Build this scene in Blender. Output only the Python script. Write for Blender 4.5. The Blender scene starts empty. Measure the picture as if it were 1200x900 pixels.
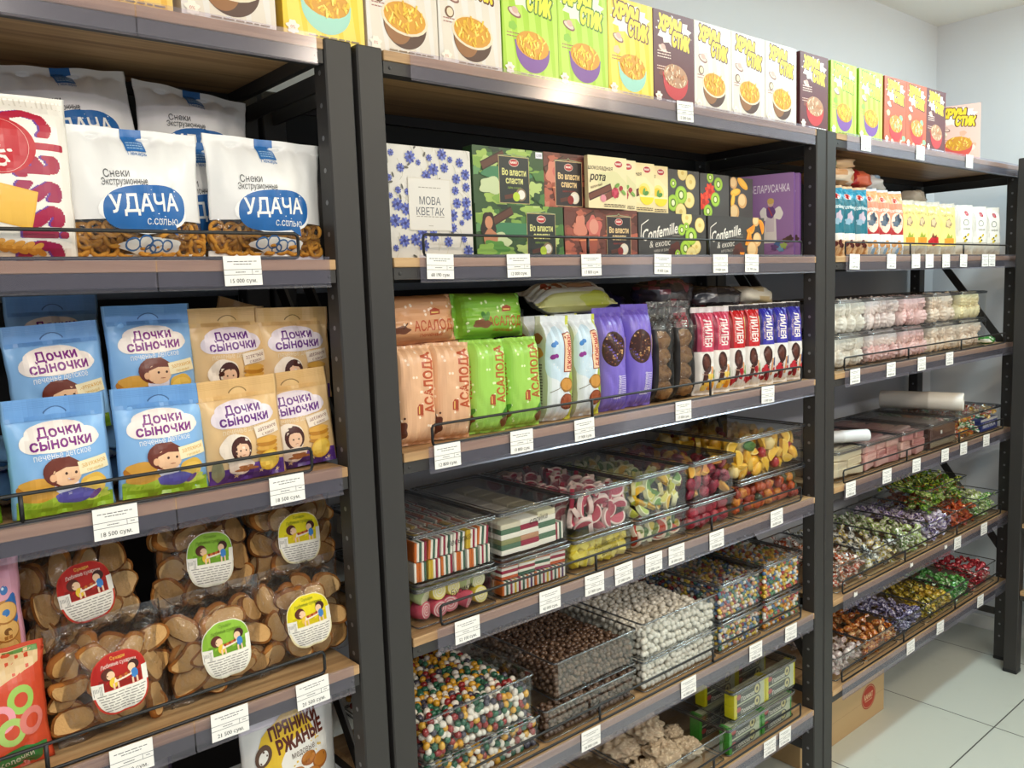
import bpy, bmesh, math, random
import numpy as np
from mathutils import Vector, Matrix, noise as mnoise

# ------------------------------------------------------------------ camera, world, lights
scene = bpy.context.scene
COL = scene.collection
cam_d = bpy.data.cameras.new('camera')
cam_d.sensor_width = 36.0
cam_d.lens = 979.427 * 36.0 / 1200.0
cam_d.clip_start = 0.02
cam_d.clip_end = 60
cam = bpy.data.objects.new('camera', cam_d)
COL.objects.link(cam)
cam.matrix_world = (Matrix.Translation((0.0, -1.2, 1.55)) @ Matrix.Rotation(-0.702044, 4, 'Z')
                    @ Matrix.Rotation(math.pi / 2 - 0.111023, 4, 'X') @ Matrix.Rotation(-0.0359918, 4, 'Z'))
scene.camera = cam

world = bpy.data.worlds.new('shop_light')
scene.world = world
world.use_nodes = True
world.node_tree.nodes['Background'].inputs[0].default_value = (0.80, 0.88, 1.0, 1)
world.node_tree.nodes['Background'].inputs[1].default_value = 0.45


def area_light(name, loc, sx, sy, watts, color, rot=(0, 0, 0)):
    d = bpy.data.lights.new(name, 'AREA')
    d.shape = 'RECTANGLE'
    d.size = sx
    d.size_y = sy
    d.energy = watts
    d.color = color
    o = bpy.data.objects.new(name, d)
    o.location = loc
    o.rotation_euler = rot
    COL.objects.link(o)
    return o


def bulb(name, loc, watts, color, r=0.05):
    d = bpy.data.lights.new(name, 'POINT')
    d.energy = watts
    d.color = color
    d.shadow_soft_size = r
    o = bpy.data.objects.new(name, d)
    o.location = loc
    COL.objects.link(o)
    return o


area_light('ceiling_strip_near', (3.0, -0.60, 2.57), 1.9, 0.10, 30, (0.72, 0.95, 1.0))
for x_, w_, c_ in ((-0.8, 18, (1.0, 0.90, 0.78)), (0.35, 19, (1.0, 0.90, 0.78)), (1.5, 17, (1.0, 0.86, 0.68)), (2.65, 19, (1.0, 0.80, 0.54))):
    bulb('ceiling_lamp', (x_, -1.55, 2.40), w_, c_)
area_light('fill_strip_aisle', (0.6, -3.0, 2.57), 4.4, 0.20, 88, (1.0, 0.96, 0.90))  # added fill light out of view, brightens the lower shelf fronts

vs = scene.view_settings
vs.view_transform = 'Standard'
vs.look = 'None'
vs.gamma = 1.0
vs.use_curve_mapping = False
vs.exposure = -0.12
scene.cycles.transparent_max_bounces = 24
scene.cycles.max_bounces = 8
scene.cycles.caustics_reflective = False
scene.cycles.caustics_refractive = False
random.seed(7)
PI = math.pi


# ------------------------------------------------------------------ colours and materials
def lin(c):
    return c / 12.92 if c <= 0.04045 else ((c + 0.055) / 1.055) ** 2.4


def hx(s):
    if not isinstance(s, str):
        return tuple(s)[:3]
    s = s.lstrip('#')
    return tuple(lin(int(s[i:i + 2], 16) / 255.0) for i in (0, 2, 4))


MATS = {}


def new_mat(name):
    m = bpy.data.materials.new(name)
    m.use_nodes = True
    MATS[name] = m
    nt = m.node_tree
    return m, nt, nt.nodes['Principled BSDF']


def bump_noise(nt, bsdf, scale, strength, dist=0.001, detail=2.0, coord='Object', stretch=None):
    tc = nt.nodes.new('ShaderNodeTexCoord')
    n = nt.nodes.new('ShaderNodeTexNoise')
    n.inputs['Scale'].default_value = scale
    n.inputs['Detail'].default_value = detail
    src = tc.outputs[coord]
    if stretch:
        mp = nt.nodes.new('ShaderNodeMapping')
        mp.inputs['Scale'].default_value = stretch
        nt.links.new(src, mp.inputs['Vector'])
        src = mp.outputs['Vector']
    nt.links.new(src, n.inputs['Vector'])
    b = nt.nodes.new('ShaderNodeBump')
    b.inputs['Strength'].default_value = strength
    b.inputs['Distance'].default_value = dist
    nt.links.new(n.outputs['Fac'], b.inputs['Height'])
    nt.links.new(b.outputs['Normal'], bsdf.inputs['Normal'])
    return n


def plain(name, col, rough=0.5, spec=0.5, metal=0.0, coat=0.0, bump=None):
    m, nt, b = new_mat(name)
    b.inputs['Base Color'].default_value = (*hx(col), 1)
    b.inputs['Roughness'].default_value = rough
    b.inputs['Metallic'].default_value = metal
    b.inputs['Specular IOR Level'].default_value = spec
    b.inputs['Coat Weight'].default_value = coat
    if bump:
        bump_noise(nt, b, *bump)
    return m


def printed(name, rough=0.5, spec=0.5, coat=0.0, bump=None, sss=0.0):
    """colour printed on the surface, held per face in the colour attribute"""
    m, nt, b = new_mat(name)
    a = nt.nodes.new('ShaderNodeVertexColor')
    a.layer_name = 'ink'
    nt.links.new(a.outputs['Color'], b.inputs['Base Color'])
    b.inputs['Roughness'].default_value = rough
    b.inputs['Specular IOR Level'].default_value = spec
    b.inputs['Coat Weight'].default_value = coat
    b.inputs['Coat Roughness'].default_value = 0.12
    if sss:
        b.inputs['Subsurface Weight'].default_value = sss
        b.inputs['Subsurface Radius'].default_value = (0.01, 0.008, 0.006)
    if bump:
        bump_noise(nt, b, *bump)
    return m


def clear(name, tint=(1, 1, 1), gloss=0.06, rough=0.05, dens=0.0, body=(0.5, 0.5, 0.5), wrinkle=None, fk=0.6):
    """thin clear plastic: light passes straight through, the surface mirrors a little"""
    m = bpy.data.materials.new(name)
    m.use_nodes = True
    MATS[name] = m
    nt = m.node_tree
    nt.nodes.remove(nt.nodes['Principled BSDF'])
    out = nt.nodes['Material Output']
    tr = nt.nodes.new('ShaderNodeBsdfTransparent')
    tr.inputs['Color'].default_value = (*tint, 1)
    gl = nt.nodes.new('ShaderNodeBsdfGlossy')
    gl.inputs['Roughness'].default_value = rough
    fr = nt.nodes.new('ShaderNodeLayerWeight')
    fr.inputs['Blend'].default_value = 0.25
    ma = nt.nodes.new('ShaderNodeMath')
    ma.operation = 'MULTIPLY_ADD'
    ma.inputs[1].default_value = fk
    ma.inputs[2].default_value = gloss
    nt.links.new(fr.outputs['Fresnel'], ma.inputs[0])
    mx = nt.nodes.new('ShaderNodeMixShader')
    nt.links.new(ma.outputs[0], mx.inputs[0])
    base = tr.outputs[0]
    if dens:
        df = nt.nodes.new('ShaderNodeBsdfDiffuse')
        df.inputs['Color'].default_value = (*body, 1)
        m2 = nt.nodes.new('ShaderNodeMixShader')
        m2.inputs[0].default_value = dens
        nt.links.new(tr.outputs[0], m2.inputs[1])
        nt.links.new(df.outputs[0], m2.inputs[2])
        base = m2.outputs[0]
    nt.links.new(base, mx.inputs[1])
    nt.links.new(gl.outputs[0], mx.inputs[2])
    nt.links.new(mx.outputs[0], out.inputs['Surface'])
    if wrinkle:
        tc = nt.nodes.new('ShaderNodeTexCoord')
        n = nt.nodes.new('ShaderNodeTexNoise')
        n.inputs['Scale'].default_value = wrinkle
        n.inputs['Detail'].default_value = 3
        n.inputs['Distortion'].default_value = 1.2
        nt.links.new(tc.outputs['Object'], n.inputs['Vector'])
        b = nt.nodes.new('ShaderNodeBump')
        b.inputs['Strength'].default_value = 1.0
        b.inputs['Distance'].default_value = 0.012
        nt.links.new(n.outputs['Fac'], b.inputs['Height'])
        nt.links.new(b.outputs['Normal'], gl.inputs['Normal'])
        nt.links.new(b.outputs['Normal'], fr.inputs['Normal'])
    return m


def wood_mat(name, c1, c2, c3, axis=0, rough=0.45):
    m, nt, b = new_mat(name)
    tc = nt.nodes.new('ShaderNodeTexCoord')
    mp = nt.nodes.new('ShaderNodeMapping')
    sc = [38, 38, 38]
    sc[axis] = 1.6
    mp.inputs['Scale'].default_value = sc
    nt.links.new(tc.outputs['Object'], mp.inputs['Vector'])
    n = nt.nodes.new('ShaderNodeTexNoise')
    n.inputs['Scale'].default_value = 1.0
    n.inputs['Detail'].default_value = 6
    n.inputs['Roughness'].default_value = 0.62
    n.inputs['Distortion'].default_value = 0.6
    nt.links.new(mp.outputs['Vector'], n.inputs['Vector'])
    r = nt.nodes.new('ShaderNodeValToRGB')
    r.color_ramp.elements[0].position = 0.30
    r.color_ramp.elements[0].color = (*hx(c1), 1)
    r.color_ramp.elements[1].position = 0.72
    r.color_ramp.elements[1].color = (*hx(c3), 1)
    e = r.color_ramp.elements.new(0.5)
    e.color = (*hx(c2), 1)
    nt.links.new(n.outputs['Fac'], r.inputs['Fac'])
    nt.links.new(r.outputs['Color'], b.inputs['Base Color'])
    b.inputs['Roughness'].default_value = rough
    return m


wood_mat('shelf_wood', '#8a6644', '#b89368', '#cfae80')
plain('powder_coat', '#312f2e', 0.5, 0.5, 0.0, bump=(900, 0.10, 0.0004))
plain('back_steel', '#17181b', 0.6)
plain('black_wire', '#1d1e20', 0.4)
clear('acrylic', (0.985, 0.99, 0.99), 0.004, 0.04, 0.0, fk=0.16)
clear('acrylic_rim', (0.55, 0.58, 0.62), 0.10, 0.10, 0.35, (0.10, 0.11, 0.13), fk=0.5)
clear('lid_plastic', (0.95, 0.95, 0.95), 0.01, 0.06, 0.01, (0.45, 0.46, 0.48), fk=0.4)
clear('strip_plastic', (0.92, 0.90, 0.96), 0.02, 0.18, 0.05, (0.55, 0.55, 0.66), fk=0.30)
clear('clear_film', (0.95, 0.95, 0.95), 0.05, 0.10, 0.02, (0.7, 0.7, 0.7), wrinkle=26)
clear('milky_film', (0.92, 0.92, 0.92), 0.03, 0.2, 0.60, (0.86, 0.80, 0.70), wrinkle=22)
printed('card', 0.38, 0.5, 0.15)
printed('paper', 0.65, 0.3)
printed('film', 0.30, 0.5, 0.0, bump=(30, 0.35, 0.003))
printed('foil', 0.18, 0.9, 0.3, bump=(45, 0.6, 0.003))
printed('jelly', 0.32, 0.5, 0.2)
printed('sugared', 0.75, 0.4, 0.0, bump=(1500, 0.9, 0.0012))
printed('glazed', 0.22, 0.5, 0.3)
printed('crumb', 0.85, 0.2, 0.0, bump=(260, 0.8, 0.002, 4.0))
printed('matte', 0.8, 0.2)
# ------------------------------------------------------------------ mesh helpers
class MB:
    def __init__(s):
        s.v, s.f, s.c, s.m, s.sm = [], [], [], [], []

    def add(s, verts, faces, col, mat=0, smooth=False):
        b = len(s.v)
        s.v.extend(tuple(p) for p in verts)
        for i, f in enumerate(faces):
            s.f.append(tuple(b + k for k in f))
        if isinstance(col, list):
            s.c.extend(hx(c) for c in col)
        else:
            s.c.extend([hx(col)] * len(faces))
        s.m.extend([mat] * len(faces))
        s.sm.extend([smooth] * len(faces))
        return s

    def box(s, x0, x1, y0, y1, z0, z1, col='#808080', mat=0, cols=None):
        v = [(x0, y0, z0), (x1, y0, z0), (x1, y1, z0), (x0, y1, z0), (x0, y0, z1), (x1, y0, z1), (x1, y1, z1), (x0, y1, z1)]
        f = [(0, 1, 5, 4), (1, 2, 6, 5), (2, 3, 7, 6), (3, 0, 4, 7), (4, 5, 6, 7), (3, 2, 1, 0)]  # front right back left top bottom
        return s.add(v, f, cols if cols else col, mat)

    def cbox(s, x0, x1, y0, y1, z0, z1, c, col='#808080', mat=0, smooth=False):
        """box with chamfered edges"""
        P = []
        idx = {}
        for ix, X in ((0, (x0, x1)), (1, (x0, x1))):
            pass
        cs = [(i, j, k) for i in (0, 1) for j in (0, 1) for k in (0, 1)]
        for (i, j, k) in cs:
            X, Y, Z = (x0, x1)[i], (y0, y1)[j], (z0, z1)[k]
            sx, sy, sz = (1 - 2 * i) * c, (1 - 2 * j) * c, (1 - 2 * k) * c
            for a, p in enumerate(((X, Y + sy, Z + sz), (X + sx, Y, Z + sz), (X + sx, Y + sy, Z))):
                idx[(i, j, k, a)] = len(P)
                P.append(p)
        F = []
        g = lambda *q: idx[q]
        for a in range(3):
            o = [q for q in range(3) if q != a]
            for side in (0, 1):
                ring = []
                for (u, w) in ((0, 0), (1, 0), (1, 1), (0, 1)):
                    t = [0, 0, 0]
                    t[a] = side
                    t[o[0]] = u
                    t[o[1]] = w
                    ring.append(g(*t, a))
                flip = (side == 0) != (a == 1)
                F.append(tuple(reversed(ring)) if flip else tuple(ring))
        for a in range(3):  # edges along axis a
            o = [q for q in range(3) if q != a]
            for u in (0, 1):
                for w in (0, 1):
                    def t(e):
                        r = [0, 0, 0]
                        r[a] = e
                        r[o[0]] = u
                        r[o[1]] = w
                        return r
                    F.append((g(*t(0), o[0]), g(*t(1), o[0]), g(*t(1), o[1]), g(*t(0), o[1])))
        for (i, j, k) in cs:
            F.append((g(i, j, k, 0), g(i, j, k, 1), g(i, j, k, 2)))
        return s.add(P, F, col, mat, smooth)

    def tube(s, pts, r, col='#202020', n=8, closed=False, mat=0, caps=True):
        pts = [Vector(p) for p in pts]
        m = len(pts)
        rings = []
        up0 = Vector((0, 0, 1))
        for i, p in enumerate(pts):
            if closed:
                d = pts[(i + 1) % m] - pts[i - 1]
            else:
                d = pts[min(i + 1, m - 1)] - pts[max(i - 1, 0)]
            d.normalize()
            up = up0 if abs(d.z) < 0.9 else Vector((0, 1, 0))
            a = d.cross(up).normalized()
            b = a.cross(d)
            rr = r[i] if isinstance(r, (list, tuple)) else r
            rings.append([p + a * (math.cos(2 * PI * k / n) * rr) + b * (math.sin(2 * PI * k / n) * rr) for k in range(n)])
        V = [q for R in rings for q in R]
        F = []
        for i in range(m if closed else m - 1):
            for k in range(n):
                a0 = i * n + k
                a1 = i * n + (k + 1) % n
                b0 = ((i + 1) % m) * n + k
                b1 = ((i + 1) % m) * n + (k + 1) % n
                F.append((a0, a1, b1, b0))
        if caps and not closed:
            F.append(tuple(range(n - 1, -1, -1)))
            F.append(tuple((m - 1) * n + k for k in range(n)))
        return s.add(V, F, col, mat, True)

    def lathe(s, prof, col, n=24, mat=0, ridges=0, amp=0.0, twist=0.0, center=(0, 0, 0), colf=None):
        V = []
        m = len(prof)
        for i, (r, z) in enumerate(prof):
            for k in range(n):
                a = 2 * PI * k / n
                rr = r * (1 + amp * math.cos(ridges * a + twist * i)) if ridges else r
                V.append((center[0] + rr * math.cos(a), center[1] + rr * math.sin(a), center[2] + z))
        F, cc = [], []
        for i in range(m - 1):
            for k in range(n):
                F.append((i * n + k, i * n + (k + 1) % n, (i + 1) * n + (k + 1) % n, (i + 1) * n + k))
                cc.append(colf(i, k) if colf else col)
        return s.add(V, F, cc if colf else col, mat, True)

    def ball(s, c, rx, ry, rz, col, n=12, m=8, mat=0):
        prof = [(math.sin(PI * i / m), -math.cos(PI * i / m)) for i in range(m + 1)]
        V, F = [], []
        V.append((c[0], c[1], c[2] - rz))
        for i in range(1, m):
            for k in range(n):
                a = 2 * PI * k / n
                V.append((c[0] + rx * prof[i][0] * math.cos(a), c[1] + ry * prof[i][0] * math.sin(a), c[2] + rz * prof[i][1]))
        V.append((c[0], c[1], c[2] + rz))
        for k in range(n):
            F.append((0, 1 + (k + 1) % n, 1 + k))
        for i in range(m - 2):
            for k in range(n):
                a = 1 + i * n
                F.append((a + k, a + (k + 1) % n, a + n + (k + 1) % n, a + n + k))
        a = 1 + (m - 2) * n
        for k in range(n):
            F.append((a + k, a + (k + 1) % n, len(V) - 1))
        return s.add(V, F, col, mat, True)

    def prism(s, pts, y0, y1, col, side=None, mat=0, smooth=False):
        """outline in x,z pushed from y0 to y1"""
        n = len(pts)
        V = [(p[0], y0, p[1]) for p in pts] + [(p[0], y1, p[1]) for p in pts]
        s.add(V, [tuple(range(n)), tuple(range(2 * n - 1, n - 1, -1))], col, mat)
        s.add(V, [(i, i + n, (i + 1) % n + n, (i + 1) % n)[::-1] for i in range(n)], side or col, mat, smooth)
        return s

    def xform(s, M):
        s.v = [tuple(M @ Vector(p)) for p in s.v]
        return s

    def merge(s, o, M=None):
        b = len(s.v)
        s.v.extend([tuple(M @ Vector(p)) for p in o.v] if M else o.v)
        s.f.extend(tuple(b + k for k in f) for f in o.f)
        s.c.extend(o.c)
        s.m.extend(o.m)
        s.sm.extend(o.sm)
        return s

    def mesh(s, name, mats):
        me = bpy.data.meshes.new(name)
        me.from_pydata(s.v, [], s.f)
        if isinstance(mats, str):
            mats = [mats]
        for m in mats:
            me.materials.append(MATS[m])
        n = len(me.polygons)
        me.polygons.foreach_set('material_index', np.array(s.m, dtype=np.int32))
        me.polygons.foreach_set('use_smooth', np.array(s.sm, dtype=bool))
        tot = np.empty(n, dtype=np.int32)
        me.polygons.foreach_get('loop_total', tot)
        ca = me.color_attributes.new('ink', 'FLOAT_COLOR', 'CORNER')
        c = np.ones((n, 4), dtype=np.float32)
        c[:, :3] = np.array(s.c, dtype=np.float32)
        ca.data.foreach_set('color', np.repeat(c, tot, axis=0).ravel())
        me.update()
        return me

    def build(s, name, mats, parent=None, loc=(0, 0, 0)):
        return link(name, s.mesh(name, mats), parent, loc)


def link(name, data, parent=None, loc=(0, 0, 0), rot=(0, 0, 0)):
    o = bpy.data.objects.new(name, data)
    COL.objects.link(o)
    o.location = loc
    o.rotation_euler = rot
    if parent is not None:
        o.parent = parent
    return o


def tag(o, label, cat, group=None, kind=None):
    if label:
        o['label'] = label
    if cat:
        o['category'] = cat
    if group:
        o['group'] = group
    if kind or cat:
        o['kind'] = kind or 'thing'
    return o


def thing(name, label, cat, loc=(0, 0, 0), rot=(0, 0, 0), group=None):
    o = link(name, None, None, loc, rot)
    o.empty_display_size = 0.05
    return tag(o, label, cat, group)


def copy_thing(root, loc, rot, label=None, group=None):
    r = root.copy()
    COL.objects.link(r)
    r.location = loc
    r.rotation_euler = rot
    if label:
        r['label'] = label
    if group:
        r['group'] = group
    for ch in list(root.children):
        c = ch.copy()
        COL.objects.link(c)
        c.parent = r
        for g in list(ch.children):
            d = g.copy()
            COL.objects.link(d)
            d.parent = c
    return r


# ------------------------------------------------------------------ flat artwork (ink shapes laid on a surface)
TEXTS = {}
OUTLINES = {}


def glyph_outline(s):
    """oriented outline edges of a line of lettering, in units of its cap height, centred"""
    if s not in OUTLINES:
        cu = bpy.data.curves.new('lettering', 'FONT')
        cu.body = s
        cu.resolution_u = 2
        cu.fill_mode = 'NONE'
        o = bpy.data.objects.new('lettering', cu)
        me = o.to_mesh()
        V = np.array([v.co[:2] for v in me.vertices], dtype=float).reshape(-1, 2)
        nxt = {}
        for e in me.edges:
            i, j = e.vertices
            if abs(i - j) == 1:
                nxt[min(i, j)] = max(i, j)
            else:
                nxt[max(i, j)] = min(i, j)
        o.to_mesh_clear()
        bpy.data.objects.remove(o)
        bpy.data.curves.remove(cu)
        if len(V):
            V = (V - np.array([(V[:, 0].min() + V[:, 0].max()) / 2, 0.365])) / 0.73
        OUTLINES[s] = (V, list(nxt.items()))
    return OUTLINES[s]


def text_mesh(s, bold=0.0, rows=30):
    """lettering as small rectangles; bold = extra stroke on every side, in cap heights"""
    k = (s, bold, rows)
    if k in TEXTS:
        return TEXTS[k]
    V, E = glyph_outline(s)
    if not len(V):
        TEXTS[k] = (np.zeros((0, 2)), [])
        return TEXTS[k]
    res = 1.0 / rows
    pad = int(math.ceil(max(bold, 0) / res)) + 2
    x0, y0 = V[:, 0].min() - pad * res, V[:, 1].min() - pad * res
    nx = int(math.ceil((V[:, 0].max() - x0) / res)) + pad
    ny = int(math.ceil((V[:, 1].max() - y0) / res)) + pad
    wind = np.zeros((ny, nx), dtype=np.int16)
    yc = y0 + (np.arange(ny) + 0.5) * res
    for i, j in E:
        (xa, ya), (xb, yb) = V[i], V[j]
        if ya == yb:
            continue
        sg = 1 if yb > ya else -1
        lo, hi = min(ya, yb), max(ya, yb)
        for r in np.nonzero((yc >= lo) & (yc < hi))[0]:
            x = xa + (yc[r] - ya) / (yb - ya) * (xb - xa)
            c = int(math.ceil((x - x0) / res - 0.5))
            wind[r, max(c, 0):] += sg
    G = wind != 0
    if bold > 0:
        q = bold / res
        H = G.copy()
        n = int(math.floor(q + 0.35))
        for dy in range(-n, n + 1):
            for dx in range(-n, n + 1):
                if (dx or dy) and dx * dx + dy * dy <= (q + 0.35) ** 2:
                    H |= np.roll(np.roll(G, dy, 0), dx, 1)
        G = H
    P, F, open_ = [], [], {}

    def close(run, r0, r1):
        b = len(P)
        xa, xb = x0 + run[0] * res, x0 + run[1] * res
        P.extend([(xa, y0 + r0 * res), (xb, y0 + r0 * res), (xb, y0 + r1 * res), (xa, y0 + r1 * res)])
        F.append((b, b + 1, b + 2, b + 3))

    for r in range(ny + 1):
        runs = set()
        if r < ny:
            d = np.diff(np.concatenate([[0], G[r].astype(np.int8), [0]]))
            runs = set(zip(np.nonzero(d == 1)[0].tolist(), np.nonzero(d == -1)[0].tolist()))
        for run in list(open_):
            if run not in runs:
                close(run, open_.pop(run), r)
        for run in runs:
            open_.setdefault(run, r)
    TEXTS[k] = (np.array(P), F)
    return TEXTS[k]


class Art:
    def __init__(s, w, h):
        s.w, s.h = w, h
        s.ops = []  # (verts Nx2, faces, colour, layer)
        s.n = 0
        s.clip = (-w / 2, w / 2, 0, h)

    def _add(s, V, F, col, layer=None):
        if layer is None:
            s.n += 1
            layer = s.n
        s.ops.append((np.asarray(V, float), F, hx(col), layer))
        return s

    def poly(s, pts, col, layer=None):
        from mathutils.geometry import tessellate_polygon
        t = tessellate_polygon([[Vector((p[0], p[1], 0)) for p in pts]])
        F = []
        for a, b, c in t:
            A, B, Cc = pts[a], pts[b], pts[c]
            area = (B[0] - A[0]) * (Cc[1] - A[1]) - (B[1] - A[1]) * (Cc[0] - A[0])
            F.append((a, b, c) if area > 0 else (a, c, b))
        return s._add(pts, F, col, layer)

    def rect(s, x0, y0, x1, y1, col, layer=None):
        return s._add([(x0, y0), (x1, y0), (x1, y1), (x0, y1)], [(0, 1, 2, 3)], col, layer)

    def ell(s, cx, cy, rx, ry, col, rot=0, n=20, a0=0.0, a1=2 * PI, layer=None):
        c, d = math.cos(rot), math.sin(rot)
        full = abs(a1 - a0 - 2 * PI) < 1e-6
        pts = []
        for i in range(n if full else n + 1):
            a = a0 + (a1 - a0) * i / n
            x, y = rx * math.cos(a), ry * math.sin(a)
            pts.append((cx + x * c - y * d, cy + x * d + y * c))
        return s._add(pts, [tuple(range(len(pts)))], col, layer)

    def blob(s, cx, cy, rx, ry, col, seed=0, amp=0.12, n=28, k=5):
        r = random.Random(seed)
        ph = [r.uniform(0, 6.28) for _ in range(3)]
        pts = []
        for i in range(n):
            a = 2 * PI * i / n
            q = 1 + amp * (math.sin(k * a + ph[0]) * 0.6 + math.sin((k - 2) * a + ph[1]) * 0.4)
            pts.append((cx + rx * q * math.cos(a), cy + ry * q * math.sin(a)))
        return s.poly(pts, col)

    def line(s, pts, wd, col):
        for (a, b) in zip(pts[:-1], pts[1:]):
            dx, dy = b[0] - a[0], b[1] - a[1]
            l = math.hypot(dx, dy) or 1e-9
            nx, ny = -dy / l * wd / 2, dx / l * wd / 2
            s._add([(a[0] + nx, a[1] + ny), (a[0] - nx, a[1] - ny), (b[0] - nx, b[1] - ny), (b[0] + nx, b[1] + ny)], [(0, 1, 2, 3)], col, s.n + 1)
        s.n += 1
        return s

    def ring(s, cx, cy, r, wd, col, n=24, ry=None):
        ry = ry or r
        V, F = [], []
        for i in range(n):
            a = 2 * PI * i / n
            V += [(cx + (r + wd / 2) * math.cos(a), cy + (ry + wd / 2) * math.sin(a)), (cx + (r - wd / 2) * math.cos(a), cy + (ry - wd / 2) * math.sin(a))]
        for i in range(n):
            j = (i + 1) % n
            F.append((2 * i + 1, 2 * i, 2 * j, 2 * j + 1))
        return s._add(V, F, col)

    def text(s, t, cx, cy, h, col, w=None, rot=0.0, bold=0.0, skew=0.0, arc=0.0):
        V, F = text_mesh(t, max(bold, 0.0), 44 if h > 0.018 else (30 if h > 0.008 else 18))
        if not len(V):
            return s
        V = V * h
        if w:
            span = V[:, 0].max() - V[:, 0].min()
            V = V * np.array([w / span, 1.0])
        if skew:
            V = V + np.stack([V[:, 1] * skew, np.zeros(len(V))], 1)
        if arc:
            V = np.stack([V[:, 0], V[:, 1] - arc * V[:, 0] ** 2], 1)
        c, d = math.cos(rot), math.sin(rot)
        V = np.stack([cx + V[:, 0] * c - V[:, 1] * d, cy + V[:, 0] * d + V[:, 1] * c], 1)
        return s._add(V, F, col)

    def lines_of_print(s, x0, x1, y, n, step, wd, col, seed=0):
        """small unreadable print as broken lines"""
        r = random.Random(seed)
        for i in range(n):
            x = x0
            while x < x1:
                l = r.uniform(0.08, 0.2) * (x1 - x0)
                s._add([(x, y - i * step), (min(x + l, x1), y - i * step), (min(x + l, x1), y - i * step + wd), (x, y - i * step + wd)], [(0, 1, 2, 3)], col, s.n + 1)
                x += l + 0.03 * (x1 - x0)
        s.n += 1
        return s

    def geo(s, cuts_x=None, cuts_y=None):
        """one welded sheet of all shapes, clipped to the sheet, cut along the surface's own grid"""
        bm = bmesh.new()
        lo = bm.faces.layers.int.new('op')
        for k, (V, F, col, layer) in enumerate(s.ops):
            vs_ = [bm.verts.new((p[0], p[1], 0)) for p in V]
            for f in F:
                try:
                    bm.faces.new([vs_[i] for i in f])[lo] = k
                except ValueError:
                    pass

        def cut(co, no, outer=False):
            bmesh.ops.bisect_plane(bm, geom=bm.verts[:] + bm.edges[:] + bm.faces[:], plane_co=co, plane_no=no, clear_outer=outer, dist=1e-7)
        x0, x1, y0, y1 = s.clip
        cut((x0, 0, 0), (-1, 0, 0), True)
        cut((x1, 0, 0), (1, 0, 0), True)
        cut((0, y0, 0), (0, -1, 0), True)
        cut((0, y1, 0), (0, 1, 0), True)
        for c in (cuts_x if cuts_x is not None else ()):
            cut((c, 0, 0), (1, 0, 0))
        for c in (cuts_y if cuts_y is not None else ()):
            cut((0, c, 0), (0, 1, 0))
        bm.verts.index_update()
        out = []
        for f in bm.faces:
            k = f[lo]
            out.append(([(v.co.x, v.co.y) for v in f.verts], s.ops[k][2], s.ops[k][3]))
        bm.free()
        return out

    def onto(s, mb, P, step=0.00007, base=0.0002, cuts_x=None, cuts_y=None, mat=0, smooth=False):
        """P(x, y, lift) -> point"""
        rank = {L: i + 1 for i, L in enumerate(sorted({o[3] for o in s.ops}))}
        step = min(step, 0.0016 / max(1, len(rank)))
        for pts, col, layer in s.geo(cuts_x, cuts_y):
            layer = rank[layer]
            V = [P(x, y, base + step * layer) for x, y in pts]
            mb.add(V, [tuple(range(len(V)))], col, mat, smooth)


def flat_front(x0, y, z0):
    """artwork on a face looking to -y; the sheet's x runs to +x from its middle at x0"""
    return lambda a, b, l: (x0 + a, y - l, z0 + b)


def flat_left(x, y0, z0):
    """artwork on a face looking to -x: the sheet's x runs to -y"""
    return lambda a, b, l: (x - l, y0 - a, z0 + b)


def carton(name, w, h, d, col, art=None, side=None, top=None, left_art=None, mats='card', c=0.0012, back=None):
    """a printed cardboard box, base at its bottom front middle, front looking to -y"""
    mb = MB()
    side = side or col
    mb.cbox(-w / 2, w / 2, 0, d, 0, h, c, side)
    # faces 0..5 are x-,x+,y-,y+,z-,z+
    mb.c[2] = hx(col)
    if top:
        mb.c[5] = hx(top)
    if art:
        art.onto(mb, flat_front(0, 0, 0))
    if left_art:
        left_art.onto(mb, flat_left(-w / 2, d / 2, 0))
    return mb


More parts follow.
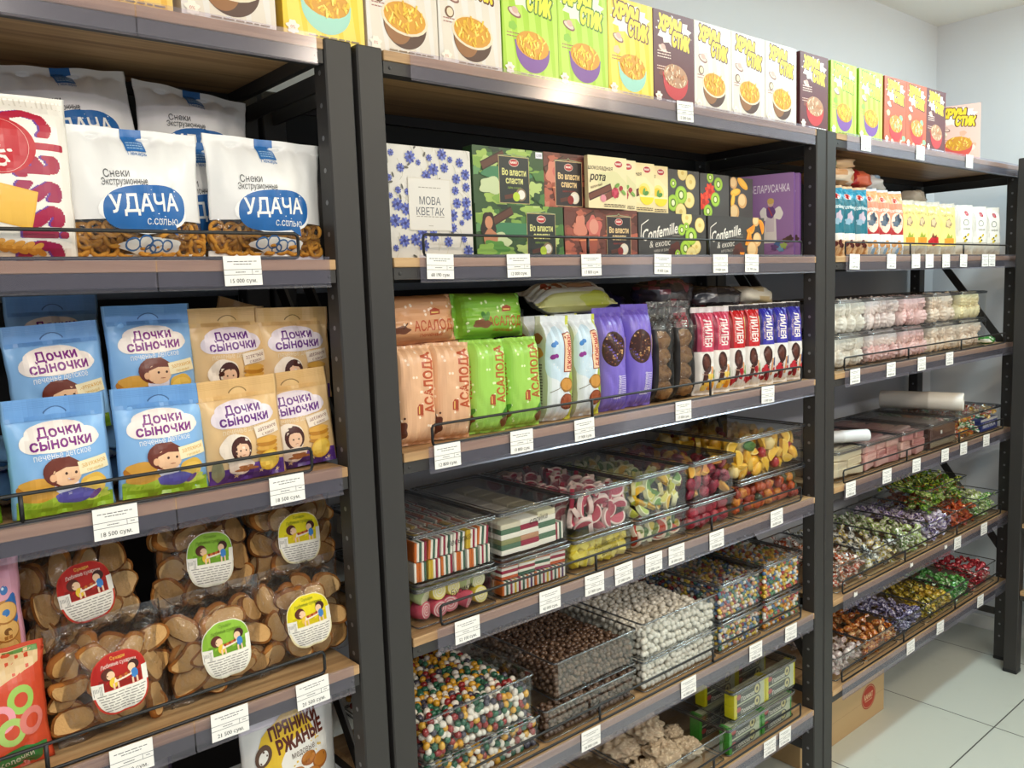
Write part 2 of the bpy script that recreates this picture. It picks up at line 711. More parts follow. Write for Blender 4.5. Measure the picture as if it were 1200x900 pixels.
# ------------------------------------------------------------------ soft packs
class Tube:
    """a soft pack: closed cross-section along s (s = 0 at the middle of the front), height along v"""

    def __init__(self, w, h, d, p=2.3, q=2.6, seal=(0.012, 0.012), seed=0, wr=0.0022, flat=False, shrink=0.06, nu=44, nv=26, fin=0.0, lean=0.0, sag=0.0):
        self.w, self.h, self.d, self.seed = w, h, d, seed
        rnd = random.Random(seed)
        a, b = w / 2, d / 2
        xs = np.concatenate([-np.cos(np.linspace(0, PI, 200)) * a])
        fy = -b * (1 - np.abs(xs / a) ** p)
        loop = np.concatenate([np.stack([xs, fy], 1), np.stack([xs[::-1][1:], -fy[::-1][1:]], 1)])
        seg = np.hypot(*(np.diff(loop, axis=0).T))
        cum = np.concatenate([[0], np.cumsum(seg)])
        per = cum[-1]
        half = np.interp(0.0, xs, cum[:200])
        t = (np.linspace(0, 1, nu + 1) * per + half - per / 2) % per
        self.s = np.linspace(-per / 2, per / 2, nu + 1)
        X = np.interp(t, cum, loop[:, 0])
        Y = np.interp(t, cum, loop[:, 1])
        self.v = np.linspace(0, h, nv + 1)
        ph = [rnd.uniform(0, 6.28) for _ in range(6)]
        P = np.zeros((nu + 1, nv + 1, 3))
        sb, st = seal
        cre = [(rnd.uniform(-a, a), rnd.uniform(0.15, 0.85) * h, rnd.uniform(-1, 1), rnd.uniform(0.4, 1.0)) for _ in range(5)]
        for j, z in enumerate(self.v):
            if z <= sb and not flat:
                g, sd = 0.0, 0.0
            elif z >= h - st:
                g, sd = 0.0, 0.0
            else:
                zz = (z - (0 if flat else sb)) / (h - st - (0 if flat else sb))
                if flat:
                    g = max(0.0, 1 - max(0.0, (zz * 1.0)) ** q) ** 0.8 * min(1.0, 0.72 + zz * 1.4)
                else:
                    g = max(0.0, 1 - abs(2 * zz - 1) ** q) ** 0.75
                sd = 1.0
            aw = (1 - shrink * g) + fin * (1 - min(1, g * 3))
            for i in range(nu + 1):
                x = X[i] * aw
                y = Y[i] * g
                sgn = 1 if Y[i] > 0 else -1
                edge = 1 - min(1.0, abs(X[i]) / a) ** 4
                dz = min(abs(z - sb), abs(h - st - z))
                k = math.exp(-dz / (0.16 * h))
                off = wr * k * (math.sin(X[i] / w * 34 + ph[0] + (3 if z < h / 2 else 0)) + 0.7 * math.sin(X[i] / w * 19 + ph[1]))
                nz = mnoise.noise(Vector((X[i] * 16 + seed * 3.1, z * 16, sgn * 4.0)))
                off += wr * 1.1 * nz
                for (cx, cz, ang, am) in cre:
                    dd = (X[i] - cx) * math.cos(ang) + (z - cz) * math.sin(ang)
                    ll = -(X[i] - cx) * math.sin(ang) + (z - cz) * math.cos(ang)
                    off -= wr * 0.9 * am * math.exp(-(dd / 0.006) ** 2 - (ll / (0.25 * h)) ** 2)
                y += sgn * off * edge * (0.25 + 0.75 * sd)
                wob = 0.0018 * mnoise.noise(Vector((seed, z * 30, sgn))) * abs(X[i]) / a
                if sd == 0.0:
                    y = sgn * 0.0006 + wr * 0.8 * math.sin(X[i] / w * 16 + ph[2]) * edge
                P[i, j] = (x + wob, y + sag * math.sin(PI * z / h), z)
        P[nu] = P[0]
        self.P = P
        self.nu, self.nv = nu, nv
        du = np.zeros_like(P)
        du[1:-1] = P[2:] - P[:-2]
        du[0] = du[-1] = P[1] - P[-2]
        dv = np.zeros_like(P)
        dv[:, 1:-1] = P[:, 2:] - P[:, :-2]
        dv[:, 0] = P[:, 1] - P[:, 0]
        dv[:, -1] = P[:, -1] - P[:, -2]
        N = np.cross(du, dv)
        N /= np.maximum(np.linalg.norm(N, axis=2, keepdims=True), 1e-9)
        self.N = N

    def at(self, s, y, lift=0.0):
        fi = (s - self.s[0]) / (self.s[1] - self.s[0])
        fj = y / (self.v[1] - self.v[0])
        i = int(min(max(math.floor(fi + 1e-6), 0), self.nu - 1))
        j = int(min(max(math.floor(fj + 1e-6), 0), self.nv - 1))
        a, b = min(max(fi - i, 0.0), 1.0), min(max(fj - j, 0.0), 1.0)
        P, N = self.P, self.N
        w = ((1 - a) * (1 - b), a * (1 - b), a * b, (1 - a) * b)
        p = P[i, j] * w[0] + P[i + 1, j] * w[1] + P[i + 1, j + 1] * w[2] + P[i, j + 1] * w[3]
        n = N[i, j] * w[0] + N[i + 1, j] * w[1] + N[i + 1, j + 1] * w[2] + N[i, j + 1] * w[3]
        return tuple(p + n * lift)

    def shell(self, mb, colf, matf=None, cap=True):
        nu, nv = self.nu, self.nv
        V = [tuple(self.P[i, j]) for i in range(nu) for j in range(nv + 1)]
        for i in range(nu):
            for j in range(nv):
                pass
        F, cc, mm = [], [], []
        for i in range(nu):
            i2 = (i + 1) % nu
            for j in range(nv):
                F.append((i * (nv + 1) + j, i2 * (nv + 1) + j, i2 * (nv + 1) + j + 1, i * (nv + 1) + j + 1))
                sc = (self.s[i] + self.s[i + 1]) / 2
                yc = (self.v[j] + self.v[j + 1]) / 2
                cc.append(hx(colf(sc, yc)) if callable(colf) else hx(colf))
                mm.append(matf(sc, yc) if matf else 0)
        if cap:
            F.append(tuple(i * (nv + 1) for i in reversed(range(nu))))
            cc.append(cc[0])
            mm.append(mm[0])
        b = len(mb.v)
        mb.v.extend(V)
        mb.f.extend(tuple(b + k for k in f) for f in F)
        mb.c.extend(cc)
        mb.m.extend(mm)
        mb.sm.extend([True] * len(F))

    def ink(self, mb, art, s0=0.0, step=0.00006, base=0.0008, mat=0):
        cx = [c - s0 for c in self.s if art.clip[0] < c - s0 < art.clip[1]]
        cy = [c for c in self.v if art.clip[2] < c < art.clip[3]]
        art.onto(mb, lambda x, y, l: self.at(x + s0, y, l), step, base, cx, cy, mat, True)
# ------------------------------------------------------------------ the room
def structure(name, mb, mat):
    o = mb.build(name, mat)
    o['kind'] = 'structure'
    return o


def tile_mat():
    m, nt, b = new_mat('floor_tile')
    tc = nt.nodes.new('ShaderNodeTexCoord')
    br = nt.nodes.new('ShaderNodeTexBrick')
    br.offset = 0.0
    br.inputs['Scale'].default_value = 1.0
    br.inputs['Brick Width'].default_value = 0.585
    br.inputs['Row Height'].default_value = 0.585
    br.inputs['Mortar Size'].default_value = 0.0022
    br.inputs['Color1'].default_value = (*hx('#d2d8d0'), 1)
    br.inputs['Color2'].default_value = (*hx('#d0d6cd'), 1)
    br.inputs['Mortar'].default_value = (*hx('#4c4f4c'), 1)
    mp = nt.nodes.new('ShaderNodeMapping')
    mp.inputs['Location'].default_value = (-2.99 + 0.585 * 8, 0.166 + 0.585 * 8, 0)
    nt.links.new(tc.outputs['Object'], mp.inputs['Vector'])
    nt.links.new(mp.outputs['Vector'], br.inputs['Vector'])
    n = nt.nodes.new('ShaderNodeTexNoise')
    n.inputs['Scale'].default_value = 9
    n.inputs['Detail'].default_value = 5
    r = nt.nodes.new('ShaderNodeMapRange')
    r.inputs['From Min'].default_value = 0.60
    r.inputs['From Max'].default_value = 0.80
    r.inputs['To Min'].default_value = 0.0
    r.inputs['To Max'].default_value = 0.22
    mx = nt.nodes.new('ShaderNodeMixRGB')
    mx.inputs['Color2'].default_value = (*hx('#9a968a'), 1)
    nt.links.new(tc.outputs['Object'], n.inputs['Vector'])
    nt.links.new(n.outputs['Fac'], r.inputs['Value'])
    nt.links.new(r.outputs['Result'], mx.inputs['Fac'])
    nt.links.new(br.outputs['Color'], mx.inputs['Color1'])
    nt.links.new(mx.outputs['Color'], b.inputs['Base Color'])
    b.inputs['Roughness'].default_value = 0.32


def plaster(name, col):
    m, nt, b = new_mat(name)
    b.inputs['Base Color'].default_value = (*hx(col), 1)
    b.inputs['Roughness'].default_value = 0.85
    bump_noise(nt, b, 90, 0.12, 0.002, 4)


tile_mat()
plaster('wall_paint', '#dce0e6')
plaster('ceiling_paint', '#eeeeea')
ZC = 2.61
XR, YB = 3.84, 0.43
structure('floor', MB().box(-2.6, XR + 0.1, -4.2, YB + 0.1, -0.1, 0.0), 'floor_tile')
structure('ceiling', MB().box(-2.6, XR + 0.1, -4.2, YB + 0.1, ZC, ZC + 0.1), 'ceiling_paint')
structure('wall_back', MB().box(-2.6, XR + 0.1, YB, YB + 0.1, 0, ZC), 'wall_paint')
structure('wall_right', MB().box(XR, XR + 0.1, -4.2, YB, 0, ZC), 'wall_paint')
structure('baseboard_right', MB().cbox(XR - 0.012, XR, -4.2, YB, 0, 0.06, 0.002), 'ceiling_paint')
structure('baseboard_back', MB().cbox(-2.6, XR - 0.012, YB - 0.012, YB, 0, 0.06, 0.002), 'ceiling_paint')

# ------------------------------------------------------------------ shelving units
POST_W, POST_D, DEPTH = 0.048, 0.040, 0.40


def make_post(parent, x0, y0, inner, top):
    mb = MB()
    mb.cbox(x0, x0 + POST_W, y0, y0 + POST_D, 0.012, top, 0.0025, '#000000')
    mb.cbox(x0 - 0.001, x0 + POST_W + 0.001, y0 - 0.001, y0 + POST_D + 0.001, 0, 0.014, 0.002, '#000000', 2)
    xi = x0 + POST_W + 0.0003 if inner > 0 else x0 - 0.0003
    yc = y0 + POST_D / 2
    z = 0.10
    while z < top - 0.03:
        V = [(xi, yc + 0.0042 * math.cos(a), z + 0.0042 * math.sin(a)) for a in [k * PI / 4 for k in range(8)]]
        mb.add(V, [tuple(range(8))], '#000000', 1)  # pale discs painted on to imitate light showing through the post holes
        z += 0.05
    return mb.build('post', ['powder_coat', 'lit_hole_paint', 'black_wire'], parent)


plain('lit_hole_paint', '#8d8f92', 0.35, 0.5, 0.6)


def guard_rail(parent, x0, x1, z, y=0.008, h=0.040):
    mb = MB()
    r = 0.0026
    zb, zt = z + 0.0032, z + h
    c = 0.006
    loop = [(x0, y, zb + c), (x0, y, zt - c), (x0 + c * 0.3, y, zt - c * 0.3), (x0 + c, y, zt), (x1 - c, y, zt), (x1 - c * 0.3, y, zt - c * 0.3), (x1, y, zt - c),
            (x1, y, zb + c), (x1 - c * 0.3, y, zb + c * 0.3), (x1 - c, y, zb), (x0 + c, y, zb), (x0 + c * 0.3, y, zb + c * 0.3)]
    mb.tube(loop, r, '#000000', 8, True)
    for k in (1, 2):
        x = x0 + (x1 - x0) * k / 3
        mb.tube([(x, y, zb), (x, y, zt)], r * 1.15, '#000000', 8)
    return mb.build('guard_rail', 'black_wire', parent)


def price_strip(parent, x0, x1, z):
    mb = MB()
    # clear profile: flat face with a rolled lip along its lower edge
    prof = [(-0.0030, 0.0045), (-0.0040, 0.0045), (-0.0042, -0.0395), (-0.0062, -0.0425), (-0.0056, -0.0432), (-0.0032, -0.0405)]
    V = [(x0, a, z + b) for a, b in prof] + [(x1, a, z + b) for a, b in prof]
    n = len(prof)
    mb.add(V, [(i, (i + 1) % n, n + (i + 1) % n, n + i) for i in range(n)] + [tuple(range(n))[::-1], tuple(range(n, 2 * n))], '#000000')
    return mb.build('price_strip', 'strip_plastic', parent)


def make_unit(label, x0, x1, shelves, ztop, group='shelving units along the wall'):
    """free-standing rack, left outer edge x0, right outer edge x1; shelves = [(z, has_rail)]"""
    u = thing('shelving_unit', label, 'shelving unit', (0, 0, 0), group=None)
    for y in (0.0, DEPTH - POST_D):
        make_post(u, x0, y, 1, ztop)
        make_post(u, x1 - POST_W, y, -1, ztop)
    xi, xj = x0 + POST_W + 0.002, x1 - POST_W - 0.002
    for z, rail in shelves:
        b = MB().cbox(xi, xj, 0.0, DEPTH - 0.038, z - 0.016, z, 0.001, '#000000').build('shelf_board', 'shelf_wood', u)
        f = MB()
        zt, zb = z - 0.0165, z - 0.0365
        f.box(xi, xj, 0.003, 0.012, zb, zt)
        f.box(xi, xj, 0.012, 0.028, zb, zb + 0.002)
        f.box(xi, xj, DEPTH - 0.052, DEPTH - 0.040, zb, zt)
        f.box(xi, xi + 0.012, 0.028, DEPTH - 0.052, zb, zt)
        f.box(xj - 0.012, xj, 0.028, DEPTH - 0.052, zb, zt)
        for xs in (xi + 0.012, xj - 0.012):
            f.ball((xs, 0.0028, (zb + zt) / 2), 0.003, 0.0012, 0.003, '#000000', 8, 5)
        f.build('beam_frame', 'powder_coat', b)
        price_strip(b, xi + 0.049, xi + 1.065, z)
        price_strip(b, xi + 1.067, xj - 0.013, z)
        if rail:
            guard_rail(b, x0 + 0.116, x1 - 0.109, z)
    for k, xs in enumerate((x0 + 0.020, x1 - 0.026)):
        for (ya, za, yb, zb2) in ((0.37, 1.72, 0.025, 1.245), (0.37, 0.92, 0.025, 0.445)):
            d = Vector((0, yb - ya, zb2 - za)).normalized()
            nn = Vector((0, -d.z, d.y)) * 0.014
            mb = MB()
            V = []
            for xx in (xs, xs + 0.006):
                V += [(xx, ya + nn.y, za + nn.z), (xx, ya - nn.y, za - nn.z), (xx, yb - nn.y, zb2 - nn.z), (xx, yb + nn.y, zb2 + nn.z)]
            mb.add(V, [(0, 1, 2, 3), (7, 6, 5, 4), (0, 4, 5, 1), (1, 5, 6, 2), (2, 6, 7, 3), (3, 7, 4, 0)], '#000000')
            mb.build('diagonal_brace', 'powder_coat', u)
        for zc in (0.19, ztop - 0.05):
            MB().box(xs, xs + 0.006, POST_D, DEPTH - POST_D, zc - 0.014, zc + 0.014).build('side_tie', 'powder_coat', u)
    return u


UNITS = {}
U1 = make_unit('dark steel shelving unit with wooden shelves, holding pretzel bags, kids biscuits and rusks', -0.735, 0.708,
               [(1.947, False), (1.609, True), (1.274, True), (0.937, True), (0.605, True), (0.324, True)], 1.949)
U2 = make_unit('dark steel shelving unit with wooden shelves, holding chocolate boxes and jelly bins', 0.717, 2.155,
               [(1.947, False), (1.612, True), (1.279, True), (0.948, True), (0.613, True), (0.324, True)], 1.949)
U3 = make_unit('dark steel shelving unit with wooden shelves, holding marshmallow and wrapped sweet bins', 2.160, 3.600,
               [(1.947, False), (1.613, True), (1.284, True), (0.954, True), (0.618, True), (0.343, True)], 1.949)
# dark panels that close the back of the upper bays
for u, x0, x1, z0, z1 in ((U1, -0.68, 0.656, 1.58, 1.93), (U2, 0.768, 2.10, 1.58, 1.93), (U3, 2.212, 3.548, 1.58, 1.93), (U1, -0.68, 0.656, 0.62, 1.56), (U2, 0.768, 1.83, 1.30, 1.56)):
    MB().box(x0, x1, 0.392, 0.399, z0, z1).build('back_panel', 'back_steel', u)

# the rack that stands at right angles against the end wall
u4 = thing('shelving_unit', 'dark steel shelving unit standing at right angles, only its corner post in view', 'shelving unit')
for (x, y) in ((3.457, -0.077), (3.457, -1.30), (3.775, -0.077), (3.775, -1.30)):
    mb = MB().cbox(x, x + 0.044, y, y + 0.048, 0.012, 1.965, 0.0025, '#000000')
    mb.cbox(x - 0.001, x + 0.045, y - 0.001, y + 0.049, 0, 0.014, 0.002, '#000000', 1)
    mb.build('post', ['powder_coat', 'black_wire'], u4)
for z in (1.947, 1.61, 1.27, 0.93, 0.60, 0.335):
    b = MB().cbox(3.46, 3.80, -1.25, -0.079, z - 0.016, z, 0.001, '#000000').build('shelf_board', 'shelf_wood', u4)
    MB().box(3.462, 3.472, -1.25, -0.079, z - 0.0365, z - 0.0165).build('beam_frame', 'powder_coat', b)
# ------------------------------------------------------------------ price tags
def tag_art(price, seed, w=0.057, h=0.043):
    a = Art(w, h)
    a.rect(-w / 2, 0, w / 2, h, '#f4f2ee')
    g = '#55565a'
    a.lines_of_print(-w * 0.40, w * 0.38, h * 0.80, 1, 0, 0.0011, g, seed)
    a.lines_of_print(-w * 0.24, w * 0.24, h * 0.71, 1, 0, 0.0011, g, seed + 1)
    a.rect(-w / 2, h * 0.535, w / 2, h * 0.55, g)
    a.rect(-w / 2, h * 0.36, w / 2, h * 0.375, g)
    a.rect(w * 0.24, h * 0.375, w * 0.25, h * 0.535, g)
    a.lines_of_print(-w * 0.20, w * 0.06, h * 0.44, 1, 0, 0.0011, g, seed + 2)
    a.lines_of_print(w * 0.32, w * 0.42, h * 0.45, 1, 0, 0.0010, g, seed + 3)
    a.text(price + ' сум.', 0, h * 0.17, 0.0062, '#1a1a1c', w=w * 0.70, bold=0.01)
    return a


TAG_MESH = {}


def price_tag(x, z, price, where, tilt=0.0):
    if price not in TAG_MESH:
        mb = MB()
        w, h = 0.057, 0.043
        mb.box(-w / 2, w / 2, 0, 0.0005, 0, h, '#f1efeb')
        tag_art(price, len(TAG_MESH) * 7).onto(mb, flat_front(0, 0, 0), 0.00004, 0.00008)
        TAG_MESH[price] = mb.mesh('price_tag', 'paper')
    o = link('price_tag', TAG_MESH[price], None, (x, -0.0050 if not tilt else -0.0053, z - 0.0372), (0, tilt, 0))
    return tag(o, where, 'price tag', 'price tags along the shelf edges')


TAGS = [
    (1.609, [(0.503, '15 000', 'price tag reading 15 000 below the white pretzel bags')]),
    (1.274, [(0.300, '18 500', 'price tag reading 18 500 below the blue biscuit bags'), (0.549, '18 500', 'price tag reading 18 500 below the beige biscuit bags')]),
    (0.937, [(0.293, '21 500', 'price tag below the rusk bag with the red label'), (0.433, '21 500', 'price tag reading 21 500 below the rusk bag with the green label'),
             (0.570, '21 500', 'price tag reading 21 500 below the rusk bag with the yellow label')]),
    (1.947, [(1.543, '12 500', 'price tag on the top shelf edge below the first maroon cereal box')]),
    (1.612, [(0.857, '68 190', 'price tag below the cornflower box'), (1.038, '12 000', 'price tag below the green jungle chocolate boxes'),
             (1.233, '17 800', 'price tag below the lower brown chocolate box'), (1.456, '19 000', 'price tag below the dark box with kiwi slices'),
             (1.668, '19 000', 'price tag between the two dark fruit chocolate boxes'), (1.796, '21 700', 'price tag below the dark box with orange wedges')]),
    (1.279, [(0.855, '12 800', 'price tag below the peach biscuit packs'), (1.030, '10 800', 'price tag below the green biscuit packs'),
             (1.201, '17 900', 'price tag below the white biscuit packs with butterflies'), (1.522, '17 000', 'price tag below the see-through gingerbread packs'),
             (1.865, '15 000', 'price tag below the red and blue chocolate spoon packs')]),
    (0.948, [(0.882, '52 100', 'price tag below the bin of swirl sweets'), (1.090, '45 000', 'price tag below the bin of small layered bars'),
             (1.218, '57 000', 'price tag below the front half of the yellow jelly bin'), (1.310, '57 000', 'price tag below the far half of the yellow jelly bin'),
             (1.409, '50 000', 'price tag below the near end of the mixed citrus slice bin'), (1.490, '50 000', 'price tag below the far end of the mixed citrus slice bin'),
             (1.644, '55 000', 'price tag below the bin of dark red jellies'), (1.906, '54 000', 'price tag below the bin of amber gummies')]),
    (0.613, [(1.195, '56 000', 'price tag below the brown chocolate ball bins'), (1.528, '61 000', 'price tag below the white ball bins'),
             (1.807, '50 000', 'price tag below the blue and yellow ball bins'), (1.974, '50 000', 'price tag below the last bright ball bins beside the post')]),
    (0.324, [(1.871, '55 000', 'price tag below the near end of the wafer pack bins'), (1.945, '51 000', 'price tag below the far end of the wafer pack bins')]),
    (1.9471, [(2.364, '12 500', 'price tag on the top shelf edge below the lime cereal boxes'), (2.709, '12 500', 'price tag on the top shelf edge below the orange cereal boxes'),
              (3.083, '12 500', 'price tag on the top shelf edge beside the pale pink cereal box')]),
    (1.613, [(2.304, '15 300', 'price tag below the teal biscuit packs'), (2.528, '15 800', 'price tag below the red and peach packs'),
             (2.693, '14 000', 'price tag below the first yellow pack'), (2.790, '14 000', 'price tag below the yellow packs with orange cubes'),
             (2.915, '14 000', 'price tag below the yellow pack with the red berry'), (3.054, '14 000', 'price tag below the last yellow pack'),
             (3.241, '16 000', 'price tag below the white packs, nearer one of the close pair'), (3.303, '16 000', 'price tag below the white packs, farther one of the close pair')]),
    (1.284, [(2.314, '49 000', 'price tag below the white marshmallow bins'), (2.536, '49 000', 'price tag below the second marshmallow bins'),
             (2.747, '49 000', 'price tag below the pink marshmallow bins'), (2.959, '49 000', 'price tag below the cream marshmallow bins')]),
    (0.954, [(2.294, '52 000', 'price tag below the cream wafer slab bin'), (2.519, '52 000', 'price tag below the first pink wafer slab bin'),
             (2.722, '52 000', 'price tag below the second pink wafer slab bin'), (2.940, '58 000', 'price tag below the brown lidded bin'),
             (3.093, '58 000', 'price tag below the near end of the colourful wrapped sweet bin'), (3.296, '58 000', 'price tag below the far end of the colourful wrapped sweet bin')]),
    (0.618, [(3.060, '62 000', 'price tag below the red wrapped sweet bin'), (3.297, '62 000', 'price tag below the green wrapped sweet bin beside the end post')]),
    (0.343, [(2.704, '60 000', 'price tag below the purple wrapped sweet bin on the lowest shelf'), (2.931, '60 000', 'price tag below the gold wrapped sweet bin on the lowest shelf'),
             (3.281, '60 000', 'price tag below the red bag sweets on the lowest shelf')]),
]
rt = random.Random(3)
for z, row in TAGS:
    for x, pr, where in row:
        price_tag(x, z, pr, 'white ' + where, rt.uniform(-0.03, 0.03))
for x, z, w in ((2.963, 0.618, 'torn white tag scrap on the shelf edge below the red wrapped sweet bin'), (2.700, 0.618, 'torn white tag scrap on the shelf edge below the lilac wrapped sweet bin'),
                (2.330, 0.618, 'torn white tag scrap on the shelf edge below the orange printed sweet bin')):
    mb = MB()
    mb.prism([(-0.010, 0), (0.011, 0.002), (0.009, 0.014), (0.002, 0.011), (-0.009, 0.016)], 0, 0.0005, '#e9e6e0')
    tag(mb.build('paper_scrap', 'paper', None, (x, -0.0052, z - 0.016)), w, 'paper scrap')

# ------------------------------------------------------------------ cereal boxes along the top
CW, CH, CD = 0.141, 0.199, 0.052


def cereal_art(kind):
    base, bowl, burst, grain = {
        'yellow': ('#f3cf1f', '#9fd9c8', '#fdf7e2', '#f6cf3a'), 'white': ('#e6e2dc', '#7a4a2a', '#ffffff', '#f1c832'),
        'green': ('#a9d62c', '#7b4aa0', '#f2fbdc', '#f3d83c'), 'maroon': ('#5f1a22', '#c5242c', '#f5efe9', '#e2b58c'),
        'orange': ('#bf5a34', '#c5242c', '#f7e9da', '#9fd39a'), 'pink': ('#f3c8be', '#d9534a', '#fbeee8', '#d98a4a'),
        'amber': ('#e9b53a', '#c98b3a', '#fdf3da', '#f1c440')}[kind]
    a = Art(CW, CH)
    w, h = CW, CH
    r = random.Random(kind)
    a.rect(-w / 2, 0, w / 2, h, base)
    # soft light rays of the print
    if kind in ('yellow', 'green', 'white', 'amber'):
        c2 = {'yellow': '#f7de5a', 'green': '#bfe257', 'white': '#e4dbcd', 'amber': '#f2cb66'}[kind]
        for k in range(5):
            x = -w * 0.5 + k * w * 0.22
            a.poly([(x, h), (x + 0.010, h), (x + 0.034, 0), (x + 0.010, 0)], c2, 2)
        a.n = 2
    if kind in ('orange', 'pink'):
        for k in range(11):
            a.blob(r.uniform(-0.06, 0.06), r.uniform(0.01, 0.11), 0.011, 0.009, r.choice(['#8fd0a0', '#e8a06a', '#f3d9c0', '#d2693f'] if kind == 'orange' else ['#e0844a', '#f4ead8', '#c9603c', '#f0b49a']), k)
    # starry splash behind the name
    pts = []
    for i in range(26):
        an = 2 * PI * i / 26
        q = 1.0 if i % 2 else 0.80
        pts.append((0.000 + 0.064 * q * math.cos(an), 0.160 + 0.034 * q * math.sin(an)))
    a.poly(pts, burst)
    out = '#5a2413' if kind != 'green' else '#4e7a12'
    fill = '#fbd92a' if kind != 'green' else '#e8f23c'
    for (t, x, y, rot) in (('ХРУМ', -0.014, 0.172, -0.10), ('СТИК', 0.024, 0.142, -0.12)):
        a.text(t, x, y, 0.029, out, w=0.086 if t == 'ХРУМ' else 0.070, rot=rot, bold=0.22)
        a.text(t, x, y, 0.029, fill, w=0.079 if t == 'ХРУМ' else 0.063, rot=rot, bold=0.12)
    # little saucer, badge and notes on the left
    a.ell(-0.040, 0.118, 0.017, 0.0075, '#8a5a50', -0.35)
    a.ell(-0.040, 0.119, 0.014, 0.0055, '#e8cfc4', -0.35)
    a.ell(-0.038, 0.123, 0.008, 0.006, '#d8b0a4', -0.35)
    if kind == 'white':
        a.ell(-0.046, 0.092, 0.010, 0.010, '#6e4526')
        a.ell(-0.045, 0.092, 0.007, 0.0075, '#e9d7b8')
    elif kind == 'maroon':
        a.lines_of_print(-0.058, -0.012, 0.112, 3, 0.006, 0.0022, '#f0d9cc', 5)
        a.blob(-0.034, 0.072, 0.022, 0.012, '#7d3a22', 4, 0.3)
        a.blob(-0.020, 0.060, 0.016, 0.016, '#92472a', 9, 0.25)
    else:
        a.blob(-0.045, 0.094, 0.010, 0.008, '#d9c3a0' if kind != 'green' else '#8cc63c', 3)
    a.lines_of_print(-0.060, -0.022, 0.080, 2, 0.006, 0.0018, '#a8655c' if kind != 'maroon' else '#e7c9bd', 8)
    # bowl of puffed sticks
    cx, cy = 0.004, 0.056
    a.ell(cx, cy - 0.002, 0.043, 0.040, '#4c2a1a' if kind == 'white' else bowl, 0.0, 26, PI, 2 * PI)
    a.poly([(cx - 0.043, cy - 0.002), (cx - 0.046, cy + 0.014), (cx + 0.044, cy + 0.006), (cx + 0.043, cy - 0.002)], '#8a5630' if kind == 'white' else bowl)
    if kind == 'white':
        a.ell(cx - 0.014, cy - 0.004, 0.027, 0.032, '#93602f', 0.0, 22, PI, 2 * PI)
        a.ell(cx, cy + 0.008, 0.047, 0.028, '#e9dcc0', -0.10)
    a.ell(cx, cy + 0.009, 0.042, 0.025, '#d99a1e' if kind not in ('maroon',) else '#b98a66', -0.10)
    for k in range(46):
        an, q = r.uniform(0, 6.28), math.sqrt(r.random())
        x, y = cx + 0.039 * q * math.cos(an), cy + 0.010 + 0.023 * q * math.sin(an)
        t = r.uniform(0.5, 2.4)
        l = 0.0048
        c = r.choice([grain, '#fbe36a', '#e9b62c'] if kind not in ('maroon', 'orange') else [grain, '#f0dcc0', '#c98a60'])
        a.line([(x - l * math.cos(t), y - l * math.sin(t)), (x + l * math.cos(t), y + l * math.sin(t))], 0.0032, c)
    a.blob(-0.056, 0.016, 0.010, 0.010, '#f7f0e2', 2, 0.25, k=7)
    a.text('0%', -0.056, 0.016, 0.005, '#b5473c', bold=0.01)
    a.lines_of_print(-0.030, 0.060, 0.008, 1, 0, 0.0022, '#ffffff' if kind == 'maroon' else '#8f7a60', 6)
    return a


CEREAL = {}


def cereal(x0, kind, label, z=1.947, y=0.022, rot=0.0, group=None):
    if kind not in CEREAL:
        side = {'yellow': '#e2b714', 'white': '#e3ddd2', 'green': '#8cc21e', 'maroon': '#4d141b', 'orange': '#a84c2b', 'pink': '#eab9ae', 'amber': '#d9a52e'}[kind]
        CEREAL[kind] = carton('cereal_box', CW, CH, CD, side, cereal_art(kind), side).mesh('cereal_box', 'card')
    o = link('cereal_box', CEREAL[kind], None, (x0 + CW / 2 if not rot else x0, y, z), (0, 0, rot))
    return tag(o, label, 'cereal box', 'cereal boxes along the top')


for x0, kind, label in [
    (0.003, 'white', 'white cereal box on the top shelf, out at the picture edge'),
    (0.150, 'yellow', 'yellow cereal box on the top shelf above the crackers pack'),
    (0.299, 'amber', 'amber cereal box on the top shelf above the pretzel bags'),
    (0.452, 'white', 'white cereal box standing alone between the amber and yellow boxes'),
    (0.605, 'yellow', 'yellow cereal box on the top shelf straddling the paired posts'),
    (0.752, 'white', 'white coconut bowl cereal box directly beside the yellow box over the posts'),
    (0.896, 'white', 'white coconut bowl cereal box directly beside a lime green box'),
    (1.041, 'green', 'lime green cereal box next to a white box, above the jungle chocolates'),
    (1.183, 'green', 'lime green cereal box next to a yellow box, above the cream chocolates'),
    (1.326, 'yellow', 'yellow cereal box between a lime green box and a maroon box'),
    (1.470, 'maroon', 'maroon cereal box between a yellow box and a white box'),
    (1.613, 'white', 'white cereal box touching the first maroon box, first of three white boxes'),
    (1.756, 'white', 'white cereal box in the middle of a run of three white boxes'),
    (1.900, 'white', 'white cereal box, last of a run of three, before the second maroon box'),
    (2.060, 'maroon', 'maroon cereal box between a white box and a lime green box'),
    (2.216, 'green', 'lime green cereal box next to a maroon box, over the far paired posts'),
    (2.372, 'green', 'lime green cereal box next to an orange brown box'),
    (2.526, 'orange', 'orange brown cereal box next to a lime green box'),
    (2.668, 'orange', 'orange brown cereal box next to a small maroon box'),
    (2.810, 'maroon', 'maroon cereal box next to the pale pink box near the corner'),
]:
    cereal(x0, kind, label)
cereal(3.200, 'pink', 'pale pink cereal box turned to face along the shelf, last in the row', y=0.082, rot=math.radians(-70))
# ------------------------------------------------------------------ left unit: pretzel bags, crackers, kids biscuits, rusks
def make_pack(name, tube, colf, art=None, mats=('film',), matf=None, s0=0.0, art2=None, s2=0.0):
    mb = MB()
    tube.shell(mb, colf, matf)
    if art:
        tube.ink(mb, art, s0)
    if art2:
        tube.ink(mb, art2, s2)
    return mb


